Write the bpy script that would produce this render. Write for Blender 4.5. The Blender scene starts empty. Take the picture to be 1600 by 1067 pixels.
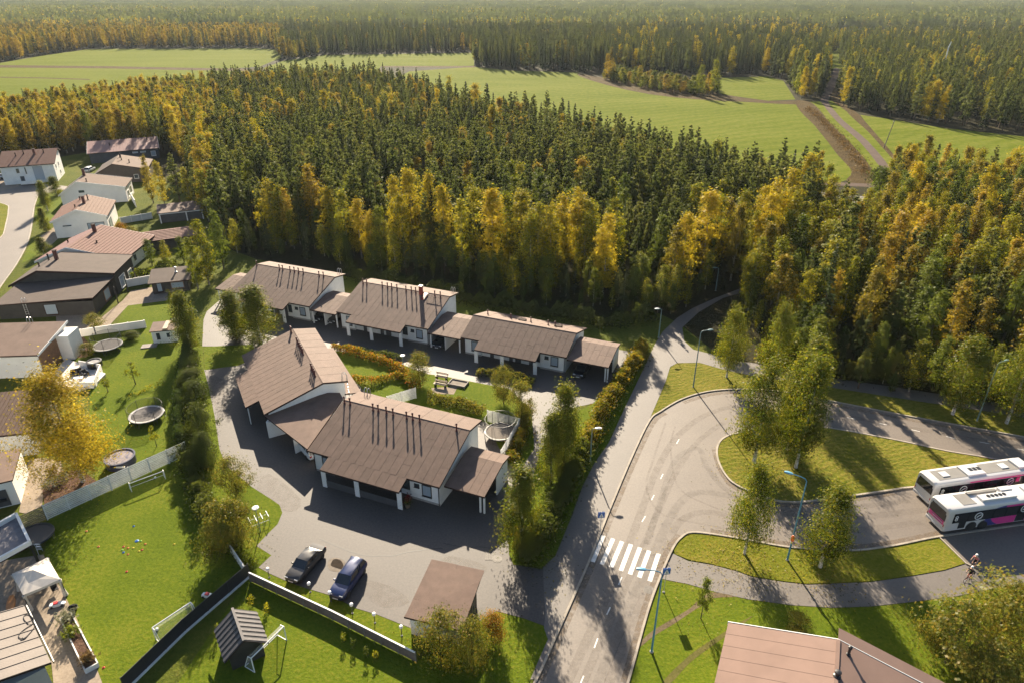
import bpy, bmesh, math, random
import numpy as np
from mathutils import Vector, Matrix

# ------------------------------------------------------------------ camera, sky, sun, exposure
SC = bpy.context.scene
COL = SC.collection
PI = math.pi
R_ = math.radians
CAM_H = 49.0
FOC = 1067.0                      # focal length in photo pixels (photo is 1600 wide)
PITCH = R_(27.2)
SIN, COS = math.sin(PITCH), math.cos(PITCH)

cam_data = bpy.data.cameras.new('camera')
cam = bpy.data.objects.new('camera', cam_data)
COL.objects.link(cam)
cam.location = (0, 0, CAM_H)
cam.rotation_euler = (R_(90) - PITCH, 0, 0)
cam_data.sensor_width = 36.0
cam_data.lens = 36.0 * FOC / 1600.0
cam_data.clip_start = 0.5
cam_data.clip_end = 20000
SC.camera = cam

HAZE = 0.42e-4
SUN_EL = 25.5
SUN_DIR = Vector((-0.144, 0.99, 0)).normalized()      # horizontal direction towards the sun
world = bpy.data.worlds.new('World')
SC.world = world
world.use_nodes = True
wn = world.node_tree.nodes
wl = world.node_tree.links
for n_ in list(wn):
    wn.remove(n_)
w_out = wn.new('ShaderNodeOutputWorld')
w_bg = wn.new('ShaderNodeBackground')
w_sky = wn.new('ShaderNodeTexSky')
w_sky.sky_type = 'NISHITA'
w_sky.sun_disc = False
w_sky.sun_elevation = R_(SUN_EL)
w_sky.sun_rotation = math.atan2(SUN_DIR.x, SUN_DIR.y)
w_sky.air_density = 1.0
w_sky.dust_density = 1.0
w_sky.ozone_density = 1.0
w_bg.inputs['Strength'].default_value = 0.05
wl.new(w_sky.outputs[0], w_bg.inputs[0])
wl.new(w_bg.outputs[0], w_out.inputs[0])

sun_data = bpy.data.lights.new('sun', 'SUN')
sun_data.energy = 5.0
sun_data.angle = R_(0.5)
sun_data.color = (1.0, 0.86, 0.66)
sun = bpy.data.objects.new('sun', sun_data)
COL.objects.link(sun)
to_sun = Vector((SUN_DIR.x * math.cos(R_(SUN_EL)), SUN_DIR.y * math.cos(R_(SUN_EL)), math.sin(R_(SUN_EL))))
sun.rotation_euler = to_sun.to_track_quat('Z', 'Y').to_euler()
sun.location = (0, 300, 200)

SC.view_settings.view_transform = 'Standard'
SC.view_settings.look = 'None'
SC.view_settings.gamma = 1.0
SC.view_settings.exposure = 1.75
SC.view_settings.use_curve_mapping = False
SC.render.engine = 'CYCLES'
cy = SC.cycles
cy.max_bounces = 8
cy.diffuse_bounces = 4
cy.glossy_bounces = 2
cy.transmission_bounces = 4
cy.transparent_max_bounces = 24
cy.volume_bounces = 0
cy.use_denoising = True
cy.sample_clamp_indirect = 6.0
cy.caustics_reflective = False
cy.caustics_refractive = False

RND = random.Random(11)
NPR = np.random.default_rng(5)

# ------------------------------------------------------------------ survey: photo point -> ground point in metres
def G(px, py, z=0.0):
    u = (px - 800.0) / FOC
    v = (py - 533.5) / FOC
    t = (CAM_H - z) / (SIN + v * COS)
    return (u * t, (COS - v * SIN) * t)

def G3(px, py, z=0.0):
    x, y = G(px, py, z)
    return Vector((x, y, z))

def PROJ(X, Y, Z):
    zc = Y * COS + (CAM_H - Z) * SIN
    yc = -Y * SIN + (CAM_H - Z) * COS
    return (800 + FOC * X / zc, 533.5 + FOC * yc / zc)

def tall(px, py, ytop):
    """height of an upright thing standing at a photo point and reaching up to ytop"""
    X, Y = G(px, py)
    lo, hi = 0.0, 48.0
    for _ in range(40):
        m = (lo + hi) / 2
        if PROJ(X, Y, m)[1] > ytop:
            lo = m
        else:
            hi = m
    return lo

def inside(x, y, poly):
    c = False
    n = len(poly)
    j = n - 1
    for i in range(n):
        xi, yi = poly[i]
        xj, yj = poly[j]
        if (yi > y) != (yj > y) and x < (xj - xi) * (y - yi) / (yj - yi + 1e-12) + xi:
            c = not c
        j = i
    return c

def smooth(pts, n=5, closed=False):
    """Catmull-Rom through the given points"""
    P = [Vector(p) for p in pts]
    out = []
    m = len(P)
    rng = range(m) if closed else range(m - 1)
    for i in rng:
        p0 = P[(i - 1) % m] if closed or i > 0 else P[i]
        p1 = P[i]
        p2 = P[(i + 1) % m]
        p3 = P[(i + 2) % m] if closed or i + 2 < m else P[(i + 1) % m]
        for k in range(n):
            t = k / n
            out.append(0.5 * ((2 * p1) + (-p0 + p2) * t + (2 * p0 - 5 * p1 + 4 * p2 - p3) * t * t + (-p0 + 3 * p1 - 3 * p2 + p3) * t ** 3))
    if not closed:
        out.append(P[-1])
    return out

# ------------------------------------------------------------------ materials
MATS = {}
def mat(name, color, rough=0.7, var=0.0, scale=3.0, bump=0.0, bscale=None, spec=0.5, metal=0.0, col2=None, obj=False, trans=None, coat=0.0):
    """principled material: base colour broken up by two noises (wear, dirt), fine relief"""
    if name in MATS:
        return MATS[name]
    m = bpy.data.materials.new(name)
    m.use_nodes = True
    nt = m.node_tree
    N, L = nt.nodes, nt.links
    b = N['Principled BSDF']
    b.inputs['Roughness'].default_value = rough
    b.inputs['Metallic'].default_value = metal
    b.inputs['Specular IOR Level'].default_value = spec
    b.inputs['Coat Weight'].default_value = coat
    tc = N.new('ShaderNodeTexCoord') if obj else N.new('ShaderNodeNewGeometry')
    vec = tc.outputs['Object'] if obj else tc.outputs['Position']
    c = tuple(color) + (1,)
    if var > 0 or col2:
        n1 = N.new('ShaderNodeTexNoise')
        n1.inputs['Scale'].default_value = scale
        n1.inputs['Detail'].default_value = 6
        n1.inputs['Roughness'].default_value = 0.65
        L.new(vec, n1.inputs['Vector'])
        mx = N.new('ShaderNodeMix')
        mx.data_type = 'RGBA'
        a_ = tuple(max(0, x * (1 - var)) for x in color) + (1,)
        b_ = (tuple(col2) + (1,)) if col2 else tuple(min(1, x * (1 + var)) for x in color) + (1,)
        mx.inputs[6].default_value = a_
        mx.inputs[7].default_value = b_
        rmp = N.new('ShaderNodeValToRGB')
        rmp.color_ramp.elements[0].position = 0.32
        rmp.color_ramp.elements[1].position = 0.68
        L.new(n1.outputs['Fac'], rmp.inputs[0])
        L.new(rmp.outputs[0], mx.inputs[0])
        L.new(mx.outputs[2], b.inputs['Base Color'])
    else:
        b.inputs['Base Color'].default_value = c
    if bump > 0:
        n2 = N.new('ShaderNodeTexNoise')
        n2.inputs['Scale'].default_value = bscale or scale * 6
        n2.inputs['Detail'].default_value = 3
        L.new(vec, n2.inputs['Vector'])
        bp = N.new('ShaderNodeBump')
        bp.inputs['Strength'].default_value = min(1.0, bump)
        bp.inputs['Distance'].default_value = 0.05 * max(1, bump)
        L.new(n2.outputs['Fac'], bp.inputs['Height'])
        L.new(bp.outputs[0], b.inputs['Normal'])
    MATS[name] = m
    return m

def ground_mat(name, stops, scale, fine, bump, bdist, rough=0.95, spec=0.05, stripe=None, stretch=None, blotch=0.5, sheen=0.0):
    """ground cover: three colours over a large and a fine noise, relief from the fine one; stripe = mowing rows (angle, width)"""
    m = bpy.data.materials.new(name)
    m.use_nodes = True
    nt = m.node_tree
    N, L = nt.nodes, nt.links
    b = N['Principled BSDF']
    b.inputs['Roughness'].default_value = rough
    b.inputs['Specular IOR Level'].default_value = spec
    if sheen:
        b.inputs['Sheen Weight'].default_value = sheen
        b.inputs['Sheen Roughness'].default_value = 0.6
        b.inputs['Sheen Tint'].default_value = stops[-1] + (1,)
    geo = N.new('ShaderNodeNewGeometry')
    vec = geo.outputs['Position']
    if stretch:
        mp = N.new('ShaderNodeMapping')
        mp.inputs['Rotation'].default_value = (0, 0, stretch[0])
        mp.inputs['Scale'].default_value = (stretch[1], stretch[2], 1)
        L.new(vec, mp.inputs['Vector'])
        vec = mp.outputs[0]
    n1 = N.new('ShaderNodeTexNoise')
    n1.inputs['Scale'].default_value = scale
    n1.inputs['Detail'].default_value = 7
    n1.inputs['Roughness'].default_value = 0.6
    L.new(vec, n1.inputs['Vector'])
    n2 = N.new('ShaderNodeTexNoise')
    n2.inputs['Scale'].default_value = fine
    n2.inputs['Detail'].default_value = 4
    n2.inputs['Roughness'].default_value = 0.7
    L.new(geo.outputs['Position'], n2.inputs['Vector'])
    ad = N.new('ShaderNodeMix')
    ad.data_type = 'FLOAT'
    ad.inputs[0].default_value = blotch
    L.new(n1.outputs['Fac'], ad.inputs[2])
    L.new(n2.outputs['Fac'], ad.inputs[3])
    src = ad.outputs[0]
    if stripe:
        mp2 = N.new('ShaderNodeMapping')
        mp2.inputs['Rotation'].default_value = (0, 0, stripe[0])
        L.new(geo.outputs['Position'], mp2.inputs['Vector'])
        wv = N.new('ShaderNodeTexWave')
        wv.inputs['Scale'].default_value = stripe[1]
        wv.inputs['Distortion'].default_value = stripe[2]
        wv.inputs['Detail'].default_value = 3
        wv.inputs['Detail Scale'].default_value = 0.6
        L.new(mp2.outputs[0], wv.inputs['Vector'])
        ma = N.new('ShaderNodeMath')
        ma.operation = 'MULTIPLY_ADD'
        ma.inputs[1].default_value = stripe[3]
        L.new(wv.outputs['Fac'], ma.inputs[0])
        L.new(src, ma.inputs[2])
        src = ma.outputs[0]
    rp = N.new('ShaderNodeValToRGB')
    e = rp.color_ramp.elements
    e[0].position, e[1].position = 0.34, 0.68
    e[0].color = stops[0] + (1,)
    e[1].color = stops[-1] + (1,)
    if len(stops) > 2:
        x = e.new(0.5)
        x.color = stops[1] + (1,)
    L.new(src, rp.inputs[0])
    L.new(rp.outputs[0], b.inputs['Base Color'])
    bp = N.new('ShaderNodeBump')
    bp.inputs['Strength'].default_value = bump
    bp.inputs['Distance'].default_value = bdist
    h = N.new('ShaderNodeMath')
    h.operation = 'ADD'
    L.new(n2.outputs['Fac'], h.inputs[0])
    L.new(src, h.inputs[1])
    L.new(h.outputs[0], bp.inputs['Height'])
    L.new(bp.outputs[0], b.inputs['Normal'])
    MATS[name] = m
    return m

def leaf_mat(name, dark, mid, light, transl=0.42, per_tree=0.5, warm=None):
    """foliage: colour varies from tree to tree and from leaf spray to leaf spray, light passes through the leaves"""
    m = bpy.data.materials.new(name)
    m.use_nodes = True
    nt = m.node_tree
    N, L = nt.nodes, nt.links
    for n in list(N):
        N.remove(n)
    out = N.new('ShaderNodeOutputMaterial')
    oi = N.new('ShaderNodeObjectInfo')
    geo = N.new('ShaderNodeNewGeometry')
    mixf = N.new('ShaderNodeMix')
    mixf.data_type = 'FLOAT'
    mixf.inputs[0].default_value = 1 - per_tree
    L.new(oi.outputs['Random'], mixf.inputs[2])
    L.new(geo.outputs['Random Per Island'], mixf.inputs[3])
    rp = N.new('ShaderNodeValToRGB')
    e = rp.color_ramp.elements
    e[0].position, e[1].position = 0.12, 0.9
    e[0].color = dark + (1,)
    e[1].color = light + (1,)
    x = e.new(0.5)
    x.color = mid + (1,)
    if warm:
        x2 = e.new(0.78)
        x2.color = warm + (1,)
    L.new(mixf.outputs[0], rp.inputs[0])
    di = N.new('ShaderNodeBsdfDiffuse')
    tr = N.new('ShaderNodeBsdfTranslucent')
    gl = N.new('ShaderNodeBsdfGlossy')
    gl.inputs['Roughness'].default_value = 0.45
    gl.inputs['Color'].default_value = (0.9, 0.9, 0.9, 1)
    L.new(rp.outputs[0], di.inputs['Color'])
    L.new(rp.outputs[0], tr.inputs['Color'])
    ms = N.new('ShaderNodeMixShader')
    ms.inputs[0].default_value = transl
    L.new(di.outputs[0], ms.inputs[1])
    L.new(tr.outputs[0], ms.inputs[2])
    m2 = N.new('ShaderNodeMixShader')
    m2.inputs[0].default_value = 0.012
    L.new(ms.outputs[0], m2.inputs[1])
    L.new(gl.outputs[0], m2.inputs[2])
    gap = N.new('ShaderNodeBsdfTransparent')
    m3 = N.new('ShaderNodeMixShader')
    m3.inputs[0].default_value = LEAF_GAP
    L.new(m2.outputs[0], m3.inputs[1])
    L.new(gap.outputs[0], m3.inputs[2])
    L.new(m3.outputs[0], out.inputs['Surface'])
    MATS[name] = m
    return m

LEAF_GAP = 0.4
def worn_mat(name, color, amount, scale):
    """thin wear on asphalt (tyre tracks, silt): breaks up with a noise so that the road shows through"""
    m = bpy.data.materials.new(name)
    m.use_nodes = True
    N, L = m.node_tree.nodes, m.node_tree.links
    b = N['Principled BSDF']
    b.inputs['Base Color'].default_value = color + (1,)
    b.inputs['Roughness'].default_value = .75
    g = N.new('ShaderNodeNewGeometry')
    n = N.new('ShaderNodeTexNoise')
    n.inputs['Scale'].default_value = scale
    n.inputs['Detail'].default_value = 7
    n.inputs['Roughness'].default_value = .75
    L.new(g.outputs['Position'], n.inputs['Vector'])
    r = N.new('ShaderNodeMapRange')
    r.inputs['From Min'].default_value = .36
    r.inputs['From Max'].default_value = .66
    r.inputs['To Max'].default_value = amount
    L.new(n.outputs['Fac'], r.inputs[0])
    L.new(r.outputs[0], b.inputs['Alpha'])
    MATS[name] = m
    return m

def net_mat(name, color, alpha):
    m = bpy.data.materials.new(name)
    m.use_nodes = True
    b = m.node_tree.nodes['Principled BSDF']
    b.inputs['Base Color'].default_value = color + (1,)
    b.inputs['Alpha'].default_value = alpha
    b.inputs['Roughness'].default_value = 0.8
    MATS[name] = m
    return m

# ------------------------------------------------------------------ mesh builder
class MB:
    def __init__(self):
        self.v = []
        self.f = []
        self.m = []
        self.mats = []
        self.cur = 0
    def use(self, material):
        if material not in self.mats:
            self.mats.append(material)
        self.cur = self.mats.index(material)
        return self
    def add(self, vs, fs):
        o = len(self.v)
        self.v += [tuple(p) for p in vs]
        for f in fs:
            self.f.append(tuple(i + o for i in f))
            self.m.append(self.cur)
        return self
    def box(self, c, s, rz=0.0, M=None):
        hx, hy, hz = s[0] / 2, s[1] / 2, s[2] / 2
        vs = [Vector((x * hx, y * hy, z * hz)) for z in (-1, 1) for y in (-1, 1) for x in (-1, 1)]
        if M is not None:
            vs = [M @ p for p in vs]
        elif rz:
            q = Matrix.Rotation(rz, 3, 'Z')
            vs = [q @ p for p in vs]
        vs = [p + Vector(c) for p in vs]
        return self.add(vs, [(0, 2, 3, 1), (4, 5, 7, 6), (0, 1, 5, 4), (2, 6, 7, 3), (0, 4, 6, 2), (1, 3, 7, 5)])
    def b2(self, lo, hi):
        return self.box([(lo[i] + hi[i]) / 2 for i in range(3)], [abs(hi[i] - lo[i]) for i in range(3)])
    def prism(self, poly, vec):
        """closed polygon (3D points) swept along vec"""
        n = len(poly)
        P = [Vector(p) for p in poly]
        Q = [p + Vector(vec) for p in P]
        fs = [tuple(range(n - 1, -1, -1)), tuple(range(n, 2 * n))]
        for i in range(n):
            j = (i + 1) % n
            fs.append((i, j, n + j, n + i))
        return self.add(P + Q, fs)
    def tube(self, pts, r, n=8, cap=True):
        """round bar along a polyline; r a number or one per point"""
        P = [Vector(p) for p in pts]
        k = len(P)
        rs = r if isinstance(r, (list, tuple)) else [r] * k
        vs = []
        for i, p in enumerate(P):
            d = (P[min(i + 1, k - 1)] - P[max(i - 1, 0)]).normalized()
            a = d.orthogonal().normalized() if i == 0 else (a - d * a.dot(d)).normalized()
            b = d.cross(a)
            for j in range(n):
                t = 2 * PI * j / n
                vs.append(p + (a * math.cos(t) + b * math.sin(t)) * rs[i])
        fs = []
        for i in range(k - 1):
            for j in range(n):
                q = (j + 1) % n
                fs.append((i * n + j, i * n + q, (i + 1) * n + q, (i + 1) * n + j))
        if cap:
            fs.append(tuple(range(n - 1, -1, -1)))
            fs.append(tuple((k - 1) * n + j for j in range(n)))
        return self.add(vs, fs)
    def lathe(self, prof, n=16, c=(0, 0, 0), sx=1.0, sy=1.0):
        vs, fs = [], []
        k = len(prof)
        for (r, z) in prof:
            for j in range(n):
                t = 2 * PI * j / n
                vs.append((c[0] + r * math.cos(t) * sx, c[1] + r * math.sin(t) * sy, c[2] + z))
        for i in range(k - 1):
            for j in range(n):
                q = (j + 1) % n
                fs.append((i * n + j, i * n + q, (i + 1) * n + q, (i + 1) * n + j))
        fs.append(tuple(range(n - 1, -1, -1)))
        fs.append(tuple((k - 1) * n + j for j in range(n)))
        return self.add(vs, fs)
    def loft(self, rings, cap=True):
        n = len(rings[0])
        vs = [p for r in rings for p in r]
        fs = []
        for i in range(len(rings) - 1):
            for j in range(n):
                q = (j + 1) % n
                fs.append((i * n + j, i * n + q, (i + 1) * n + q, (i + 1) * n + j))
        if cap:
            fs.append(tuple(range(n - 1, -1, -1)))
            fs.append(tuple((len(rings) - 1) * n + j for j in range(n)))
        return self.add(vs, fs)
    def mesh(self, name, smooth_=False, bevel=0.0):
        me = bpy.data.meshes.new(name)
        me.from_pydata(self.v, [], self.f)
        for m in self.mats:
            me.materials.append(m)
        if len(self.mats) > 1:
            me.polygons.foreach_set('material_index', self.m)
        bm = bmesh.new()
        bm.from_mesh(me)
        bmesh.ops.recalc_face_normals(bm, faces=bm.faces)
        if bevel > 0:
            ed = [e for e in bm.edges if len(e.link_faces) == 2 and e.calc_face_angle(0) > 0.5]
            bmesh.ops.bevel(bm, geom=ed, offset=bevel, segments=2, affect='EDGES', profile=0.6)
        bm.to_mesh(me)
        bm.free()
        if smooth_:
            me.polygons.foreach_set('use_smooth', [True] * len(me.polygons))
            try:
                me.set_sharp_from_angle(angle=R_(38))
            except Exception:
                pass
        me.update()
        return me
    def build(self, name, material=None, parent=None, smooth_=False, bevel=0.0, loc=None):
        if material is not None:
            if not self.mats:
                self.mats = [material]
                self.m = [0] * len(self.f)
        me = self.mesh(name, smooth_, bevel)
        o = bpy.data.objects.new(name, me)
        COL.objects.link(o)
        if parent is not None:
            o.parent = parent
        if loc is not None:
            o.location = loc
        return o

def link_mesh(name, me, parent=None, loc=(0, 0, 0), rz=0.0, sc=1.0):
    o = bpy.data.objects.new(name, me)
    COL.objects.link(o)
    o.parent = parent
    o.location = loc
    o.rotation_euler = (0, 0, rz)
    if sc != 1.0:
        o.scale = (sc, sc, sc)
    return o

def thing(name, label, cat, loc=(0, 0, 0), rz=0.0, group=None):
    o = bpy.data.objects.new(name, None)
    COL.objects.link(o)
    o.location = loc
    o.rotation_euler = (0, 0, rz)
    o['label'] = label
    o['category'] = cat
    if group:
        o['group'] = group
    return o

def tag(o, label, cat, group=None):
    o['label'] = label
    o['category'] = cat
    if group:
        o['group'] = group
    return o

CHILD = {}
def kids(o):
    return [c for c in bpy.data.objects if c.parent == o]

def dup(root, loc, rz, label, group=None, tree=None):
    """copy of a thing with copies of its parts and sub-parts (meshes shared)"""
    r = root.copy()
    COL.objects.link(r)
    r.location = loc
    r.rotation_euler = (0, 0, rz)
    r['label'] = label
    if group:
        r['group'] = group
    for ch in root.children:
        c = ch.copy()
        COL.objects.link(c)
        c.parent = r
        for g in ch.children:
            d = g.copy()
            COL.objects.link(d)
            d.parent = c
    return r

def structure(o):
    o['kind'] = 'structure'
    return o

def stuff(o):
    o['kind'] = 'stuff'
    return o

def poly_mesh(name, pts, z, material, parent=None, depth=0.0):
    """flat sheet (or slab with its rim) over a ground outline"""
    bm = bmesh.new()
    vs = [bm.verts.new((p[0], p[1], z)) for p in pts]
    f = bm.faces.new(vs)
    f.normal_update()
    if f.normal.z < 0:
        f.normal_flip()
    if depth > 0:
        n = len(vs)
        lo = [bm.verts.new((p[0], p[1], z - depth)) for p in pts]
        for i in range(n):
            j = (i + 1) % n
            bm.faces.new((vs[i], lo[i], lo[j], vs[j]))
    bmesh.ops.triangulate(bm, faces=[f])
    if depth > 0:
        bmesh.ops.recalc_face_normals(bm, faces=bm.faces)
        up = [x for x in bm.faces if abs(x.normal.z) > 0.9]
        if up and up[0].normal.z < 0:
            bmesh.ops.reverse_faces(bm, faces=bm.faces)
    me = bpy.data.meshes.new(name)
    bm.to_mesh(me)
    bm.free()
    me.materials.append(material)
    o = bpy.data.objects.new(name, me)
    COL.objects.link(o)
    o.parent = parent
    return o

def px_poly(pts, sm=0, closed=True):
    w = [Vector(G(*p)) for p in pts]
    if sm:
        w = smooth(w, sm, closed)
    return [(p.x, p.y) for p in w]

def sheet(name, pts, z, material, sm=0, depth=0.0):
    return structure(poly_mesh(name, px_poly(pts, sm), z, material, None, depth))

def ribbon(name, line, w, h, material, z0=0.0, parent=None, close=False):
    """kerb or strip with a rectangular section along a ground line"""
    P = [Vector((p[0], p[1])) for p in line]
    k = len(P)
    mb = MB()
    rings = []
    for i in range(k):
        a = P[(i - 1) % k] if (close or i > 0) else P[i]
        b = P[(i + 1) % k] if (close or i < k - 1) else P[i]
        d = (b - a).normalized()
        n = Vector((-d.y, d.x)) * (w / 2)
        rings.append([(P[i].x + n.x, P[i].y + n.y, z0), (P[i].x + n.x, P[i].y + n.y, z0 + h),
                      (P[i].x - n.x, P[i].y - n.y, z0 + h), (P[i].x - n.x, P[i].y - n.y, z0)])
    if close:
        rings.append(rings[0])
    mb.loft(rings, cap=not close)
    return mb.build(name, material, parent)

# ------------------------------------------------------------------ ground materials
M_floor = ground_mat('forest_floor', [(0.016, 0.017, 0.008), (0.03, 0.028, 0.012), (0.05, 0.042, 0.018)], 0.08, 1.6, 0.6, 0.3)
M_rough = ground_mat('rough_grass', [(0.05, 0.068, 0.01), (0.085, 0.1, 0.014), (0.14, 0.125, 0.03)], 0.12, 2.2, 0.6, 0.2)
M_lawn = ground_mat('lawn_grass', [(0.058, 0.088, 0.006), (0.09, 0.122, 0.008), (0.16, 0.158, 0.018)], 0.16, 3.2, 0.55, 0.09, blotch=0.62)
M_lawn2 = ground_mat('verge_grass', [(0.08, 0.098, 0.008), (0.128, 0.134, 0.013), (0.22, 0.168, 0.036)], 0.24, 3.0, 0.6, 0.1, blotch=0.6, stretch=(R_(10), 0.7, 1.3))
M_isle = ground_mat('mown_verge', [(0.07, 0.086, 0.009), (0.118, 0.124, 0.014), (0.19, 0.16, 0.03)], 0.18, 2.5, 0.8, 0.12, blotch=0.6, stripe=(R_(75), 0.42, 16.0, 0.12))
M_field = ground_mat('hay_field', [(0.062, 0.085, 0.005), (0.1, 0.125, 0.01), (0.155, 0.16, 0.03)], 0.02, 0.5, 0.7, 0.22, rough=1.0, spec=0.02, blotch=0.6, stripe=(R_(62), 0.05, 7.0, 0.07), stretch=(R_(-18), 0.6, 1.9))
M_ditch = ground_mat('dry_growth', [(0.035, 0.028, 0.01), (0.075, 0.05, 0.018), (0.12, 0.085, 0.035)], 0.25, 1.5, 1.0, 0.4)
M_asph = ground_mat('asphalt', [(0.112, 0.093, 0.077), (0.145, 0.12, 0.099), (0.178, 0.147, 0.12)], 0.16, 5.0, 0.25, 0.02, rough=0.62, spec=0.5, blotch=0.7)
M_yard = ground_mat('yard_asphalt', [(0.052, 0.045, 0.041), (0.072, 0.061, 0.054), (0.098, 0.082, 0.07)], 0.13, 5.0, 0.25, 0.02, rough=0.66, spec=0.45, blotch=0.75)
M_path = ground_mat('path_asphalt', [(0.095, 0.083, 0.073), (0.122, 0.106, 0.093), (0.15, 0.13, 0.113)], 0.2, 5.0, 0.25, 0.02, rough=0.64, spec=0.5, blotch=0.7)
M_gravel = ground_mat('gravel', [(0.07, 0.05, 0.04), (0.1, 0.074, 0.06), (0.13, 0.097, 0.08)], 0.3, 3.0, 0.5, 0.05)
M_dirt = ground_mat('bare_earth', [(0.09, 0.07, 0.04), (0.13, 0.1, 0.06), (0.17, 0.13, 0.085)], 0.5, 4.0, 0.5, 0.05)
M_pav = ground_mat('pale_paving', [(0.2, 0.16, 0.12), (0.27, 0.22, 0.17), (0.34, 0.28, 0.22)], 0.5, 4.0, 0.3, 0.03)
M_bark = ground_mat('bark_mulch', [(0.06, 0.035, 0.022), (0.11, 0.065, 0.045), (0.17, 0.11, 0.08)], 1.2, 6.0, 0.9, 0.12)
M_kerb = mat('kerb_stone', (0.3, 0.26, 0.21), 0.8, 0.25, 1.2, 0.3)
M_paint = mat('road_paint', (0.62, 0.6, 0.56), 0.6, 0.22, 2.2, 0.2)
M_tar = mat('tar_seal', (0.012, 0.012, 0.012), 0.6)

# ------------------------------------------------------------------ terrain, fields and far land
gm = MB()
S_ = 7000
gm.add([(-S_, -400, 0), (S_, -400, 0), (S_, S_, 0), (-S_, S_, 0)], [(0, 1, 2, 3)])
structure(gm.build('ground', M_floor))

sheet('village_grass', [(-900, 1700), (-320, 290), (0, 262), (140, 238), (300, 300), (345, 385), (400, 405), (560, 436), (720, 468), (900, 500), (1030, 490), (1060, 505), (1130, 560), (1290, 590), (1600, 640), (2100, 720), (2600, 1700)], 0.006, M_rough)

FIELD_MAIN = [(640, 112), (741, 105), (800, 111), (904, 114), (906, 119), (952, 131), (1015, 144), (1091, 153), (1124, 150), (1162, 158), (1200, 160), (1243, 159), (1252, 173), (1273, 197), (1294, 223), (1309, 243), (1331, 268), (1325, 281), (1180, 330), (900, 260), (700, 185), (560, 150)]
sheet('hay_field', FIELD_MAIN, 0.012, M_field)
sheet('hay_field', [(1129, 122), (1200, 120), (1224, 127), (1243, 156), (1200, 158), (1162, 156), (1124, 148), (1118, 130)], 0.012, M_field)
sheet('hay_field', [(1344, 180), (1392, 187), (1478, 201), (1600, 214), (1900, 240), (1900, 330), (1500, 300), (1430, 280), (1407, 254), (1380, 225), (1356, 196)], 0.012, M_field)
sheet('hay_field', [(-200, 122), (-60, 108), (0, 99), (76, 86), (142, 77), (400, 76), (430, 78), (441, 90), (405, 105), (350, 108), (170, 104), (0, 102.5)], 0.012, M_field)
sheet('hay_field', [(-300, 112), (0, 106), (170, 107.5), (300, 110), (420, 112), (420, 150), (300, 160), (160, 185), (0, 240), (-400, 330)], 0.012, M_field)
sheet('hay_field', [(412, 107), (441, 96), (506, 86.5), (577, 85.5), (740, 83), (741, 103.5), (595, 104.5), (560, 150), (430, 150)], 0.012, M_field)
sheet('hay_field', [(1284, 76), (1322, 76), (1318, 108), (1290, 108)], 0.012, M_field)
sheet('verge_grass', [(1262, 160), (1300, 158), (1330, 180), (1372, 220), (1414, 268), (1400, 290), (1330, 285)], 0.014, M_field, 0)
sheet('ditch', [(1243, 158), (1266, 160), (1283, 175), (1296, 192), (1330, 225), (1364, 268), (1356, 290), (1322, 284), (1331, 268), (1309, 243), (1294, 223), (1273, 197), (1250, 174)], 0.016, M_ditch, 3)
sheet('ditch', [(1318, 164), (1332, 172), (1346, 184), (1362, 202), (1400, 246), (1404, 252), (1396, 250), (1356, 206), (1338, 190), (1322, 174)], 0.016, M_ditch, 3)
sheet('verge_grass', [(1300, 128), (1316, 160), (1346, 182), (1330, 184), (1312, 172), (1298, 160)], 0.013, M_ditch, 0)
sheet('ditch', [(0, 102.3), (170, 104.2), (350, 107.5), (420, 109), (420, 112.5), (300, 110.3), (170, 107.6), (0, 106.2)], 0.02, M_ditch)
sheet('ditch', [(0, 120.5), (60, 121.5), (140, 124), (140, 125.5), (60, 123), (0, 122)], 0.02, M_ditch)
sheet('ditch', [(595, 103.6), (742, 103.8), (742, 106), (595, 105.6)], 0.02, M_ditch)
sheet('ditch', [(904, 115), (930, 120), (1020, 133), (1110, 145), (1200, 158), (1245, 158), (1245, 164), (1165, 160), (1090, 156), (1015, 148), (950, 134), (906, 120)], 0.02, M_ditch, 2)
sheet('gravel_road', [(1309, 108), (1313, 120), (1297, 150), (1295, 162), (1303, 172), (1319, 190), (1356, 221), (1394, 267), (1382, 269), (1344, 223), (1307, 190), (1287, 165), (1283, 153), (1300, 119), (1303, 108)], 0.024, M_gravel, 3)
sheet('farm_lane', [(1240, 284), (1290, 284.5), (1362, 288), (1420, 292), (1420, 297), (1362, 293), (1290, 290), (1240, 290)], 0.024, M_gravel)
sheet('connecting_road', [(1200, 298), (1288, 301), (1364, 309), (1480, 318), (1480, 326), (1366, 318), (1350, 345), (1330, 375), (1318, 370), (1340, 330), (1330, 312), (1288, 306), (1200, 304)], 0.024, M_path)

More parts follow.
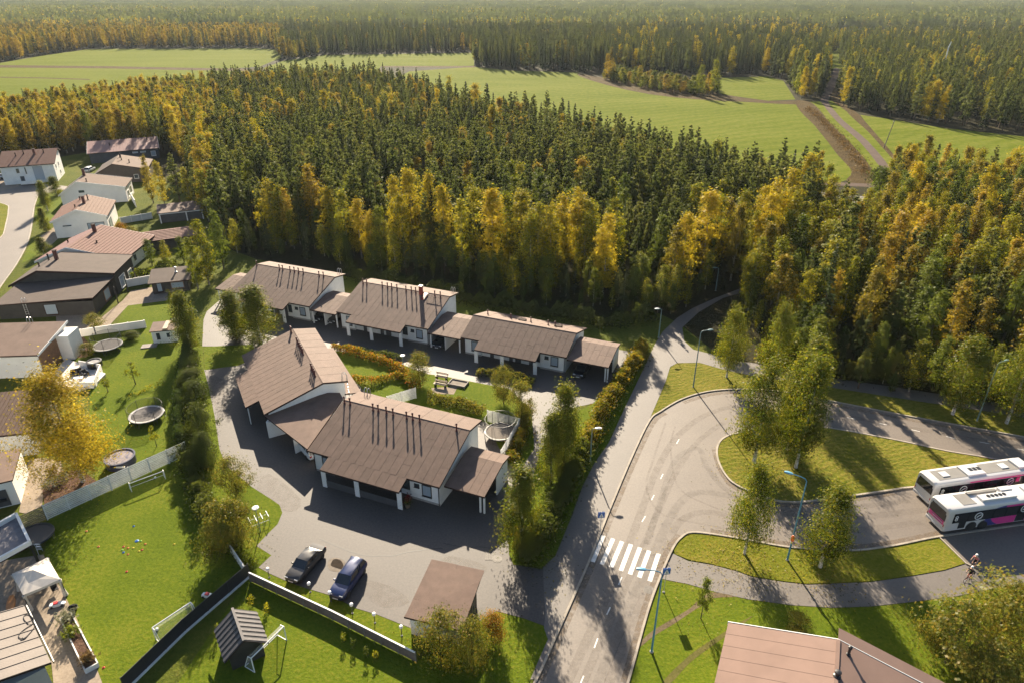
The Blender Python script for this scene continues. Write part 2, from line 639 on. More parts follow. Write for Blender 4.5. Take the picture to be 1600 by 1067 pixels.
# ------------------------------------------------------------------ roads, paths and yards
K_LEFT = [(800, 1130), (838, 1062), (870, 991), (915, 890), (936, 838), (955, 790), (989, 710), (1015, 657), (1032, 643), (1065, 624), (1106, 612), (1154, 608.5), (1220, 612), (1294, 626), (1428, 652), (1600, 683), (1800, 720)]
K_RIGHT = [(960, 1130), (981, 1067), (1012, 955), (1032, 900), (1051, 857), (1064, 840), (1080, 832), (1115, 835), (1175, 845), (1225, 854), (1282, 859), (1340, 860), (1400, 852), (1467, 838.5), (1600, 819), (1800, 790)]
road = sheet('road', K_LEFT + K_RIGHT[::-1], 0.03, M_asph)
sheet('bus_platform', [(1467, 838.5), (1600, 819), (1800, 790), (1800, 860), (1600, 883), (1532, 890), (1509, 880.5)], 0.034, M_asph)
FOOT = [(1040, 868), (1051, 864), (1075, 876), (1112, 882), (1150, 892), (1175, 901), (1225, 909), (1262, 913), (1360, 909), (1417, 901), (1475, 891), (1509, 880), (1532, 889), (1600, 882), (1800, 858), (1800, 880), (1600, 910), (1575, 914), (1495, 931), (1425, 940), (1360, 947), (1300, 949), (1237, 945), (1170, 936), (1120, 925), (1075, 912), (1034, 904)]
sheet('footpath', FOOT, 0.026, M_path)
sheet('pavement', [(800, 1060), (848, 1000), (852, 960), (848, 886), (868, 868), (890, 815), (910, 760), (929, 723), (951, 692), (972, 646), (1007, 573), (1022, 540), (1036, 518), (1058, 497), (1082, 482), (1118, 466), (1160, 450), (1175, 446), (1180, 452), (1130, 466), (1092, 488), (1066, 512), (1069, 533), (1083, 546), (1118, 555), (1154, 564), (1204, 571), (1286, 588.5), (1402, 605), (1600, 636), (1800, 670), (1800, 690), (1600, 652.5), (1554, 644), (1438, 627), (1286, 603), (1176, 587), (1130, 577), (1093, 566.5), (1058, 567), (1047, 573), (1040, 596), (1017, 650), (989, 709), (955, 789), (936, 837), (915, 889), (870, 990), (838, 1061)], 0.026, M_path)
YARD = [(316, 541), (318, 500), (323, 487), (352, 462), (380, 430), (560, 470), (700, 500), (800, 520), (990, 550), (965, 580), (951, 600), (940, 624), (926, 630), (880, 640), (862, 645), (852, 690), (842, 712), (828, 762), (803, 798), (795, 832), (795, 866), (802, 882), (848, 889), (872, 866), (918, 884), (914, 892), (870, 991), (857, 997), (850, 977), (817, 965), (775, 954), (740, 990), (690, 1000), (645, 982), (590, 960), (557, 950), (518, 930), (480, 919), (447, 907), (422, 896), (404, 886), (424, 867), (400, 852), (404, 845), (415, 837), (434, 817), (441, 800), (436, 788), (423, 779), (393, 760), (367, 738), (352, 726), (341, 701), (333, 648), (324, 604), (319, 577), (374, 570), (396, 538), (350, 541)]
sheet('yard', YARD, 0.022, M_yard)
sheet('street', [(-60, 560), (-30, 500), (0, 450), (26, 415), (45, 378), (52, 345), (56, 312), (62, 306), (92, 298), (118, 294), (60, 287), (28, 290), (10, 283), (-10, 285), (-60, 320), (-60, 400)], 0.022, M_asph, 3)
sheet('verge_isle', [(-40, 380), (0, 373), (9, 352), (13, 330), (8, 320), (-40, 315)], 0.1, M_lawn2, 3, 0.1)
sheet('driveway', [(55, 375), (90, 352), (95, 370), (70, 392), (48, 398)], 0.024, M_pav)
sheet('driveway', [(-10, 275), (26, 280), (30, 292), (0, 300), (-20, 300)], 0.028, M_pav)

# raised grass islands with their kerbs
ISLE = px_poly([(1120, 703), (1125, 690), (1136, 682), (1153, 677), (1200, 668), (1250, 666), (1301, 670), (1402, 688.5), (1478, 705), (1549, 717), (1640, 740), (1560, 752), (1422, 762), (1400, 765), (1324, 776), (1278, 782), (1238, 785), (1202, 780), (1152, 759), (1133, 742), (1122, 720)], 4)
structure(poly_mesh('island', ISLE, 0.12, M_isle, None, 0.1))
LENS = px_poly([(1052, 858), (1063, 842), (1080, 833.5), (1115, 836), (1175, 846), (1225, 855), (1282, 860), (1340, 861), (1400, 853), (1466, 840), (1508, 880), (1475, 890.5), (1417, 900.5), (1360, 908), (1262, 912), (1225, 908), (1175, 900), (1150, 891), (1112, 881), (1075, 874), (1056, 866)], 0)
structure(poly_mesh('verge', LENS, 0.07, M_lawn2, None, 0.06))
WEDGE = px_poly([(1017, 652), (1040, 597), (1048, 574), (1058, 568), (1093, 567.5), (1130, 578), (1176, 588), (1286, 604), (1438, 628), (1554, 645), (1600, 653), (1800, 691), (1800, 718), (1600, 682), (1428, 651), (1294, 625), (1220, 611), (1154, 607.5), (1106, 611), (1065, 623), (1032, 642)], 0)
structure(poly_mesh('verge', WEDGE, 0.11, M_isle, None, 0.1))
structure(ribbon('kerb', ISLE, 0.22, 0.17, M_kerb, 0.0, None, True))
structure(ribbon('kerb', px_poly(K_LEFT, 4, False), 0.2, 0.15, M_kerb, 0.0))
structure(ribbon('kerb', px_poly(K_RIGHT, 4, False), 0.2, 0.15, M_kerb, 0.0))
structure(ribbon('kerb', px_poly([(1467, 839), (1509, 880.5), (1532, 890)], 0, False), 0.14, 0.125, M_kerb, 0.0))
structure(ribbon('kerb', px_poly([(62, 300), (54, 322), (50, 345), (44, 378), (25, 415), (0, 450), (-30, 500)], 3, False), 0.2, 0.1, M_kerb, 0.0))
structure(ribbon('kerb', px_poly([(-40, 380), (0, 373), (9, 352), (13, 330), (8, 320), (-40, 315)], 3, True), 0.2, 0.12, M_kerb, 0.0, None, True))

# lawns
LAWN_A = [(75, 806), (180, 765), (292, 706), (330, 780), (352, 830), (365, 855), (388, 893), (300, 970), (200, 1067), (190, 1120), (120, 1120), (150, 1060), (155, 1040), (118, 962), (88, 905), (70, 870)]
sheet('lawn', LAWN_A, 0.03, M_lawn)
sheet('lawn', [(236, 1130), (385, 905), (520, 968), (650, 1035), (700, 1000), (775, 955), (817, 966), (849, 978), (856, 998), (826, 1067), (800, 1140)], 0.03, M_lawn)
sheet('lawn', [(390, 893), (404, 887), (422, 897), (447, 908), (480, 920), (518, 931), (557, 951), (590, 961), (645, 983), (648, 1030), (520, 966), (400, 906)], 0.034, M_lawn)
sheet('lawn', [(85, 528), (200, 512), (280, 505), (290, 540), (288, 600), (292, 700), (150, 755), (140, 700), (140, 600)], 0.03, M_lawn)
sheet('lawn', [(182, 512), (196, 476), (262, 470), (270, 502), (225, 512)], 0.034, M_lawn)
sheet('lawn', [(318, 542), (396, 538), (400, 560), (372, 571), (320, 578)], 0.034, M_lawn)
sheet('lawn', [(300, 520), (317, 542), (319, 577), (326, 604), (335, 648), (343, 701), (353, 727), (368, 739), (394, 761), (424, 780), (437, 789), (441, 801), (434, 818), (414, 838), (400, 853), (424, 867), (403, 886), (386, 890), (352, 830), (292, 706), (290, 600)], 0.03, M_lawn)
sheet('lawn', [(520, 548), (560, 552), (620, 566), (650, 578), (668, 584), (690, 587), (712, 591), (742, 597), (795, 607), (830, 640), (835, 700), (812, 735), (790, 720), (760, 660), (640, 632), (570, 612), (540, 580)], 0.034, M_lawn)  # upper edge drawn outwards so grass covers sunlit drive where shade belongs
sheet('lawn', [(905, 641), (926, 631), (948, 606), (975, 590), (1006, 574), (971, 647), (950, 692), (928, 723), (909, 760), (889, 815), (867, 868), (848, 885), (803, 882), (796, 866), (796, 832), (804, 798), (829, 762), (843, 712), (853, 692), (870, 690), (890, 665)], 0.034, M_lawn)
sheet('lawn', [(982, 1067), (1013, 955), (1033, 906), (1075, 913), (1120, 926), (1170, 937), (1237, 946), (1300, 950), (1360, 948), (1425, 941), (1495, 932), (1575, 915), (1600, 911), (1800, 881), (1900, 1200), (940, 1200)], 0.03, M_lawn)
sheet('lawn', [(60, 310), (95, 300), (98, 330), (80, 345), (58, 352), (54, 335)], 0.034, M_lawn)
sheet('lawn', [(42, 392), (50, 378), (62, 376), (66, 390), (50, 405), (34, 412)], 0.034, M_lawn)
sheet('worn_track', [(1000, 1003), (1020, 985), (1050, 967), (1078, 950), (1090, 938), (1110, 925), (1150, 932), (1116, 934), (1096, 946), (1080, 956), (1052, 975), (1022, 993), (1002, 1009)], 0.036, M_dirt, 3)
M_worn = ground_mat('worn_grass', [(0.07, 0.072, 0.018), (0.1, 0.092, 0.028), (0.14, 0.118, 0.045)], 0.6, 4.0, 0.6, 0.05)
sheet('worn_track', [(1036, 1064), (1070, 1030), (1096, 1010), (1140, 982), (1160, 970), (1176, 962), (1162, 974), (1142, 988), (1100, 1018), (1075, 1038), (1048, 1067)], 0.036, M_worn, 3)
# paving of the gardens
sheet('patio', [(40, 870), (68, 866), (88, 905), (118, 962), (135, 1000), (160, 1067), (170, 1110), (88, 1110), (80, 1030), (40, 950), (-20, 960), (-20, 880)], 0.036, M_pav)
sheet('patio', [(85, 470), (158, 497), (192, 470), (205, 455), (262, 445), (262, 470), (200, 478), (170, 510), (90, 520)], 0.036, M_pav)
sheet('patio', [(44, 718), (66, 715), (95, 720), (100, 740), (70, 755), (66, 790), (40, 802), (30, 800)], 0.036, M_pav)
sheet('planting_bed', [(66, 760), (96, 735), (130, 735), (152, 752), (110, 772), (70, 792)], 0.04, M_bark)
sheet('planting_bed', [(90, 530), (130, 526), (148, 545), (135, 558), (98, 562)], 0.04, M_bark)
sheet('seating_patch', [(674, 606), (716, 603), (709, 616), (676, 615)], 0.042, M_pav)
sheet('garden_ground', [(180, 420), (235, 400), (300, 380), (330, 390), (320, 455), (262, 470), (262, 446), (205, 452)], 0.032, M_rough)

# painted markings lie on the road
M_stripe = M_paint
tops = [(172, 145), (232, 164), (288, 182), (343, 200), (400, 220), (457, 240), (516, 259)]
bots = [(104, 310), (161, 327), (219, 344), (280, 366), (337, 388), (395, 408), (460, 431)]
for t_, b_ in zip(tops, bots):
    a = Vector(G(900 + t_[0] / 4, 800 + t_[1] / 4))
    b = Vector(G(900 + b_[0] / 4, 800 + b_[1] / 4))
    d = (b - a).normalized()
    n = Vector((-d.y, d.x)) * 0.21
    structure(poly_mesh('zebra_stripe', [a + n, a - n, b - n, b + n], 0.036, M_paint, road))
def dash(p, q, w=0.11):
    a, b = Vector(G(*p)), Vector(G(*q))
    d = (b - a).normalized()
    n = Vector((-d.y, d.x)) * w / 2
    structure(poly_mesh('lane_dash', [a + n, a - n, b - n, b + n], 0.036, M_paint, road))
for p, q in [((971.5, 901.5), (966.5, 913.5)), ((953.5, 948.5), (948, 960)), ((934, 997), (928.5, 1012)), ((912, 1055.5), (906.5, 1069)), ((1008.5, 806), (1003, 815)), ((1022, 773), (1018, 781)), ((1036, 740), (1032, 748)), ((1061, 686), (1057, 693)),
             ((1323, 652), (1336, 654.5)), ((1373, 661), (1386, 663.5)), ((1424, 671), (1437, 674)), ((1478, 681.5), (1492, 685)), ((1530, 690), (1546, 693)), ((1590, 701), (1606, 704))]:
    dash(p, q)
# cracks, sealed joints, manholes and a stain on the asphalt
def seal(pts, w, z, par=None):
    L_ = px_poly(pts, 3, False)
    L_ = [(x + RND.uniform(-.05, .05), y + RND.uniform(-.05, .05)) for x, y in L_]
    structure(ribbon('asphalt_crack', L_, w, 0.006, M_tar, z))
seal([(500, 842), (548, 862), (575, 868), (600, 868), (618, 867), (640, 862), (668, 858), (692, 856)], 0.1, 0.022)
seal([(692, 848), (724, 855), (750, 854), (775, 858)], 0.06, 0.022)
M_iron = mat('cast_iron', (0.11, 0.1, 0.09), 0.6, 0.3, 8, 0.4, metal=0.3)
for (px, py, r) in [(919, 891, .42), (1014, 921, .42), (1111, 606, .3), (777, 873, .4)]:
    x, y = G(px, py)
    mb = MB()
    mb.lathe([(r + .08, 0.0), (r + .08, 0.012), (r, 0.014), (r, 0.008), (r * .85, 0.008), (r * .85, 0.014), (0.02, 0.014)], 18)
    for k in range(4):
        mb.box((0, (k - 1.5) * r * .4, 0.016), (r * 1.1, r * .12, 0.01))
    tag(mb.build('manhole_cover', M_iron, None, loc=(x, y, 0.028)), {919: 'round iron manhole cover by the kerb below the zebra crossing, pavement side', 1014: 'round iron manhole cover on the road below the zebra crossing, lawn side', 1111: 'pale round cover on the grass by the roundabout kerb', 777: 'pale round manhole cover beside the square drain in the yard entrance'}[px], 'manhole cover', None)
x, y = G(766, 868)
mb = MB()
for k in range(6):
    mb.box(((k - 2.5) * .16, 0, 0.012), (.07, .95, .024))
mb.box((0, .5, .012), (1.0, .08, .024)); mb.box((0, -.5, .012), (1.0, .08, .024))
tag(mb.build('drain_grate', M_iron, None, loc=(x, y, 0.022)), 'dark square drain grate in the yard asphalt near the entrance', 'drain')
M_wet = mat('puddle_mud', (0.03, 0.021, 0.015), 0.9, 0.4, 3, spec=.1)
M_sand = mat('dried_silt', (0.17, 0.14, 0.11), 0.9, 0.3, 2)
sheet('puddle_rim', [(512, 884), (514, 875), (522, 871), (533, 873), (540, 880), (537, 890), (528, 893), (517, 891)], 0.028, M_sand, 4)
sheet('puddle', [(517, 883), (520, 875), (526, 873), (533, 876), (537, 884), (534, 889), (526, 887)], 0.034, M_wet, 4)

# tyre tracks, silt along the kerbs, repaired patches
W_light = worn_mat('tyre_polish', (0.2, 0.165, 0.135), .34, 1.1)
W_dark = worn_mat('tyre_rubber', (0.075, 0.063, 0.053), .22, 1.3)
W_silt = worn_mat('kerb_silt', (0.17, 0.12, 0.075), .85, 1.6)
def track(pts, w, m, z=0.0345, sm=5):
    L_ = [Vector(p) for p in px_poly(pts, sm, False)]
    mb = MB()
    vs, fs = [], []
    for i, p in enumerate(L_):
        d = (L_[min(i + 1, len(L_) - 1)] - L_[max(i - 1, 0)]).normalized()
        n = Vector((-d.y, d.x)) * w / 2
        vs += [(p.x + n.x, p.y + n.y, z), (p.x - n.x, p.y - n.y, z)]
    for i in range(len(L_) - 1):
        fs.append((2 * i, 2 * i + 1, 2 * i + 3, 2 * i + 2))
    mb.add(vs, fs)
    structure(mb.build('road_wear', m))
track([(880, 1080), (935, 960), (975, 870), (1005, 790), (1028, 730), (1060, 680), (1110, 645), (1180, 632), (1290, 645), (1420, 668), (1600, 700)], .8, W_light, .0341)
track([(905, 1080), (957, 960), (998, 870), (1030, 795), (1056, 738), (1090, 690), (1130, 660)], .7, W_light, .0343)
track([(930, 1080), (978, 960), (1020, 868), (1052, 800), (1085, 770), (1140, 775), (1220, 800), (1320, 808), (1460, 795)], .9, W_dark, .0345)
track([(950, 1070), (994, 960), (1036, 868), (1062, 815), (1110, 800), (1200, 825), (1300, 832), (1440, 815)], .8, W_light, .0347)
track([(1010, 850), (1030, 790), (1055, 720), (1090, 700), (1105, 730), (1135, 765), (1190, 790), (1280, 797), (1420, 782)], .7, W_dark, .0349)
track([(1040, 660), (1020, 720), (1010, 760), (1030, 800), (1080, 815), (1150, 828)], .25, W_light, .0352)
track([(1055, 665), (1048, 700), (1060, 760), (1110, 790), (1180, 812)], .22, W_light, .0354)
track([(843, 1062), (876, 990), (921, 890), (942, 838), (961, 790), (995, 711), (1021, 659), (1040, 645)], .7, W_silt, .0356)
track([(977, 1067), (1008, 955), (1028, 900), (1046, 857), (1062, 836)], .8, W_silt, .0358)
track([(1068, 629), (1108, 617), (1156, 613), (1222, 617), (1294, 631), (1428, 657), (1600, 689)], .6, W_silt, .036)
track([(1116, 702), (1122, 724), (1134, 748), (1152, 764), (1204, 785), (1240, 790), (1280, 787), (1400, 770)], .6, W_silt, .0362)
track([(1110, 829), (1175, 839), (1225, 848), (1282, 853), (1340, 854), (1400, 846), (1467, 832)], .6, W_silt, .0364)
for q, z in (([(560, 905), (610, 915), (640, 940), (600, 950), (570, 930)], .0285), ([(700, 868), (760, 884), (740, 905), (690, 890)], .0287), ([(420, 740), (470, 780), (450, 800), (400, 770)], .0289), ([(330, 590), (355, 600), (360, 640), (340, 650)], .0291)):
    structure(poly_mesh('road_wear', px_poly(q, 3), z, W_light))

# ------------------------------------------------------------------ building materials
M_white = mat('white_boarding', (0.74, 0.74, 0.72), 0.6, 0.08, 0.8, 0.1, 6)
M_white2 = mat('white_render', (0.76, 0.74, 0.7), 0.75, 0.07, 0.5)
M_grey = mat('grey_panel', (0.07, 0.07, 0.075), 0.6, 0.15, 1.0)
M_dark = mat('dark_boarding', (0.032, 0.029, 0.028), 0.65, 0.25, 1.0, 0.1)
M_brownb = mat('brown_boarding', (0.05, 0.038, 0.032), 0.65, 0.2, 1.0, 0.1)
M_blueb = mat('blue_grey_boarding', (0.035, 0.045, 0.06), 0.65, 0.2, 1.0, 0.1)
M_roof = mat('brown_roofing_felt', (0.15, 0.098, 0.074), 0.8, 0.16, 0.7, 0.35, 26, spec=0.3)
M_roofa = mat('brown_roofing_felt_pale', (0.155, 0.101, 0.077), 0.8, 0.16, 1.1, 0.35, 26, spec=0.3)
M_roofb = mat('brown_roofing_felt_dark', (0.145, 0.095, 0.072), 0.8, 0.16, 0.9, 0.35, 26, spec=0.3)
M_roofgrey = mat('grey_brown_roofing', (0.098, 0.074, 0.062), 0.85, 0.12, 0.6, 0.2, 10, spec=.2)
M_rooftan = mat('tan_roofing', (0.125, 0.083, 0.063), 0.85, 0.12, 0.6, 0.2, 10, spec=.15)
M_roofred = mat('red_tin_roof', (0.16, 0.05, 0.045), 0.5, 0.12, 0.6)
M_roofrust = mat('rust_brown_roof', (0.19, 0.085, 0.065), 0.55, 0.12, 0.6)
M_tilered = mat('red_roof_tile', (0.2, 0.118, 0.097), 0.85, 0.15, 2.0, spec=.15)
M_tilebrown = mat('brown_roof_tile', (0.17, 0.092, 0.07), 0.85, 0.15, 2.0, spec=.15)
M_fascia = mat('dark_fascia', (0.04, 0.024, 0.02), 0.85, spec=.15)
M_pipe = mat('oxblood_metal', (0.11, 0.035, 0.03), 0.5)
M_redpaint = mat('red_chimney_paint', (0.26, 0.035, 0.025), 0.5)
M_black = mat('black_metal', (0.02, 0.02, 0.022), 0.45)
M_galv = mat('galvanised_steel', (0.55, 0.56, 0.57), 0.4, 0.1, 4, metal=0.6)
M_glass = mat('window_glass', (0.05, 0.065, 0.075), 0.06, spec=0.9)
M_blind = mat('window_blind_glass', (0.3, 0.36, 0.42), 0.12, spec=0.8)
M_wood = mat('warm_wood', (0.2, 0.1, 0.05), 0.6, 0.3, 3.0)
M_woodpale = mat('pale_wood', (0.34, 0.26, 0.18), 0.7, 0.25, 3.0)
M_woodgrey = mat('weathered_wood', (0.2, 0.17, 0.15), 0.8, 0.25, 3.0)
M_conc = mat('concrete', (0.3, 0.28, 0.26), 0.8, 0.15, 1.0)

# one window: frame proud of the wall, pane set back inside it (mesh shared between alike windows)
WIN = {}
def window_meshes(w, h, fm, gm_):
    k = (round(w, 2), round(h, 2), fm.name, gm_.name)
    if k not in WIN:
        f = MB()
        t, d = 0.09, 0.1
        f.b2((-w / 2, -d / 2, 0), (-w / 2 + t, d / 2, h))
        f.b2((w / 2 - t, -d / 2, 0), (w / 2, d / 2, h))
        f.b2((-w / 2 + t, -d / 2, 0), (w / 2 - t, d / 2, t))
        f.b2((-w / 2 + t, -d / 2, h - t), (w / 2 - t, d / 2, h))
        f.b2((-w / 2 - .04, -d / 2 - .08, -.05), (w / 2 + .04, -d / 2 + .02, -.005))
        f.use(fm)
        f.mats = [fm]
        p = MB()
        p.b2((-w / 2 + t, -0.005, t), (w / 2 - t, 0.03, h - t))
        p.mats = [gm_]
        WIN[k] = (f.mesh('window'), p.mesh('pane'))
    return WIN[k]

def window(root, x, y, z, w, h, face, fm=None, gm_=None):
    """face: outward direction in local degrees (0 = -v, 90 = +u, 180 = +v, 270 = -u)"""
    a, b = window_meshes(w, h, fm or M_black, gm_ or M_glass)
    f = link_mesh('window', a, root, (x, y, z), R_(face))
    link_mesh('pane', b, f)
    return f

def door(root, x, y, z, w, h, face, m, glass=False):
    mb = MB()
    mb.b2((-w / 2, -.05, 0), (w / 2, .05, h))
    d = mb.build('door', m, root, loc=(x, y, z))
    d.rotation_euler = (0, 0, R_(face))
    hb = MB()
    hb.b2((w / 2 - .16, -.11, 1.0), (w / 2 - .08, -.05, 1.12))
    hb.build('handle', M_black, d)
    if glass:
        g = MB()
        g.b2((-w / 2 + .15, -.065, .9), (w / 2 - .22, -.045, h - .2))
        g.build('pane', M_glass, d)
    return d

def vent_pipe(root, x, y, z, h=0.95, r=0.085, m=None):
    mb = MB()
    mb.lathe([(r * 1.7, -.25), (r * 1.7, .1), (r, .16), (r, h - .2), (r * 1.45, h - .18), (r * 1.45, h), (r * .4, h + .06)], 8)
    return mb.build('vent_pipe', m or M_pipe, root, loc=(x, y, z), smooth_=True)

def roof_slab(root, name, quad, thick, material, fascia=True):
    """sloping slab under four corners (local 3D, counter-clockwise seen from above), with a dark edge board"""
    q = [Vector(p) for p in quad]
    n = (q[1] - q[0]).cross(q[3] - q[0]).normalized()
    if n.z < 0:
        n = -n
    mb = MB()
    mb.use(material)
    k = len(q)
    top = q
    bot = [p - Vector((0, 0, thick)) for p in q]
    mb.add(top, [tuple(range(k))])
    mb.use(M_fascia)
    mb.add(top + bot, [(i, (i + 1) % k, k + (i + 1) % k, k + i) for i in range(k)] + [tuple(range(2 * k - 1, k - 1, -1))])
    return mb.build(name, None, root)

SHEETS = {}
def felt(roof, p0, eu, ev, nu, nv, su, sv, mats, seed, tm=0.006):
    """overlapping felt sheets laid over a slope, each one a piece, a hair uneven"""
    r = random.Random(seed)
    n = eu.cross(ev).normalized()
    if n.z < 0:
        n = -n
    base = Matrix((eu, ev, n)).transposed()
    tot = nv * sv
    pieces = []
    for i in range(nu):                 # strips run down the slope, their joints staggered from strip to strip
        if nv < 2:
            cuts = [1.0]
        else:
            cuts = r.choice([[.3, .7], [.5, .5], [.7, .3], [.3, .4, .3], [.2, .5, .3], [.4, .6], [.6, .4]])
        a_ = 0.0
        for c_ in cuts:
            pieces.append((i, a_ * tot, c_ * tot))
            a_ += c_
    for i, v0, sv in pieces:
        for _ in (0,):
            m = r.choice(mats)
            k = (round(su, 2), round(sv, 2), m.name, r.randint(0, 2))
            if k not in SHEETS:
                mb = MB()
                q = [r.uniform(0, .006) for _ in range(4)]
                g = .012
                lo = [(g, g, -.03), (su - g, g, -.03), (su - g, sv - g, -.03), (g, sv - g, -.03)]
                hi = [(g, .004, tm * .5 + q[0]), (su - g, .004, tm * 1.9 + q[1]), (su - g, sv - .004, tm * 1.7), (g, sv - .004, tm * .4)]
                mb.add(lo + hi, [(3, 2, 1, 0), (4, 5, 6, 7), (0, 1, 5, 4), (1, 2, 6, 5), (2, 3, 7, 6), (3, 0, 4, 7)])
                mb.mats = [m]
                SHEETS[k] = mb.mesh('roofing_sheet')
            o = bpy.data.objects.new('roofing_sheet', SHEETS[k])
            COL.objects.link(o)
            o.parent = roof
            o.location = p0 + eu * (i * su) + ev * v0 + n * (0.002 + r.uniform(0, .003))
            o.rotation_euler = (base @ Matrix.Rotation(r.uniform(-.004, .004), 3, 'Z')).to_euler()

def hoop_ladder(root, x, y, z, face=0.0, drop=3.0):
    """wall ladder whose two rails curl over the roof edge"""
    mb = MB()
    for s in (-.22, .22):
        pts = [(s, 0, -drop), (s, 0, .5)] + [(s, -.3 + .3 * math.cos(t), .5 + .45 * math.sin(t)) for t in (.5, 1.1, 1.7, 2.3, 2.9)] + [(s, -.6, .1)]
        mb.tube(pts, .035, 6)
    k = int(drop / .4)
    for i in range(k):
        mb.tube([(-.22, 0, -drop + .2 + i * .4), (.22, 0, -drop + .2 + i * .4)], .02, 5)
    o = mb.build('roof_ladder', M_galv, root, loc=(x, y, z))
    o.rotation_euler = (0, 0, face)
    return o

# ------------------------------------------------------------------ the five terraced blocks
def terrace(label, A, ang, L, W, e0, r, R, e1, porch, pipes, seed, u0=0.0, chimney=False, far_pipes=False, bays=True, ladder=True, screens=False):
    """A: near left eave corner on the ground; u along the eave, v into the block"""
    t = thing('terraced_house', label, 'house', (A[0], A[1], 0), R_(ang), 'brown roofed white terraced blocks round the yard')
    sl = (R - e0) / r
    o = 0.55
    pu0, pu1, pe = porch
    # walls: gable-ended body, set back under the porch, with a bay at each end
    th = 0.24
    def zr(v):
        return (e0 + v * sl if v < r else R + (v - r) * (e1 - R) / (W - r)) - th
    mb = MB()
    mb.prism([(0.35, 0.9, 0), (0.35, W - .4, 0), (0.35, W - .4, zr(W - .4)), (0.35, r, R - th), (0.35, 0.9, zr(0.9))], (L - 0.7, 0, 0))
    mb.b2((0.35, o, 0), (pu0 + .05, 0.897, zr(o)))
    mb.b2((pu1 - .05, o, 0), (L - 0.35, 0.897, zr(o)))
    w = mb.build('wall', M_white, t)
    # plinth, downpipes
    for ua, ub in ((.32, pu0 + .08), (pu1 - .08, L - .32)):
        pl = MB(); pl.b2((ua, o - .03, 0), (ub, o - .003, .28)); pl.build('plinth', M_conc, t)
    for uu in (0.42, L - .42):
        d = MB()
        d.tube([(uu, o - .09, 0.1), (uu, o - .09, zr(o) - .15), (uu, .1, e0 - .1)], .05, 6)
        d.build('downpipe', M_fascia, t)
    # roof: near slope with the porch dropping below the eave, far slope
    near = [(0, 0, e0), (pu0, 0, e0), (pu0, -pe, e0 - pe * sl), (pu1, -pe, e0 - pe * sl), (pu1, 0, e0), (L, 0, e0), (L, r, R), (0, r, R)]
    rf = roof_slab(t, 'roof', near, .2, M_roof)
    s = math.hypot(1, sl)
    eu = Vector((1, 0, 0)); ev = Vector((0, 1 / s, sl / s))
    nu = 16
    su = L / nu
    felt(rf, Vector((0, 0, e0)), eu, ev, nu, 5, su, r * s / 5, [M_roof, M_roofa, M_roofb], seed)
    npu = max(1, round((pu1 - pu0) / su))
    felt(rf, Vector((pu0, -pe, e0 - pe * sl)), eu, ev, npu, 1, (pu1 - pu0) / npu, pe * s, [M_roof, M_roofa, M_roofb], seed + 1)
    far = [(0, r, R + .004), (L, r, R + .004), (L + .0, W, e1), (0, W, e1)]
    rb = roof_slab(t, 'roof', far, .2, M_roofa)
    sl2 = (e1 - R) / (W - r)
    s2 = math.hypot(1, sl2)
    felt(rb, Vector((0, r, R + .004)), eu, Vector((0, 1 / s2, sl2 / s2)), 8, 1, L / 8, (W - r) * s2, [M_roofa, M_roof], seed + 2)
    rc = MB()
    rc.prism([(0, r - .16, R - .16 * sl + .012), (0, r + .16, R - .03 + .012), (0, r + .02, R + .045), (0, r - .02, R + .045)], (L, 0, 0))
    rc.build('ridge_cap', M_roofb, t)
    # bays and the recessed porch wall
    for (ua, ub, right) in ((0.35, pu0, False), (pu1, L - .35, True)):
        m_ = (ua + ub) / 2
        if right:
            window(t, m_ + .25, o - .03, .85, 1.15, 1.5, 0, M_black, M_blind)
            window(t, m_ - .95, o - .03, 1.75, .6, .45, 0, M_black, M_glass)
        else:
            window(t, min(m_ + .35, ub - .7), o - .03, .75, 1.0, 1.6, 0, M_black, M_blind)
    span = pu1 - pu0
    for f0, f1 in ((.15, .21), (.47, .53), (.8, .86)):
        mb = MB(); mb.b2((pu0 + span * f0, 0.82, .02), (pu0 + span * f1, 0.897, 2.35)); mb.build('dark_panel', M_grey, t)
    for f, ww in ((.27, .9), (.62, .9)):
        door(t, pu0 + span * f, 0.84, .05, ww, 2.1, 0, M_white2 if f < .5 else M_grey, True)
    for f in (.07, .37, .71, .93):
        window(t, pu0 + span * f, 0.86, .9, .85, 1.3, 0, M_black, M_glass)
    for f in (.02, .45, .985):
        p = MB()
        p.b2((pu0 + span * f - .28, -pe + .2, 0), (pu0 + span * f + .28, -pe + .3, e0 - pe * sl - .17))
        p.build('porch_post', M_white, t)
    for ua, ub in () if not screens else ((pu0 + .3, pu0 + span * .44), (pu0 + span * .48, pu1 - .4)):
        sc = MB(); sc.b2((ua, -pe + .24, .12), (ub, -pe + .3, 1.0)); sc.build('porch_screen', M_grey, t)
    for q in pipes:
        vent_pipe(t, q, r - .45, R - .45 * sl)
    if far_pipes:
        for q in far_pipes:
            vent_pipe(t, q, r + 2.3, R + 2.3 * sl2, .8)
        for q in (7.2, 13.0):
            h = MB()
            h.b2((q - .55, r + 2.0, R + 2.3 * sl2 - .1), (q + .55, r + 2.7, R + 2.3 * sl2 + .22))
            h.build('roof_hatch', M_fascia, t)
    if chimney:
        c = MB()
        c.b2((11.6, r - .8, R - 1.2), (12.1, r - .3, R + 1.25))
        c.use(M_redpaint); c.mats = [M_redpaint]
        ch = c.build('chimney', None, t)
        k = MB()
        k.b2((11.55, r - .85, R + 1.25), (12.15, r - .25, R + 1.33))
        k.build('chimney_cap', M_pipe, ch)
        b = MB()                                     # red walkway grille up the slope beside the chimney
        for i in range(6):
            v = r - .25 - i * .28
            b.b2((12.35, v - .2, e0 + v * sl + .03), (13.0, v, e0 + v * sl + .12))
        b.build('roof_step', M_redpaint, t)
        sn = MB()
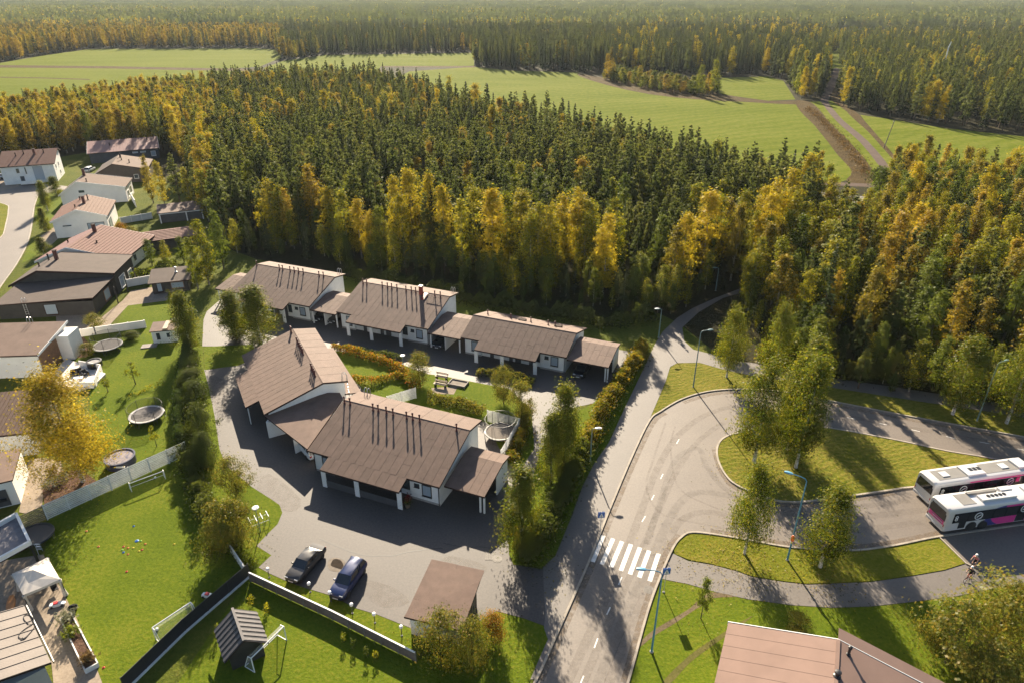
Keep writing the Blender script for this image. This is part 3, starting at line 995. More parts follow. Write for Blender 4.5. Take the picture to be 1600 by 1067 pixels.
        sn.tube([(13.0, r - 1.0, R - 1.0 * sl + .35), (15.6, r - 1.0, R - 1.0 * sl + .35)], .03, 6)
        for u in (13.1, 14.3, 15.5):
            sn.tube([(u, r - 1.0, R - 1.0 * sl), (u, r - 1.0, R - 1.0 * sl + .35)], .025, 6)
        sn.build('snow_guard', M_pipe, t)
    if ladder:
        hoop_ladder(t, ladder[0], ladder[1], ladder[2], 0, 2.6)
    return t

RA = -22.3
RO = Vector((-28.3, 99.86))
ru = Vector((math.cos(R_(RA)), math.sin(R_(RA))))
rv = Vector((-ru.y, ru.x))
def ROW(u, v=0.0):
    p = RO + ru * u + rv * v
    return (p.x, p.y)
e_, rr_, RR_, ww_, fe_ = 3.05, 7.5, 5.42, 10.6, 4.85
terrace('white terraced block with brown roof beside the dark sheds at the wood edge', ROW(-21.9), RA, 16.7, ww_, e_, rr_, RR_, fe_, (3.2, 12.6, 1.7),
        [.4, 5.4, 6.1, 7.7, 8.6, 9.5, 10.5, 13.8, 14.7], 1, ladder=(15.6, ww_ + .05, fe_))
terrace('white terraced block with tall red chimney on its brown roof', ROW(0), RA, 16.76, ww_, e_, rr_, RR_, fe_, (2.9, 12.8, 1.7),
        [.75, 1.5, 4.5, 5.5, 6.3, 7.3, 9.0, 10.0, 10.8, 14.3, 15.3], 2, chimney=True, ladder=(15.9, ww_ + .05, fe_))
terrace('low white terraced block with small vents behind its ridge, nearest the footpath', ROW(22.4, -.3), RA, 16.62, 10.0, 2.9, 4.6, 4.6, 2.95, (3.0, 12.6, 1.7),
        [], 3, far_pipes=[1.4, 5.3, 8.6, 11.4, 12.5], ladder=False)
FA = -22.5
FO = (-23.02, 62.67)
terrace('large white terraced block with brown roof facing the car park', FO, FA, 16.75, ww_, e_, rr_, RR_, fe_, (2.9, 12.85, 1.75),
        [.4, 1.2, 4.4, 5.1, 6.2, 7.1, 8.9, 9.7, 10.6, 15.3], 4, screens=True, ladder=(1.4, ww_ + .05, fe_))
LA = -62.0
LO = (-38.3, 85.2)
b4 = terrace('terraced block turned sideways with its roof facing the garden hedge', LO, LA, 17.2, ww_, e_, rr_, RR_, fe_, (4.9, 13.6, 1.7),
             [.6, 1.0, 4.6, 5.4, 6.2, 7.0, 7.6, 8.3, 12.9, 13.6, 14.3, 14.9], 5, ladder=(16.6, ww_ + .05, fe_))
roof_slab(b4, 'veranda_roof', [(3.0, ww_ - .55, 2.9), (16.9, ww_ - .55, 2.9), (16.9, ww_ + 1.6, 2.6), (3.0, ww_ + 1.6, 2.6)], .16, M_roofa)
for u in (3.3, 8, 12.5, 16.6):
    p = MB()
    p.b2((u - .06, ww_ + 1.35, 0), (u + .06, ww_ + 1.47, 2.45))
    p.build('veranda_post', M_white, b4)

# carports between and beside the blocks
def carport(label, A, ang, w, d, z0, z1, posts, walls, rows=5, seed=9, open_v=-.1):
    t = thing('carport', label, 'carport', (A[0], A[1], 0), R_(ang), 'brown roofed carports beside the terraced blocks')
    dr_ = d * .72
    z1 += .12
    rf = roof_slab(t, 'roof', [(0, 0, z0), (w, 0, z0), (w, dr_, z1), (0, dr_, z1)], .2, M_roofb)
    sl = (z1 - z0) / dr_
    s = math.hypot(1, sl)
    felt(rf, Vector((0, 0, z0)), Vector((1, 0, 0)), Vector((0, 1 / s, sl / s)), rows, 2, w / rows, dr_ * s / 2, [M_roof, M_roofa, M_roofb], seed)
    zb_ = z1 - .25
    rf2 = roof_slab(t, 'roof', [(0, dr_, z1 + .003), (w, dr_, z1 + .003), (w, d, zb_), (0, d, zb_)], .2, M_roofa)
    s3 = math.hypot(1, (zb_ - z1) / (d - dr_))
    felt(rf2, Vector((0, dr_, z1 + .003)), Vector((1, 0, 0)), Vector((0, 1 / s3, (zb_ - z1) / (d - dr_) / s3)), rows, 1, w / rows, (d - dr_) * s3, [M_roofa, M_roof], seed + 3)
    sl = (zb_ - z0) / d
    for (u, v) in posts:
        p = MB()
        p.b2((u - .09, v - .09, 0), (u + .09, v + .09, z0 + v * sl - .19))
        p.build('post', M_white, t)
    for (ua, va, ub, vb) in walls:
        m = MB()
        h0 = z0 + va * sl - .2
        h1 = z0 + vb * sl - .2
        if abs(ub - ua) < .5:
            m.prism([(ua, va, 0), (ua, vb, 0), (ua, vb, h1), (ua, va, h0)], (.12, 0, 0))
        else:
            m.b2((ua, va, 0), (ub, va + .12, h0))
        m.build('wall', M_white, t)
    return t
carport('carport with low sloping roof at the wood end of the first white block', ROW(-26.0, .9), RA, 4.06, 6.5, 2.55, 3.3, [(.3, .4), (.9, .4)], [(.2, 3.0, .2, 6.2)], 4, 21)
carport('carport roof bridging between the first block and the red chimney block', ROW(-5.18, -.2), RA, 5.16, 6.8, 2.6, 3.4, [(.25, .5), (4.9, .5)], [(2.5, .4, 2.5, 6.4), (.3, 6.4, 4.9, 6.4)], 5, 22)
carport('carport roof bridging between the red chimney block and the low block', ROW(16.8, -.4), RA, 5.55, 6.8, 2.6, 3.4, [(.3, .5), (5.2, .5)], [(2.7, .4, 2.7, 6.4), (.3, 6.4, 5.2, 6.4)], 5, 23)
carport('carport at the open end of the low block by the footpath hedge', ROW(39.05, -.3), RA, 6.1, 6.5, 2.6, 3.3, [(5.6, .45), (5.95, .45)], [(5.85, 3.4, 5.85, 6.3), (.2, 6.2, 5.9, 6.2)], 6, 24)
fu = Vector((math.cos(R_(FA)), math.sin(R_(FA))))
fv = Vector((-fu.y, fu.x))
pA = Vector(FO) + fu * 16.78 + fv * .9
carport('carport at the road end of the large block facing the car park', (pA.x, pA.y), FA, 4.7, 6.7, 2.6, 3.35, [(4.0, .45), (4.45, .45)], [(4.4, 3.6, 4.4, 6.5), (.2, 6.4, 4.4, 6.4)], 5, 25)
# wedge carport in the corner between the sideways block and the large block
wc = thing('carport', 'wedge shaped carport in the corner joining sideways block and large block', 'carport', (0, 0, 0), 0, 'brown roofed carports beside the terraced blocks')
wq = [G3(413, 649, 2.55), G3(480, 701, 2.55), G3(536, 622, 3.5), G3(531, 613, 3.7), G3(499, 613, 3.7)]
roof_slab(wc, 'roof', wq, .2, M_roofa)
def wall_line(root, p, q, h, name='wall', m=None, th=.12):
    mb = MB()
    a, b = Vector(p), Vector(q)
    d = (b - a).normalized()
    n = Vector((-d.y, d.x)) * th / 2
    mb.prism([(a.x + n.x, a.y + n.y, 0), (b.x + n.x, b.y + n.y, 0), (b.x - n.x, b.y - n.y, 0), (a.x - n.x, a.y - n.y, 0)], (0, 0, h))
    return mb.build(name, m or M_white, root)
wall_line(wc, G(421, 684), G(446, 677), 2.3)
wall_line(wc, G(462, 708), G(482, 698), 2.3)
wall_line(wc, G(421, 684), G(446, 655), 2.4)
wall_line(wc, G(505, 660), G(540, 640), 2.4)

# ------------------------------------------------------------------ bicycle and waste shed in the car park
sh = thing('yard_shed', 'small flat roofed brown shed with white walls beside the car park', 'shed', (0, 0, 0))
sq = [G3(631, 963, 2.35), G3(722, 985, 2.35), G3(750, 907, 2.95), G3(688, 876, 2.95)]
srf = roof_slab(sh, 'roof', sq, .18, M_roofa)
a, b, c, d = sq
eu = (b - a).normalized(); ln = (b - a).length
ev = ((d - a) - eu * (d - a).dot(eu)).normalized(); lw = (d - a).dot(ev)
felt(srf, a + eu * .05, eu, ev, 2, 7, (ln - .1) / 2, lw / 7, [M_roofa, M_roof], 31, .014)
cen = sum(sq, Vector()) / 4
def inn(p, k=.86):
    q = cen + (p - cen) * k
    return (q.x, q.y)
wall_line(sh, inn(a), inn(b), 2.1, 'wall')
wall_line(sh, inn(a), inn(d), 2.3, 'wall')
wall_line(sh, inn(d), inn(c), 2.5, 'wall')
m1 = Vector(inn(b)).lerp(Vector(inn(c)), .45)
wall_line(sh, inn(b), m1, 2.2, 'slat_wall', M_galv)
for k in range(9):
    p = Vector(inn(b, .885)).lerp(Vector(inn(c, .885)), .04 + k * .115)
    mb = MB()
    mb.b2((p.x - .05, p.y - .05, 0), (p.x + .05, p.y + .05, 2.35))
    mb.build('post', M_galv, sh)

# ------------------------------------------------------------------ generic detached houses
def house(name, label, cat, A, ang, W, D, prof, wallm, roofm, axis='gable', over=.4, th=.22, wins=(), doors=(), pipes=(), rib=None, trim=None, group=None, ribw=.55, base=0.0, roof2=None):
    """A: near left corner, u along the near wall, v away from it. prof: roof line [(s, z), ...] across u (axis gable) or v (axis side)"""
    t = thing(name, label, cat, (A[0], A[1], base), R_(ang), group)
    ex = D if axis == 'gable' else W
    def P3(s, e, z):
        return (s, e, z) if axis == 'gable' else (e, s, z)
    s0, s1 = prof[0][0], prof[-1][0]
    body = [P3(s0, 0, 0), P3(s1, 0, 0)] + [P3(s, 0, z - th - .02) for s, z in reversed(prof)]
    mb = MB()
    mb.prism(body, P3(0, ex, 0))
    mb.build('wall', wallm, t)
    n = len(prof)
    for i in range(n - 1):
        (sa, za), (sb, zb) = prof[i], prof[i + 1]
        k = (zb - za) / (sb - sa)
        if i == 0:
            sa, za = sa - over, za - over * k
        if i == n - 2:
            sb, zb = sb + over, zb + over * k
        q = [P3(sa, -over, za), P3(sb, -over, zb), P3(sb, ex + over, zb), P3(sa, ex + over, za)]
        rm = roofm if not (roof2 and i) else roof2
        rf = roof_slab(t, 'roof', q, th, rm)
        if rib:
            mbx = MB()
            if rib == 'seam':
                cnt = int((ex + 2 * over) / ribw)
                for j in range(cnt + 1):
                    e = -over + (ex + 2 * over) * j / cnt
                    mbx.prism([P3(sa, e - .03, za), P3(sb, e - .03, zb), P3(sb, e - .03, zb + .05), P3(sa, e - .03, za + .05)], P3(0, .06, 0))
                so = mbx.build('roof_seam', rm, rf)
                so['kind'] = 'stuff'
            elif rib == 'tile':
                ln_ = math.hypot(sb - sa, zb - za)
                rows = max(4, int(ln_ / ribw))
                cols = max(4, int((ex + 2 * over) / (ribw * 1.3)))
                es = P3(1, 0, k); ee = P3(0, 1, 0)
                es = Vector(es).normalized(); ee = Vector(ee)
                nn = es.cross(ee)
                if nn.z < 0:
                    nn = -nn
                basem = Matrix((es, ee, nn)).transposed()
                up = 1 if zb > za else -1
                dl, dc = ln_ / rows, (ex + 2 * over) / cols
                key = ('tile', round(dl, 2), round(dc, 2), rm.name, up)
                if key not in SHEETS:
                    m3 = MB()
                    lo_, hi_ = (.09, .03) if up > 0 else (.03, .09)
                    m3.add([(0.01, .015, 0), (dl - .01, .015, 0), (dl - .01, dc - .015, 0), (.01, dc - .015, 0), (.01, .015, lo_), (dl - .01, .015, hi_), (dl - .01, dc - .015, hi_), (.01, dc - .015, lo_)],
                           [(3, 2, 1, 0), (4, 5, 6, 7), (0, 1, 5, 4), (1, 2, 6, 5), (2, 3, 7, 6), (3, 0, 4, 7)])
                    m3.mats = [rm]
                    SHEETS[key] = m3.mesh('roof_tile')
                for a_ in range(rows):
                    for c_ in range(cols):
                        o_ = bpy.data.objects.new('roof_tile', SHEETS[key])
                        COL.objects.link(o_)
                        o_.parent = rf
                        o_.location = Vector(P3(sa, -over, za)) + es * (a_ * dl) + ee * (c_ * dc) + nn * .003
                        o_.rotation_euler = basem.to_euler()
    if trim:
        for i in range(n - 1):
            (sa, za), (sb, zb) = prof[i], prof[i + 1]
            k = (zb - za) / (sb - sa)
            if i == 0:
                sa, za = sa - over, za - over * k
            if i == n - 2:
                sb, zb = sb + over, zb + over * k
            for e in (-over - .06, ex + over + .01):
                m2 = MB()
                m2.prism([P3(sa, e, za - .3), P3(sb, e, zb - .3), P3(sb, e, zb + .06), P3(sa, e, za + .06)], P3(0, .05, 0))
                m2.build('barge_board', trim, t)
    for w_ in wins:
        f, pos, z, w, h = w_[:5]
        gm_ = w_[5] if len(w_) > 5 else M_glass
        fm = w_[6] if len(w_) > 6 else M_white2
        if f == 'n': window(t, pos, -.03, z, w, h, 0, fm, gm_)
        if f == 'r': window(t, W + .03, pos, z, w, h, 90, fm, gm_)
        if f == 'b': window(t, pos, D + .03, z, w, h, 180, fm, gm_)
        if f == 'l': window(t, -.03, pos, z, w, h, 270, fm, gm_)
    for d_ in doors:
        f, pos, w, h, m_ = d_
        if f == 'n': door(t, pos, -.06, .05, w, h, 0, m_, True)
        if f == 'r': door(t, W + .06, pos, .05, w, h, 90, m_, True)
    def zat(s):
        for i in range(n - 1):
            if prof[i][0] <= s <= prof[i + 1][0]:
                f = (s - prof[i][0]) / (prof[i + 1][0] - prof[i][0])
                return prof[i][1] + f * (prof[i + 1][1] - prof[i][1])
        return prof[-1][1]
    for p_ in pipes:
        s, e, h = p_[:3]
        r = p_[3] if len(p_) > 3 else .12
        x_, y_, _ = P3(s, e, 0)
        if r > .2:
            c = MB()
            c.b2((x_ - r, y_ - r, zat(s) - .6), (x_ + r, y_ + r, zat(s) + h))
            ch = c.build('chimney', p_[4] if len(p_) > 4 else M_pipe, t)
            k2 = MB()
            k2.b2((x_ - r - .06, y_ - r - .06, zat(s) + h), (x_ + r + .06, y_ + r + .06, zat(s) + h + .1))
            k2.build('chimney_cap', M_fascia, ch)
        else:
            vent_pipe(t, x_, y_, zat(s), h, r, M_fascia)
    return t

h1 = house('detached_house', 'tall white two storey house with brown roof at the street end', 'house', (-143, 191.6), 21, 13, 10.5, [(0, 5.3), (8.0, 7.9), (10.5, 7.0)], M_white, M_tilebrown, 'side', .5,
           wins=[('n', 8.9, .6, 2.6, 4.2, M_blind), ('n', 5.9, 2.6, .5, 2.0), ('n', 4.0, 3.0, .9, 1.4), ('r', 2.5, 3.2, .9, 1.2), ('r', 6, 3.2, .9, 1.2), ('r', 6, .9, .9, 1.2)],
           doors=[('n', 4.6, 1.0, 2.1, M_grey)], pipes=[(5.4, 8.0, 1.4, .3), (5.0, 3.4, .9), (6.0, 5.2, .9), (6.0, 10.2, .9)])
pr = MB()
pr.b2((4.4, -2.6, .35), (9.8, -.05, .5)); pr.b2((4.4, -2.66, .5), (9.8, -2.6, 1.3))
pr.build('terrace', M_white, h1)
house('detached_house', 'dark blue grey house with red roof against the wood', 'house', (-133.5, 218.5), 25.8, 19.8, 9, [(0, 3.3), (9, 5.2)], M_blueb, M_roofred, 'side', .4, rib='seam', ribw=.9, trim=M_white,
      wins=[('n', 13.0, 2.2, 1.6, .4, M_blind), ('n', 15.3, 2.2, 1.6, .4, M_blind), ('n', 18.2, .8, 1.4, 1.6, M_blind)], pipes=[(7.5, 17, 1.3), (5, 6, .8)])
house('detached_house', 'dark brown house with grey gabled roof behind the orange birches', 'house', (-117.0, 192.2), 19, 13, 12.5, [(0, 3.2), (4.7, 5.6), (13, 3.7)], M_brownb, M_roofgrey, 'gable', .4,
      pipes=[(5.4, 9, 1.2), (6.2, 6, 1.6), (8.4, 4, .9)], wins=[('n', 10, 1, 1.2, 1.2), ('r', 5, 1, 1.2, 1.2)], roof2=M_rooftan)
house('detached_house', 'white gabled house with pale roof and black chimney', 'house', (-114.4, 170.6), 17, 15, 9, [(0, 3.1), (4.5, 6.0), (15, 4.0)], M_white2, M_roofgrey, 'gable', .35, trim=M_white2,
      wins=[('n', 5.0, 3.0, 1.5, .8), ('r', 2.5, .8, 1.6, 1.6), ('r', 6, .8, 2.0, 1.9)], pipes=[(4.9, 6.5, 1.7, .28), (6.5, 1.0, .8)], roof2=M_rooftan)
house('detached_house', 'white house with pinkish brown tiled roof and glazed corner', 'house', (-100.9, 145.2), 20, 10.6, 12.5, [(0, 4.0), (5.2, 6.1), (10.6, 4.3)], M_white2, M_tilebrown, 'gable', .4, rib='tile', ribw=.62, trim=M_white2,
      wins=[('n', 2.6, 2.4, 1.9, .45), ('n', 8.2, .3, 3.4, 2.5, M_blind, M_black), ('r', 3.0, .3, 3.0, 2.4, M_blind, M_black)], pipes=[(5.9, 5.5, 1.6, .28), (4.4, 9.5, .8), (6.2, 8.5, 1.4), (4.6, 2.5, .7)], roof2=mat('pale_roof_tile', (0.19, 0.125, 0.098), 0.85, 0.15, 2.0, spec=.15))
house('detached_house', 'house with bright red tiled roof beside the silver car', 'house', (-91.2, 123.8), 4, 16.2, 13.5, [(0, 2.9), (6.2, 5.4), (16.2, 2.9)], M_white2, M_roofrust, 'gable', .4, rib='tile', ribw=.62, trim=M_white2,
      pipes=[(7.0, 9.5, 1.6, .28), (3.2, 6, .7), (9.5, 4.5, .5)], wins=[('r', 4, .8, 1.4, 1.4), ('r', 9, .8, 2.2, 2.0)], roof2=M_tilered)
h7 = house('detached_house', 'big black boarded house with grey brown roofs and white ladder', 'house', (-88.3, 111.6), 8, 17.2, 9, [(0, 2.9), (5, 5.3), (17.2, 4.2)], M_dark, M_roofgrey, 'gable', .35, trim=M_fascia,
           pipes=[(5.9, 5.5, 1.7, .26), (4.2, 6.2, 1.2), (3.4, 4.0, .8)], wins=[('r', 3.0, .4, 2.6, 2.2, M_blind), ('r', 6.8, .6, 1.8, 1.6, M_blind)])
# lean-to wing of the black house in front of the gable
wg = MB()
wg.prism([(1.6, -8.6, 0), (16.6, -8.6, 0), (16.6, -.06, 0), (1.6, -.06, 0)], (0, 0, 2.5))
wg.build('wing_wall', M_dark, h7)
roof_slab(h7, 'wing_roof', [(1.2, -9.0, 2.75), (17.0, -9.0, 3.2), (17.4, -.1, 3.6), (1.2, -.1, 3.1)], .2, M_roofgrey)
window(h7, 9.8, -8.64, .4, 2.0, 1.9, 0, M_fascia, M_blind)
window(h7, 16.64, -3, .4, 2.4, 2.0, 90, M_wood, M_blind)
hoop_ladder(h7, 6.0, -8.7, 2.6, PI, 2.0)
for u in (18.6,):
    for v in (-4.5, .5, 5):
        m = MB(); m.b2((u, v, 0), (u + .14, v + .14, 3.2)); m.build('post', M_dark, h7)
h8 = house('detached_house', 'white house with brown flat roof and wood clad gable by the terrace', 'house', (-86, 83.0), 4, 19.4, 8.2, [(0, 3.7), (8.2, 4.7)], M_white2, M_roof, 'side', .25, trim=None,
           wins=[('r', 1.6, .3, 2.0, 2.3, M_glass, M_galv)])
wd = MB()
wd.b2((19.42, 0.1, 0.1), (19.5, 4.9, 3.6))
wd.build('wood_cladding', M_wood, h8)
nb = MB()
nb.b2((19.42, 5.0, 0), (21.2, 8.1, 3.9))
nb.build('side_wall', M_white2, h8)
fb = MB()
fb.prism([(19.68, -.3, 3.45), (19.68, 8.5, 4.5), (19.68, 8.5, 4.85), (19.68, -.3, 3.78)], (.08, 0, 0))
fb.build('barge_board', M_white, h8)
hoop_ladder(h8, 14.5, 8.5, 4.7, 0, 2)
house('detached_house', 'white house with tan ribbed roof behind the yellow birch', 'house', (-76, 61.9), 12, 20.2, 7.5, [(0, 3.4), (7.5, 4.6)], M_white2, M_rooftan, 'side', .35, rib='seam', ribw=.45, wins=[('n', 16, 1, 1.2, 1.2), ('r', 3, .8, 1.4, 1.5)])
h10 = house('garage', 'white box garage with flat brown roof and black shelf opening', 'garage', (-60.2, 53.9), 25, 8.2, 5.8, [(0, 3.2), (5.8, 3.35)], M_white2, M_roof, 'side', .12, th=.16)
op = MB(); op.b2((2.2, -.07, .15), (7.4, -.01, 2.2)); op.build('opening', M_grey, h10)  # flat panel on a closed wall, dark colour stands for shade inside
wl_ = MB(); wl_.b2((2.3, -.3, .9), (7.2, -.075, 1.15)); wl_.build('shelf', M_black, h10)
ww2 = MB(); ww2.b2((4.4, -.2, .15), (5.6, -.08, .85)); ww2.build('log_box', M_wood, h10)
# open terrace roof with white parapet
rt = thing('roof_terrace', 'grey decked roof terrace with white parapet beside the wood slat fence', 'terrace', (0, 0, 0))
tq = [G3(-30, 838, 2.9), G3(27, 806, 2.9), G3(48, 850, 2.9), G3(-30, 893, 2.9)]
roof_slab(rt, 'deck', tq, .2, mat('grey_deck', (0.16, 0.15, 0.16), .7, .2, 2, .2))
for i in range(3):
    a, b = tq[i], tq[i + 1]
    d = (b - a).normalized(); n = Vector((-d.y, d.x, 0)) * .12
    mb = MB(); mb.prism([a + n, b + n, b - n, a - n], (0, 0, .45)); mb.build('parapet', M_white2, rt)
for p in tq[:3]:
    mb = MB(); mb.b2((p.x - .09, p.y - .09, 0), (p.x + .09, p.y + .09, 2.7)); mb.build('post', M_black, rt)
q0, q1 = tq[3].lerp(tq[2], .0), tq[2]
d = (q1 - q0).normalized(); n = Vector((-d.y, d.x, 0)) * .1
mb = MB(); mb.prism([q0 + n, q1 + n, q1 - n, q0 - n], (0, 0, .18)); mb.build('edge_beam', M_woodpale, rt)
# house at the bottom left corner
h12 = thing('detached_house', 'grey rendered house with pale ribbed roof beside the garden patio', 'house', (0, 0, 0))
eA, eB = G3(37.5, 945.5, 3.0), G3(80, 1034, 3.0)
fA, fB = eA + Vector((-5.6, -4.9, 1.7)), eB + Vector((-5.6, -4.9, 1.7))
r12 = roof_slab(h12, 'roof', [eA, eB, fB, fA], .2, mat('pale_roofing', (0.17, 0.14, 0.12), .7, .12, .8, .2, 8))
mb = MB()
for k in range(8):
    a = eA.lerp(eB, k / 7); b = fA.lerp(fB, k / 7)
    d = (eB - eA).normalized() * .03
    mb.prism([a - d, a + d, b + d, b - d], (0, 0, .05))
stuff(mb.build('roof_seam', MATS['pale_roofing'], r12))
ux = (eB - eA).normalized()
mb = MB()
ins = Vector((-.35, -.3, 0))
mb.prism([(eA + ins).to_2d().to_3d(), (eB + ins).to_2d().to_3d(), (fB - ins).to_2d().to_3d(), (fA - ins).to_2d().to_3d()], (0, 0, 2.75))
mb.build('wall', mat('grey_render', (0.33, 0.34, 0.33), .8, .08, .6), h12)
gt = MB(); gt.tube([eA + Vector((.1, .1, -.1)), eB + Vector((.1, .1, -.1))], .07, 6); gt.build('gutter', M_black, h12)
# dark loops on that roof, painted as shadows of ladder handles
def roof_pt(px, py):
    zz = 3.0
    for _ in range(12):
        p = G3(px, py, zz)
        n_ = (eB - eA).cross(fA - eA).normalized()
        zz = eA.z - (n_.x * (p.x - eA.x) + n_.y * (p.y - eA.y)) / n_.z
    return Vector((p.x, p.y, zz + .05))
mb = MB()
for lp in ([(45, 975), (38, 968), (38, 962), (45, 960), (52, 966), (52, 974), (46, 976)], [(50, 976), (40, 982), (31, 990), (30, 996), (38, 997), (48, 988), (54, 980)], [(36, 996), (33, 999), (40, 997), (46, 990)]):
    mb.tube(smooth([roof_pt(*p) for p in lp], 4), .03, 5)
tag(mb.build('handle_shadow', M_black), 'black loops on the pale ribbed roof, painted shadows of ladder handles', 'painted_shadow')

# building at the lower right: tan sheet roof, gable towards the verge
hb = thing('large_building', 'building with pinkish tan sheet roof beside the verge lawn', 'building', (24.3, 35.1, 0), R_(-25.2))
ridge, eave, hw, ln2 = 6.0, 4.0, 7.7, 26.0
for s in (-1, 1):
    q = [(0, 0, ridge), (s * hw, 0, eave), (s * hw, -ln2, eave), (0, -ln2, ridge)]
    rf = roof_slab(hb, 'roof', q, .22, mat('tan_sheet_roof', (0.2, 0.132, 0.106), .85, .08, .5, spec=.25))
    nrow = 22
    es = Vector((s * hw, 0, eave - ridge)).normalized()
    ee = Vector((0, -1, 0))
    nn = es.cross(ee) * (1 if es.cross(ee).z > 0 else -1)
    lnn = math.hypot(hw, ridge - eave)
    bmx = Matrix((es, ee, nn)).transposed()
    sw = ln2 / nrow
    mb = MB()
    mb.add([(0, .004, 0), (lnn, .004, 0), (lnn, sw - .002, 0), (0, sw - .002, 0), (0, .004, .012), (lnn, .004, .012), (lnn, sw - .002, .024), (0, sw - .002, .024)],
           [(3, 2, 1, 0), (4, 5, 6, 7), (0, 1, 5, 4), (1, 2, 6, 5), (2, 3, 7, 6), (3, 0, 4, 7)])
    mb.mats = [MATS['tan_sheet_roof']]
    me = mb.mesh('roofing_sheet')
    for k in range(nrow):
        o = bpy.data.objects.new('roofing_sheet', me)
        COL.objects.link(o)
        o.parent = rf
        o.location = Vector((0, -k * sw, ridge)) + nn * .004
        o.rotation_euler = bmx.to_euler()
mb = MB()
mb.prism([(-hw + .5, -.5, 0), (hw - .5, -.5, 0), (hw - .5, -.5, eave - .1), (0, -.5, ridge - .25), (-hw + .5, -.5, eave - .1)], (0, -ln2 + 1, 0))
mb.build('wall', M_white2, hb)
mb = MB()
mb.b2((-.14, -ln2, ridge - .03), (.14, 0, ridge + .06)); mb.build('ridge_cap', MATS['tan_sheet_roof'], hb)
mb = MB(); mb.prism([(-hw - .05, .03, eave - .3), (0, .03, ridge - .3), (0, .03, ridge + .05), (-hw - .05, .03, eave + .05)], (0, .05, 0)); mb.build('barge_board', M_white, hb)
mb = MB(); mb.prism([(hw + .05, .03, eave - .3), (0, .03, ridge - .3), (0, .03, ridge + .05), (hw + .05, .03, eave + .05)], (0, .05, 0)); mb.build('barge_board', M_white, hb)
vent_pipe(hb, .75, -.9, ridge - .2, .85, .1, M_black)
vent_pipe(hb, .05, -3.35, ridge, .5, .16, M_black)

# ------------------------------------------------------------------ sheds and outbuildings of the gardens
s1 = house('open_shed', 'open fronted garden shed with brown roof and white posts beside the wood', 'shed', (-83.0, 156.2), 24, 9.6, 5.2, [(0, 2.5), (5.2, 3.1)], M_brownb, M_roof, 'side', .3, th=.18)
mb = MB(); mb.b2((.5, -.07, .1), (9.1, -.01, 2.1)); mb.build('opening', M_grey, s1)  # dark sheet over the solid front, painted as the shaded shed interior
for u in (.2, 5.9, 9.4):
    mb = MB(); mb.b2((u - .12, -.3, 0), (u + .12, -.1, 2.3)); mb.build('post', M_white, s1)
mb = MB(); mb.b2((0, -.32, 2.1), (9.6, -.12, 2.28)); mb.build('beam', M_white, s1)
house('garden_shed', 'long garden shed with pinkish tiled roof behind the green shrubs', 'shed', (-76.6, 136.4), 27, 9.8, 4.2, [(0, 2.3), (4.2, 3.0)], M_brownb, M_tilered, 'side', .3, th=.18, rib='tile', ribw=.62)
s3 = house('sauna_cabin', 'small black garden sauna with grey roof and flue', 'shed', (-64.8, 113.8), 17, 6.0, 4.6, [(0, 2.4), (4.6, 3.0)], M_dark, M_roofgrey, 'side', .5, th=.18, wins=[('n', 1.2, .4, .9, 1.7, M_blind, M_fascia), ('n', 4.2, .8, 2.2, 1.2, M_blind, M_wood)])
vent_pipe(s3, 3.9, 3.0, 2.8, 1.0, .14, M_galv)
s4 = house('playhouse_shed', 'small white shed with split brown roof on the lawn', 'shed', (-55.8, 94.5), 13, 3.5, 2.6, [(0, 2.2), (2.6, 2.45)], M_white, M_roof, 'side', .2, th=.14, wins=[('n', .9, .75, .5, 1.0, M_glass, M_black)], doors=[('n', 2.4, .8, 1.8, M_white)])
mb = MB(); mb.b2((1.75, -.22, 2.22), (2.45, 2.8, 2.52)); mb.build('roof_strip', M_woodpale, s4)
mb = MB(); mb.b2((-1.6, -1.4, .02), (.6, -.1, .16)); mb.build('step_deck', M_woodgrey, s4)
s5 = thing('log_playhouse', 'black playhouse with striped gable roof beside the white goal', 'playhouse', (-22.4, 39.1, 0), R_(33))
mb = MB(); mb.prism([(-1.3, -1.6, 0), (1.3, -1.6, 0), (1.3, -1.6, 1.7), (0, -1.6, 2.75), (-1.3, -1.6, 1.7)], (0, 3.2, 0)); mb.build('wall', M_dark, s5)
M_slatr = mat('grey_roof_slat', (0.11, 0.1, 0.1), .7, .2, 3)
for s in (-1, 1):
    rf = roof_slab(s5, 'roof', [(0, -1.9, 2.95), (s * 1.75, -1.9, 1.55), (s * 1.75, 1.9, 1.55), (0, 1.9, 2.95)], .12, M_black)
    es = Vector((s * 1.75, 0, -1.4)); n_ = Vector((1.4 * s, 0, 1.75)).normalized()
    for k in range(7):
        y0 = -1.8 + k * .54
        mb = MB()
        a = Vector((0, y0, 2.95)) + n_ * .01; b = a + es
        mb.prism([a, b, b + n_ * .04, a + n_ * .04], (0, .27, 0))
        mb.build('slat', M_slatr, rf)
mb = MB(); mb.b2((-.1, -1.92, 2.93), (.1, 1.92, 3.05)); mb.build('ridge_cap', M_slatr, s5)
M_pent = mat('pale_canvas', (0.55, 0.5, 0.44), .9, .1, 1.5)

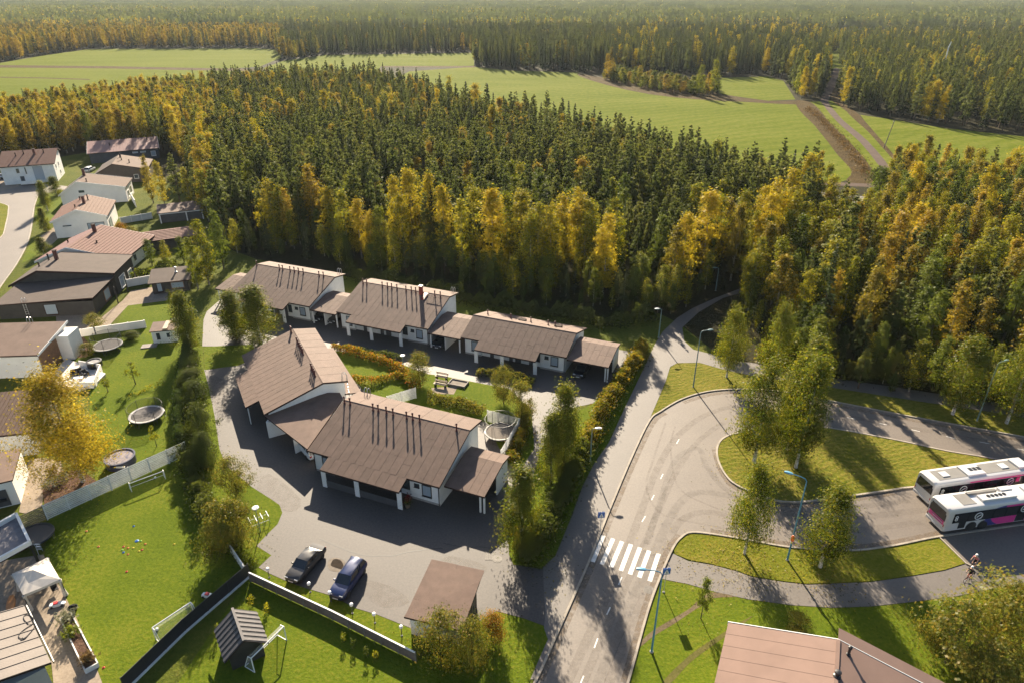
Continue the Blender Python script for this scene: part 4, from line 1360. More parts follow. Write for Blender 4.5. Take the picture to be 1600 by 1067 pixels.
# ------------------------------------------------------------------ foliage and bark
L_pine = leaf_mat('pine_needles', (0.09, 0.115, 0.024), (0.145, 0.165, 0.034), (0.215, 0.21, 0.042), .48, .55)
L_spruce = leaf_mat('spruce_needles', (0.038, 0.054, 0.018), (0.064, 0.082, 0.025), (0.1, 0.112, 0.034), .4, .5)
L_gold = leaf_mat('golden_leaves', (0.2, 0.19, 0.012), (0.4, 0.32, 0.016), (0.6, 0.46, 0.03), .52, .4, (0.5, 0.34, 0.016))
L_amber = leaf_mat('amber_leaves', (0.18, 0.155, 0.016), (0.32, 0.245, 0.022), (0.47, 0.35, 0.035), .52, .5, (0.43, 0.26, 0.022))
L_olive = leaf_mat('turning_leaves', (0.13, 0.155, 0.01), (0.24, 0.25, 0.015), (0.4, 0.36, 0.022), .52, .4, (0.4, 0.31, 0.017))
L_green = leaf_mat('green_leaves', (0.075, 0.105, 0.011), (0.135, 0.17, 0.016), (0.22, 0.235, 0.022), .5, .4)
L_birch = leaf_mat('birch_leaves', (0.075, 0.105, 0.008), (0.14, 0.175, 0.011), (0.26, 0.26, 0.018), .5, .15, (0.3, 0.24, 0.014))
L_autbirch = leaf_mat('yellow_birch_leaves', (0.24, 0.19, 0.014), (0.4, 0.31, 0.02), (0.58, 0.45, 0.04), .52, .1, (0.46, 0.29, 0.018))
L_rowan = leaf_mat('rowan_leaves', (0.085, 0.105, 0.013), (0.155, 0.17, 0.018), (0.26, 0.245, 0.03), .46, .2, (0.3, 0.2, 0.025))
L_orange = leaf_mat('orange_leaves', (0.12, 0.12, 0.014), (0.3, 0.2, 0.02), (0.45, 0.22, 0.03), .46, .2, (0.4, 0.15, 0.02))
L_hedge = leaf_mat('hedge_leaves', (0.08, 0.1, 0.01), (0.18, 0.18, 0.014), (0.33, 0.25, 0.02), .46, .12, (0.36, 0.2, 0.016))
L_redhedge = leaf_mat('autumn_hedge_leaves', (0.11, 0.13, 0.012), (0.28, 0.22, 0.016), (0.52, 0.13, 0.022), .46, .1, (0.48, 0.27, 0.018))
L_shrub = leaf_mat('shrub_leaves', (0.045, 0.065, 0.01), (0.08, 0.1, 0.014), (0.14, 0.15, 0.02), .42, .3)
L_thuja = leaf_mat('thuja_sprays', (0.035, 0.06, 0.01), (0.06, 0.09, 0.014), (0.1, 0.125, 0.018), .36, .3)
L_silver = leaf_mat('silver_leaves', (0.13, 0.14, 0.08), (0.22, 0.22, 0.13), (0.32, 0.3, 0.19), .35, .2)
L_dry = leaf_mat('dry_stems', (0.09, 0.055, 0.018), (0.17, 0.105, 0.035), (0.25, 0.17, 0.06), .35, .4)
B_birch = mat('birch_bark', (0.5, 0.47, 0.43), .8, .35, 4, .2, obj=True)
B_pine = mat('pine_bark', (0.13, 0.08, 0.05), .9, .3, 3, .2, obj=True)
B_grove = mat('grove_bark', (0.24, 0.21, 0.17), .85, .4, 3, .2, obj=True)
B_dark = mat('dark_bark', (0.06, 0.048, 0.038), .9, .3, 3, .2, obj=True)

def leaf_cloud(name, P, size, mats, mi, rng, aspect=1.5, flat=0.0, out=None, bias=.85):
    """one small rhombic spray per point, freely turned"""
    n = len(P)
    nn = rng.normal(size=(n, 3))
    nn /= np.linalg.norm(nn, axis=1, keepdims=True) + 1e-9
    if out is not None:                 # leaves mostly face away from the middle of the crown
        o = out / (np.linalg.norm(out, axis=1, keepdims=True) + 1e-9)
        nn = nn * (1 - bias * .55) + o * bias
        nn /= np.linalg.norm(nn, axis=1, keepdims=True) + 1e-9
    a = np.cross(nn, rng.normal(size=(n, 3)))
    a /= np.linalg.norm(a, axis=1, keepdims=True) + 1e-9
    b = np.cross(a, nn)
    b /= np.linalg.norm(b, axis=1, keepdims=True) + 1e-9
    s = (size * rng.uniform(.6, 1.35, n))[:, None] * .5
    V = np.empty((n, 4, 3))
    V[:, 0] = P - a * s * aspect
    V[:, 1] = P - b * s + a * s * .1
    V[:, 2] = P + a * s * aspect
    V[:, 3] = P + b * s + a * s * .1
    me = bpy.data.meshes.new(name)
    me.vertices.add(n * 4)
    me.vertices.foreach_set('co', V.reshape(-1))
    me.loops.add(n * 4)
    me.loops.foreach_set('vertex_index', np.arange(n * 4, dtype=np.int32))
    me.polygons.add(n)
    me.polygons.foreach_set('loop_start', np.arange(0, n * 4, 4, dtype=np.int32))
    me.polygons.foreach_set('loop_total', np.full(n, 4, dtype=np.int32))
    for m in mats:
        me.materials.append(m)
    if mi is not None:
        me.polygons.foreach_set('material_index', mi.astype(np.int32))
    me.update(calc_edges=True)
    return me

def branch_points(h, z0, env, nb, npb, rise, spread, rng, inner=.3, droop=0.0, jitter=.25, top=1.0):
    """points along branches that leave the stem between z0 and the top; env(t) = reach at relative height t"""
    t = np.sort(rng.uniform(0, 1, nb) ** .9)
    zb = z0 + (h * top - z0) * t
    az = rng.uniform(0, 2 * PI, nb)
    reach = env(t) * rng.uniform(.72, 1.12, nb)
    cnt = np.maximum(3, (npb * (reach / reach.max()) ** 1.1).astype(int))
    out = []
    for i in range(nb):
        s = inner + (1 - inner) * rng.uniform(0, 1, cnt[i]) ** .7
        r = reach[i] * s
        x = np.cos(az[i]) * r
        y = np.sin(az[i]) * r
        z = zb[i] + rise * r - droop * r * r
        w = spread * reach[i] * (.5 + s * .6)
        out.append(np.stack([x, y, z], 1) + rng.normal(size=(cnt[i], 3)) * w[:, None] * np.array([1, 1, jitter * 3]))
    P = np.concatenate(out)
    P[:, 2] = np.clip(P[:, 2], z0 * .6, h)
    return P

def trunk_mesh(name, h, r, m, rng, limbs=0, reach=1.5, z0=.3, lean=.02, n=7):
    mb = MB()
    pts, rs = [], []
    x = y = 0
    for k in range(6):
        t = k / 5
        pts.append((x, y, h * t - .1))
        rs.append(r * (1 - t) ** .8 + .012 + (r * .35 if k == 0 else 0))
        x += rng.normal() * lean * h / 5
        y += rng.normal() * lean * h / 5
    mb.tube(pts, rs, n)
    for i in range(limbs):
        t = rng.uniform(z0, .85)
        az = rng.uniform(0, 2 * PI)
        L = reach * (1.15 - t) * rng.uniform(.7, 1.2)
        k = min(4, int(t * 5))
        b = Vector(pts[k]).lerp(Vector(pts[k + 1]), t * 5 - k)
        e = b + Vector((math.cos(az) * L, math.sin(az) * L, L * rng.uniform(.3, .8)))
        q = b.lerp(e, .5) + Vector((0, 0, -.05 * L))
        mb.tube([b, q, e], [r * .38 * (1.1 - t), r * .25 * (1.1 - t), .012], 5)
    mb.mats = [m]
    return mb.mesh(name, True)

# prototypes: (crown mesh, trunk mesh, height)
def proto(kind, seed, detail=1.0, ls=1.0):
    rng = np.random.default_rng(seed)
    if kind == 'pine':
        h = rng.uniform(14.5, 17.5)
        wmax = rng.uniform(2.0, 2.6)
        env = lambda t: wmax * 1.12 * (1.04 - t) ** .72 * (.55 + .45 * np.minimum(1, t * 3))
        P = branch_points(h, h * .16, env, int(100 * detail), int(52 * detail), .42, .12, rng, .2, .02, .22)
        c = leaf_cloud('crown', P, .36 * ls, [L_pine], None, rng, 1.5, 0, P * np.array([1, 1, 0]) + np.array([0, 0, .9]), .7)
        return c, trunk_mesh('trunk', h * .95, .17, B_pine, rng, 8, 1.6, .25), h
    if kind == 'spruce':
        h = rng.uniform(15, 19)
        wmax = rng.uniform(1.9, 2.4)
        env = lambda t: wmax * (1.03 - t) ** .85
        P = branch_points(h, h * .06, env, int(150 * detail), int(34 * detail), -.22, .09, rng, .1, .0, .12)
        c = leaf_cloud('crown', P, .36 * ls, [L_spruce], None, rng, 1.6, .3, P * np.array([1, 1, 0]) + np.array([0, 0, .8]), .7)
        return c, trunk_mesh('trunk', h * .97, .17, B_dark, rng), h
    # broadleaf: clumps on the shell and inside the crown
    shape = {'gold': (L_gold, 15.5, 2.3, .12, .3), 'amber': (L_amber, 13.0, 1.9, .1, .28), 'olive': (L_olive, 13.5, 2.2, .09, .3), 'green': (L_green, 13.0, 2.2, .08, .3),
             'birch': (L_birch, 10.0, 2.5, .17, .18), 'autbirch': (L_autbirch, 11.0, 3.2, .14, .15), 'column': (L_birch, 11.0, 1.75, .05, .18), 'rowan': (L_rowan, 5.0, 2.2, .12, .17), 'orange': (L_orange, 5.0, 2.2, .1, .17),
             'roundtree': (L_shrub, 5.0, 1.9, .06, .17), 'young': (L_green, 4.3, .9, .28, .16), 'sapling': (L_olive, 2.4, .55, .3, .12)}[kind]
    lm, h, w, z0, sz = shape
    h *= rng.uniform(.92, 1.08)
    w *= rng.uniform(.9, 1.1)
    z0 *= h
    nc = int({'birch': 95, 'autbirch': 120, 'column': 100, 'rowan': 70, 'roundtree': 70, 'young': 40, 'sapling': 22}.get(kind, 85) * detail)
    npl = int({'birch': 140, 'autbirch': 210, 'column': 130, 'rowan': 92, 'orange': 110, 'roundtree': 110, 'young': 45, 'sapling': 22}.get(kind, 48) * detail)
    t = rng.uniform(0.02, 1, nc)
    if kind in ('rowan', 'roundtree', 'orange'):
        prof = np.sqrt(np.clip(1 - (2 * t - .95) ** 2, 0, 1)) ** .8
    elif kind == 'column':
        prof = np.clip(np.minimum(t * 4 + .35, 1.12 * (1.03 - t) ** .62), 0, 1)
    else:
        prof = np.clip(np.minimum((t * 3.2 + .25), (1.05 - t) * 1.55) ** .75, 0, 1)
    az = rng.uniform(0, 2 * PI, nc)
    rho = w * prof * np.sqrt(rng.uniform(.12, 1, nc))
    lob = 1 + .22 * np.sin(az * 2 + rng.uniform(0, 6)) + .14 * np.sin(az * 3 + 9 * t + rng.uniform(0, 6))
    C = np.stack([np.cos(az) * rho * lob, np.sin(az) * rho * lob, z0 + (h - z0) * t], 1)
    out = []
    weep = .35 if kind in ('birch', 'autbirch', 'column') else .0
    for i in range(nc):
        k = int(npl * rng.uniform(.6, 1.3))
        cr = w * rng.uniform(.12, .21) * (1 if kind != 'column' else 1.25)
        q = rng.normal(size=(k, 3)) * cr * np.array([1, 1, .75 + weep])
        q[:, 2] -= weep * np.abs(rng.normal(size=k)) * cr * 1.6
        # a few leading shoots stick out of the clump
        q[: k // 6] *= 1.7
        out.append(C[i] + q)
    P = np.concatenate(out)
    P = P[P[:, 2] > z0 * .55]
    oz = np.clip((P[:, 2] - (z0 + (h - z0) * .45)) / (h * .5), -1, 1) * w
    c = leaf_cloud('crown', P, sz * ls, [lm], None, rng, 1.35, 0, np.stack([P[:, 0], P[:, 1], oz + .25 * w], 1), .75)
    bark = B_birch if kind in ('birch', 'autbirch', 'column') else B_grove if kind in ('gold', 'amber', 'olive') else B_dark
    tr = trunk_mesh('trunk', h * .9, {'rowan': .1, 'orange': .08, 'roundtree': .1, 'young': .05, 'sapling': .03, 'autbirch': .14}.get(kind, .15), bark, rng, 9, w * .8, .3)
    return c, tr, h

KINDS = {}
for kind, cnt, det in (('pine', 6, 1.0), ('spruce', 4, 1.0), ('gold', 5, 1.1), ('amber', 6, 1.0), ('olive', 4, 1.0), ('green', 4, 1.0)):
    KINDS[kind] = [proto(kind, 100 + 7 * i + len(kind) * 31, det) for i in range(cnt)]
NEAR = {}
for kind, cnt in (('birch', 4), ('autbirch', 1), ('column', 3), ('rowan', 3), ('orange', 1), ('roundtree', 3), ('young', 1), ('sapling', 2)):
    NEAR[kind] = [proto(kind, 500 + 11 * i + len(kind) * 17) for i in range(cnt)]

REACH = {}
def reach_of(pr):
    k = pr[0].name
    if k not in REACH:
        a = np.empty(len(pr[0].vertices) * 3)
        pr[0].vertices.foreach_get('co', a)
        a = a.reshape(-1, 3)
        REACH[k] = float(np.percentile(np.hypot(a[:, 0], a[:, 1]), 96))
    return REACH[k]

def tree(name, label, pr, x, y, h=None, group=None, cat='tree', z=0.0, rz=None, wide=1.0):
    c, t, h0 = pr
    r = thing(name, label, cat, (x, y, z), RND.uniform(0, 6.28) if rz is None else rz, group)
    s = (h / h0) if h else 1.0
    r.scale = (s * wide, s * wide, s)
    o = bpy.data.objects.new('trunk', t); COL.objects.link(o); o.parent = r
    o = bpy.data.objects.new('crown', c); COL.objects.link(o); o.parent = r
    return r

# ------------------------------------------------------------------ single trees near the houses and along the road
def ptree(name, label, kind, i, px, py, top, wide=1.0, group=None, z=0.0, cat='tree'):
    x, y = G(px, py)
    pr = NEAR[kind][i % len(NEAR[kind])]
    h = max(1.0, tall(px, py, top))
    if wide > 3:                        # crown width given in photo points
        m = wide * (Vector((x, y, h * .55 - CAM_H)).length / FOC)
        wide = m / (2 * reach_of(pr) * h / pr[2])
    return tree(name, label, pr, x, y, h, group, cat, z, None, wide)

ptree('birch_tree', 'big yellow and orange birch beside the white houses and round pool', 'autbirch', 0, 130, 752, 588, 106)
ptree('birch_tree', 'birch with yellowing top on the lens shaped verge nearest the zebra crossing', 'birch', 0, 1163, 865, 733, 70, None, .1)
ptree('birch_tree', 'green birch on the verge beside the lamp post with orange sign', 'birch', 1, 1281, 886, 762, 72, None, .1)
ptree('birch_tree', 'broad birch at the rounded kerb end of the roundabout island', 'birch', 2, 1178, 722, 572, 80, None, .1)
ptree('birch_tree', 'dark green birch in the middle of the island cluster', 'birch', 3, 1230, 703, 558, 68, None, .1)
ptree('birch_tree', 'leaning dark birch on the island, nearest the blue lamp', 'birch', 1, 1243, 731, 560, 68, None, .1)
ptree('birch_tree', 'slender birch on the strip between footpath and roundabout kerb', 'birch', 0, 1135, 590, 487, 52, None, .1)
ptree('birch_tree', 'tall birch rising behind the island trees by the shaded path', 'birch', 2, 1206, 598, 480, 50, None, .1)
ptree('birch_tree', 'yellow green birch behind the island cluster, right of the tall one', 'birch', 3, 1262, 622, 530, 58, None, .1)
ptree('birch_tree', 'pale trunked birch on the shaded road verge between lamp and island', 'birch', 1, 1488, 648, 532, 62, None, .1)
ptree('birch_tree', 'pale trunked birch on the shaded verge right of the tall lamp', 'birch', 0, 1572, 662, 528, 66, None, .1)
ptree('young_tree', 'small dark green tree on the lawn near the zebra crossing', 'young', 0, 1095, 966, 906, 27)
ptree('bush', 'small brownish bush on the lawn behind the pinkish tan roof', 'rowan', 1, 1243, 990, 960, 34, None, 0, 'bush')
ptree('rowan_tree', 'rowan with orange berries on the lawn beside the cyclists', 'rowan', 0, 1548, 1010, 918, 106)
ptree('rowan_tree', 'rowan with sparse berries left of the other rowan on the lawn', 'rowan', 2, 1478, 1035, 945, 88)
ptree('rowan_tree', 'rowan at the lower corner of the lawn below the other rowans', 'rowan', 1, 1540, 1085, 1022, 105)
ptree('poplar_tree', 'tall slender green tree in the row between yard path and pavement', 'column', 0, 880, 745, 602, 60)
ptree('poplar_tree', 'slender green tree left of the tallest in the row', 'column', 1, 860, 752, 650, 48)
ptree('poplar_tree', 'feathery green tree at the lower end of the row by the yard entrance', 'column', 2, 815, 862, 735, 66)
ptree('rowan_tree', 'round tree beside the courtyard globe lamp and bench', 'rowan', 0, 656, 600, 556, 45)
ptree('rowan_tree', 'round tree in the courtyard facing the low white block', 'rowan', 2, 787, 630, 574, 40)
ptree('rowan_tree', 'round tree above the white trampoline screen fence', 'rowan', 1, 814, 660, 598, 44)
ptree('birch_tree', 'birch in front of the first white block, right one of a pair', 'column', 1, 408, 538, 450, 60)
ptree('birch_tree', 'birch in front of the first white block, left one of a pair', 'column', 2, 370, 530, 458, 46)
ptree('birch_tree', 'weeping birch at the top of the garden hedge beside the white shed', 'column', 0, 299, 548, 458, 44)
ptree('rowan_tree', 'dark rowan between the white goal lawn and the parked grey car', 'rowan', 1, 352, 862, 790, 66)
ptree('rowan_tree', 'yellow green tree on the grass corner beside the globe lamp', 'rowan', 0, 370, 772, 718, 54)
ptree('rowan_tree', 'olive rowan below the yellow green tree on the yard edge', 'rowan', 2, 378, 850, 785, 58)
ptree('rowan_tree', 'large rowan at the corner of the brown fence and shed', 'rowan', 2, 690, 1040, 958, 74)
ptree('rowan_tree', 'berry laden rowan in front of the yard shed roof', 'rowan', 0, 738, 1045, 972, 70)
ptree('shrub', 'bright orange shrub at the side of the yard shed', 'orange', 1, 770, 1000, 962, 44, None, 0, 'shrub')
for i, (px, py, top, lb) in enumerate([(303, 615, 578, 'dark round shrub beside the hedge end, furthest up the drive'), (313, 645, 598, 'round shrub on the drive edge below the uppermost one'), (318, 690, 632, 'dark round shrub opposite the long shadow on the drive'), (326, 728, 678, 'dark shrub at the end of the white slat fence')]):
    ptree('shrub', lb, 'roundtree', i, px, py, top, (40, 40, 48, 44)[i], None, 0, 'shrub')
for i, (px, py, top, lb) in enumerate([(75, 330, 284, 'dark narrow thuja by the village street, taller one'), (89, 306, 277, 'dark thuja shrub at the foot of the white tall house'), (73, 362, 326, 'small yellowish conifer by the street'), (69, 398, 372, 'grey green shrub near the red tiled house')]):
    ptree('thuja', lb, 'column', i, px, py, top, (16, 18, 14, 18)[i], None, 0, 'tree')
for i, (px, py, top, kind, lb) in enumerate([(212, 600, 566, 'sapling', 'small bushy apple tree on the sunlit lawn'), (169, 612, 588, 'sapling', 'sapling on the lawn beside the white terrace wall'), (245, 697, 666, 'sapling', 'thin leaning sapling between trampoline and pool'), (150, 512, 492, 'rowan', 'silvery bush by the black house wall'), (139, 555, 538, 'rowan', 'leafless looking bush beside the upper trampoline'), (192, 372, 350, 'orange', 'orange bush by the white house patio'), (205, 372, 356, 'rowan', 'pale flowering bush by the white house patio'), (207, 530, 519, 'roundtree', 'low dark bush by the white garden wall')]):
    ptree('garden_bush' if kind != 'sapling' else 'sapling', lb, kind, i, px, py, top, (20, 16, 14, 26, 24, 20, 22, 22)[i], None, 0, 'bush' if kind != 'sapling' else 'tree')
def forest_near(name, label, kind, i, px, py, top, wide=1.0):
    x, y = G(px, py)
    return tree(name, label, KINDS[kind][i % len(KINDS[kind])], x, y, tall(px, py, top), None, 'tree', 0, None, wide)
forest_near('birch_tree', 'orange birch beside the dark brown house, left of its group', 'amber', 0, 240, 318, 245, .9)
forest_near('birch_tree', 'golden birch in the middle of the group by the dark brown house', 'gold', 1, 258, 322, 254, .9)
forest_near('pine_tree', 'young pine right of the orange birches by the dark brown house', 'pine', 2, 282, 318, 240, 1.1)
forest_near('birch_tree', 'pale green tree above the open fronted shed', 'olive', 1, 298, 320, 262, .9)
forest_near('birch_tree', 'tall green birch beside the long pinkish shed roof', 'olive', 2, 327, 445, 345, .9)
forest_near('birch_tree', 'broad green birch behind the black sauna cabin', 'olive', 3, 310, 452, 372, 1.0)
forest_near('birch_tree', 'green birch with yellow side at the wood edge by the first block', 'green', 0, 350, 420, 330, .9)
forest_near('shrub', 'green lilac shrub in front of the long pinkish shed, left', 'green', 1, 238, 415, 374, 1.3)
forest_near('shrub', 'orange green shrub in front of the long pinkish shed, middle', 'olive', 0, 262, 412, 376, 1.3)
forest_near('shrub', 'green shrub in front of the long pinkish shed, right end', 'green', 2, 288, 410, 370, 1.3)

# ------------------------------------------------------------------ hedges: a leafy body along a line
def hedge(name, label, line, w, h, lm, seed, dens=130, size=.2, ragged=.25, z=0.0, cat='hedge', tops=None):
    rng = np.random.default_rng(seed)
    P = [Vector(G(*p)) for p in line]
    P = smooth(P, 4, False)
    seg = [(P[i + 1] - P[i]).length for i in range(len(P) - 1)]
    tot = sum(seg)
    cum = np.concatenate([[0], np.cumsum(seg)])
    n = int(tot * w * h * dens)
    s = rng.uniform(0, tot, n)
    idx = np.clip(np.searchsorted(cum, s) - 1, 0, len(seg) - 1)
    A = np.array([[p.x, p.y] for p in P])
    D = A[idx + 1] - A[idx]
    ln = np.linalg.norm(D, axis=1, keepdims=True) + 1e-9
    base = A[idx] + D * ((s - cum[idx]) / ln[:, 0])[:, None]
    nx = np.stack([-D[:, 1], D[:, 0]], 1) / ln
    wob = 1 + ragged * (np.sin(s * 1.3 + seed) * .5 + np.sin(s * .53 + seed * 2) * .6 + np.sin(s * 3.1) * .3)
    hh = h * wob
    q = rng.normal(size=n) * .34
    zz = rng.uniform(0.03, 1, n) ** .7
    width = w * .5 * np.sqrt(np.clip(1.08 - zz ** 3, 0.05, 1)) * (1 + ragged * .5 * np.sin(s * 2.1 + 1))
    pos = np.stack([base[:, 0] + nx[:, 0] * np.clip(q, -1, 1) * width * 1.5, base[:, 1] + nx[:, 1] * np.clip(q, -1, 1) * width * 1.5, z + zz * hh + rng.normal(size=n) * .06], 1)
    me = leaf_cloud(name, pos, size, [lm], None, rng, 1.3)
    o = bpy.data.objects.new(name, me)
    COL.objects.link(o)
    return tag(o, label, cat)

hedge('hedge', 'curved orange and green hedge round the courtyard lawn, along the drive', [(520, 548), (545, 553), (580, 562), (612, 572), (628, 584), (640, 596), (652, 610)], 1.7, 1.25, L_redhedge, 3, 150, .2)
hedge('hedge', 'lower orange tipped hedge below the courtyard lawn', [(550, 596), (575, 600), (600, 595), (622, 590), (636, 596)], 1.5, 1.1, L_redhedge, 4, 150, .2)
hedge('hedge', 'long yellowing hedge between the low block carport and the pavement', [(1003, 545), (994, 570), (975, 595), (958, 622), (938, 655), (922, 690), (905, 712)], 2.4, 2.1, L_hedge, 5, 95, .26, .22)
hedge('hedge', 'dark green lower hedge under the slender trees along the pavement', [(908, 706), (896, 742), (876, 782), (862, 812), (848, 842), (832, 868), (818, 884)], 2.7, 2.3, L_shrub, 6, 85, .28, .3)
hedge('hedge', 'yellow leaved hedge end at the yard entrance', [(812, 850), (822, 866), (836, 850), (846, 820)], 2.2, 2.2, L_hedge, 7, 100, .24, .2)
hedge('hedge', 'tall clipped green hedge between the back gardens and the drive', [(297, 540), (291, 580), (285, 620), (283, 660), (284, 700)], 1.6, 2.5, L_thuja, 8, 110, .2, .12)
hedge('hedge', 'ragged green hedge behind the tall clipped one along the drive', [(306, 560), (301, 600), (304, 650), (310, 700), (318, 735)], 1.8, 1.7, L_shrub, 9, 90, .24, .3)
hedge('hedge', 'dark green hedge along the football lawn and drive', [(290, 718), (306, 755), (318, 790), (328, 815)], 2.4, 2.2, L_shrub, 10, 90, .24, .3)
hedge('hedge', 'overgrown dark shrubbery in front of the red chimney block', [(540, 548), (570, 552), (600, 558), (628, 564)], 1.6, .9, L_shrub, 11, 120, .2, .3)
hedge('hedge', 'reddish shrubbery in front of the low white block', [(745, 584), (775, 588), (800, 592), (835, 600)], 1.8, 1.0, L_rowan, 12, 120, .22, .3)
hedge('hedge', 'mixed shrubs along the white trampoline screen, orange and green', [(822, 655), (818, 675), (808, 700), (795, 725)], 2.0, 1.5, L_hedge, 13, 110, .24, .35)
hedge('hedge', 'shrub border between courtyard lawn and large block, brown and green', [(668, 628), (690, 628), (712, 632), (735, 640), (755, 650)], 2.2, 1.3, L_rowan, 14, 100, .24, .4)
hedge('hedge', 'row of young hedge plants across the garden lawn', [(202, 622), (215, 616), (228, 609), (245, 605), (258, 600)], .7, .6, L_olive, 15, 130, .16, .6)
hedge('hedge', 'silvery leaved border plants beside the box garage', [(72, 768), (85, 757), (98, 750), (108, 746)], 1.6, .8, L_silver, 16, 160, .18, .3)
hedge('hedge', 'overgrown green planting on the bank behind the silver car', [(200, 440), (222, 432), (245, 425), (275, 415)], 3.0, 1.5, L_green, 17, 60, .28, .35)
hedge('ornamental_grass', 'orange ornamental grass clump beside the garage wall', [(78, 744), (84, 740), (90, 738)], 1.2, 1.0, L_dry, 18, 200, .2, .2, 0, 'plant')
hedge('hedge', 'low green bushes under the kerb side of the dark rowans', [(352, 838), (368, 858), (384, 876), (400, 884)], 1.6, .8, L_green, 19, 110, .22, .4)
hedge('hedge', 'dark scrub along the wood edge behind the terraced blocks', [(545, 432), (640, 452), (720, 470), (800, 486), (880, 498), (950, 510), (1020, 500)], 3.5, 2.2, L_shrub, 20, 22, .36, .5)
hedge('hedge', 'scrub along the wood edge beside the shaded cycle path', [(1180, 560), (1240, 574), (1290, 582), (1400, 596), (1500, 612), (1600, 628)], 4.0, 2.6, L_rowan, 21, 20, .36, .5)
hedge('hedge', 'dry reddish growth in the ditch beside the gravel road', [(1262, 170), (1290, 195), (1318, 225), (1345, 258), (1352, 276)], 6, .9, L_dry, 22, 4, .45, .5, 0, 'undergrowth')
hedge('hedge', 'dark bushes beside the farm lane end and the gravel road', [(1366, 288), (1374, 284), (1380, 292)], 5, 4, L_shrub, 23, 8, .5, .3)
for i, (px, py, lb) in enumerate([(538, 1003, 'yellow leaved shrub nearest the rowan, of four along the shaded lawn'), (553, 1010, 'dark shrub second from the brown fence on the shaded lawn'), (573, 1024, 'smallest dark shrub among the four on the shaded lawn'), (588, 1028, 'pale green shrub at the corner end of the four on the shaded lawn'), (393, 944, 'small yellow bush beside the dark playhouse corner'), (342, 992, 'small yellow bush left of the dark playhouse'), (418, 955, 'tiny yellow shrub behind the dark playhouse')]):
    hedge('garden_bush', lb, [(px - 4, py), (px, py), (px + 4, py)], .8, .95, L_olive if i in (0, 3, 4, 5, 6) else L_shrub, 40 + i, 240, .15, .2, 0, 'bush')

# ------------------------------------------------------------------ the woods
W_MAIN = px_poly([(-260, 280), (0, 252), (105, 240), (140, 236), (245, 234), (300, 262), (312, 330), (350, 378), (420, 384), (520, 394), (560, 405), (720, 437), (800, 449), (900, 463), (1000, 472), (1070, 466), (1128, 446), (1190, 440), (1240, 400), (1290, 330), (1280, 322), (1230, 318), (1180, 312), (1070, 281), (980, 258), (870, 229), (800, 211), (720, 194), (650, 164), (570, 148), (480, 146), (400, 152), (320, 154), (250, 163), (130, 182), (0, 205), (-300, 240)])
W_RIGHT = px_poly([(1160, 470), (1200, 546), (1290, 578), (1400, 592), (1600, 625), (1800, 655), (1900, 400), (1900, 330), (1600, 300), (1460, 292), (1420, 280), (1385, 300), (1375, 318), (1345, 360), (1322, 378), (1300, 350), (1270, 340), (1240, 370), (1190, 430)])
YARDS = [px_poly(p) for p in ([(1036, 520), (1058, 490), (1118, 460), (1180, 440), (1186, 456), (1130, 472), (1092, 492), (1070, 540)], [(1330, 300), (1366, 309), (1350, 345), (1328, 380), (1312, 372), (1335, 332)])]

TOPS = [('gold', p) for p in [(394, 186), (404, 206), (508, 294), (533, 298), (556, 312), (576, 330), (548, 350), (614, 278), (638, 266), (668, 272), (690, 292), (624, 305), (740, 292), (768, 298), (815, 300), (842, 318), (878, 302), (905, 296), (922, 312), (950, 332), (862, 318), (1090, 288), (1076, 336), (1112, 300), (1168, 298), (1198, 288), (1270, 242), (1246, 262), (1218, 282), (416, 282), (560, 152), (598, 142), (612, 146), (455, 156), (505, 142), (700, 118), (742, 132), (1440, 256), (1555, 258), (1338, 402), (1210, 300)]]
TOPS += [('olive', p) for p in [(432, 290), (518, 320), (590, 322), (600, 345), (720, 312), (790, 300), (962, 310), (830, 332), (1130, 306), (1184, 330), (1228, 296), (1248, 300), (1206, 340), (1262, 308), (1290, 316), (1315, 312), (1236, 330), (1190, 372), (1275, 340), (1305, 345), (1178, 392), (1225, 372)]]
TOPS += [('amber', p) for p in [(1142, 310), (1160, 320), (480, 260), (442, 296), (1060, 352), (1400, 268), (1415, 330)]]
TOPS += [('pine', p) for p in [(577, 88), (1190, 236), (1080, 196), (1110, 228), (820, 142), (855, 142), (1340, 305), (1322, 330)]]
TOPS += [('spruce', p) for p in [(880, 155), (908, 174), (1108, 226), (1130, 222), (440, 100), (488, 100), (510, 98), (650, 106), (686, 118), (1520, 310), (1310, 380), (380, 120)]]
HT_ = {'gold': 16.5, 'olive': 14.5, 'amber': 14.5, 'pine': 17, 'spruce': 18}
all_trees = []
for n_, (kind, (px, py)) in enumerate(TOPS):
    if kind == 'gold' and py > 280 and n_ % 3 == 0:
        kind = 'olive'
    h = HT_[kind] * RND.uniform(.94, 1.06)
    if px > 1170 and py > 300 and kind == 'olive':
        h *= .85
    x, y = G(px, py, h)
    while h > 6 and y < 260 and not (inside(x, y, W_MAIN) or inside(x, y, W_RIGHT)):
        h -= .4
        x, y = G(px, py, h)
    all_trees.append((kind, x, y, h))

CELL = {}
def near_taken(x, y, d):
    cx, cy_ = int(x // 4), int(y // 4)
    for i in (-1, 0, 1):
        for j in (-1, 0, 1):
            for (a, b) in CELL.get((cx + i, cy_ + j), ()):
                if (a - x) ** 2 + (b - y) ** 2 < d * d:
                    return True
    return False
def take(x, y):
    CELL.setdefault((int(x // 4), int(y // 4)), []).append((x, y))
for _, x, y, _h in all_trees:
    take(x, y)

def wave2(x, y, s, p):
    return (math.sin(x / s + p) + math.sin(y / s * 1.2 + p * 2) + math.sin((x + y) / s * .7 + p * 3)) / 3

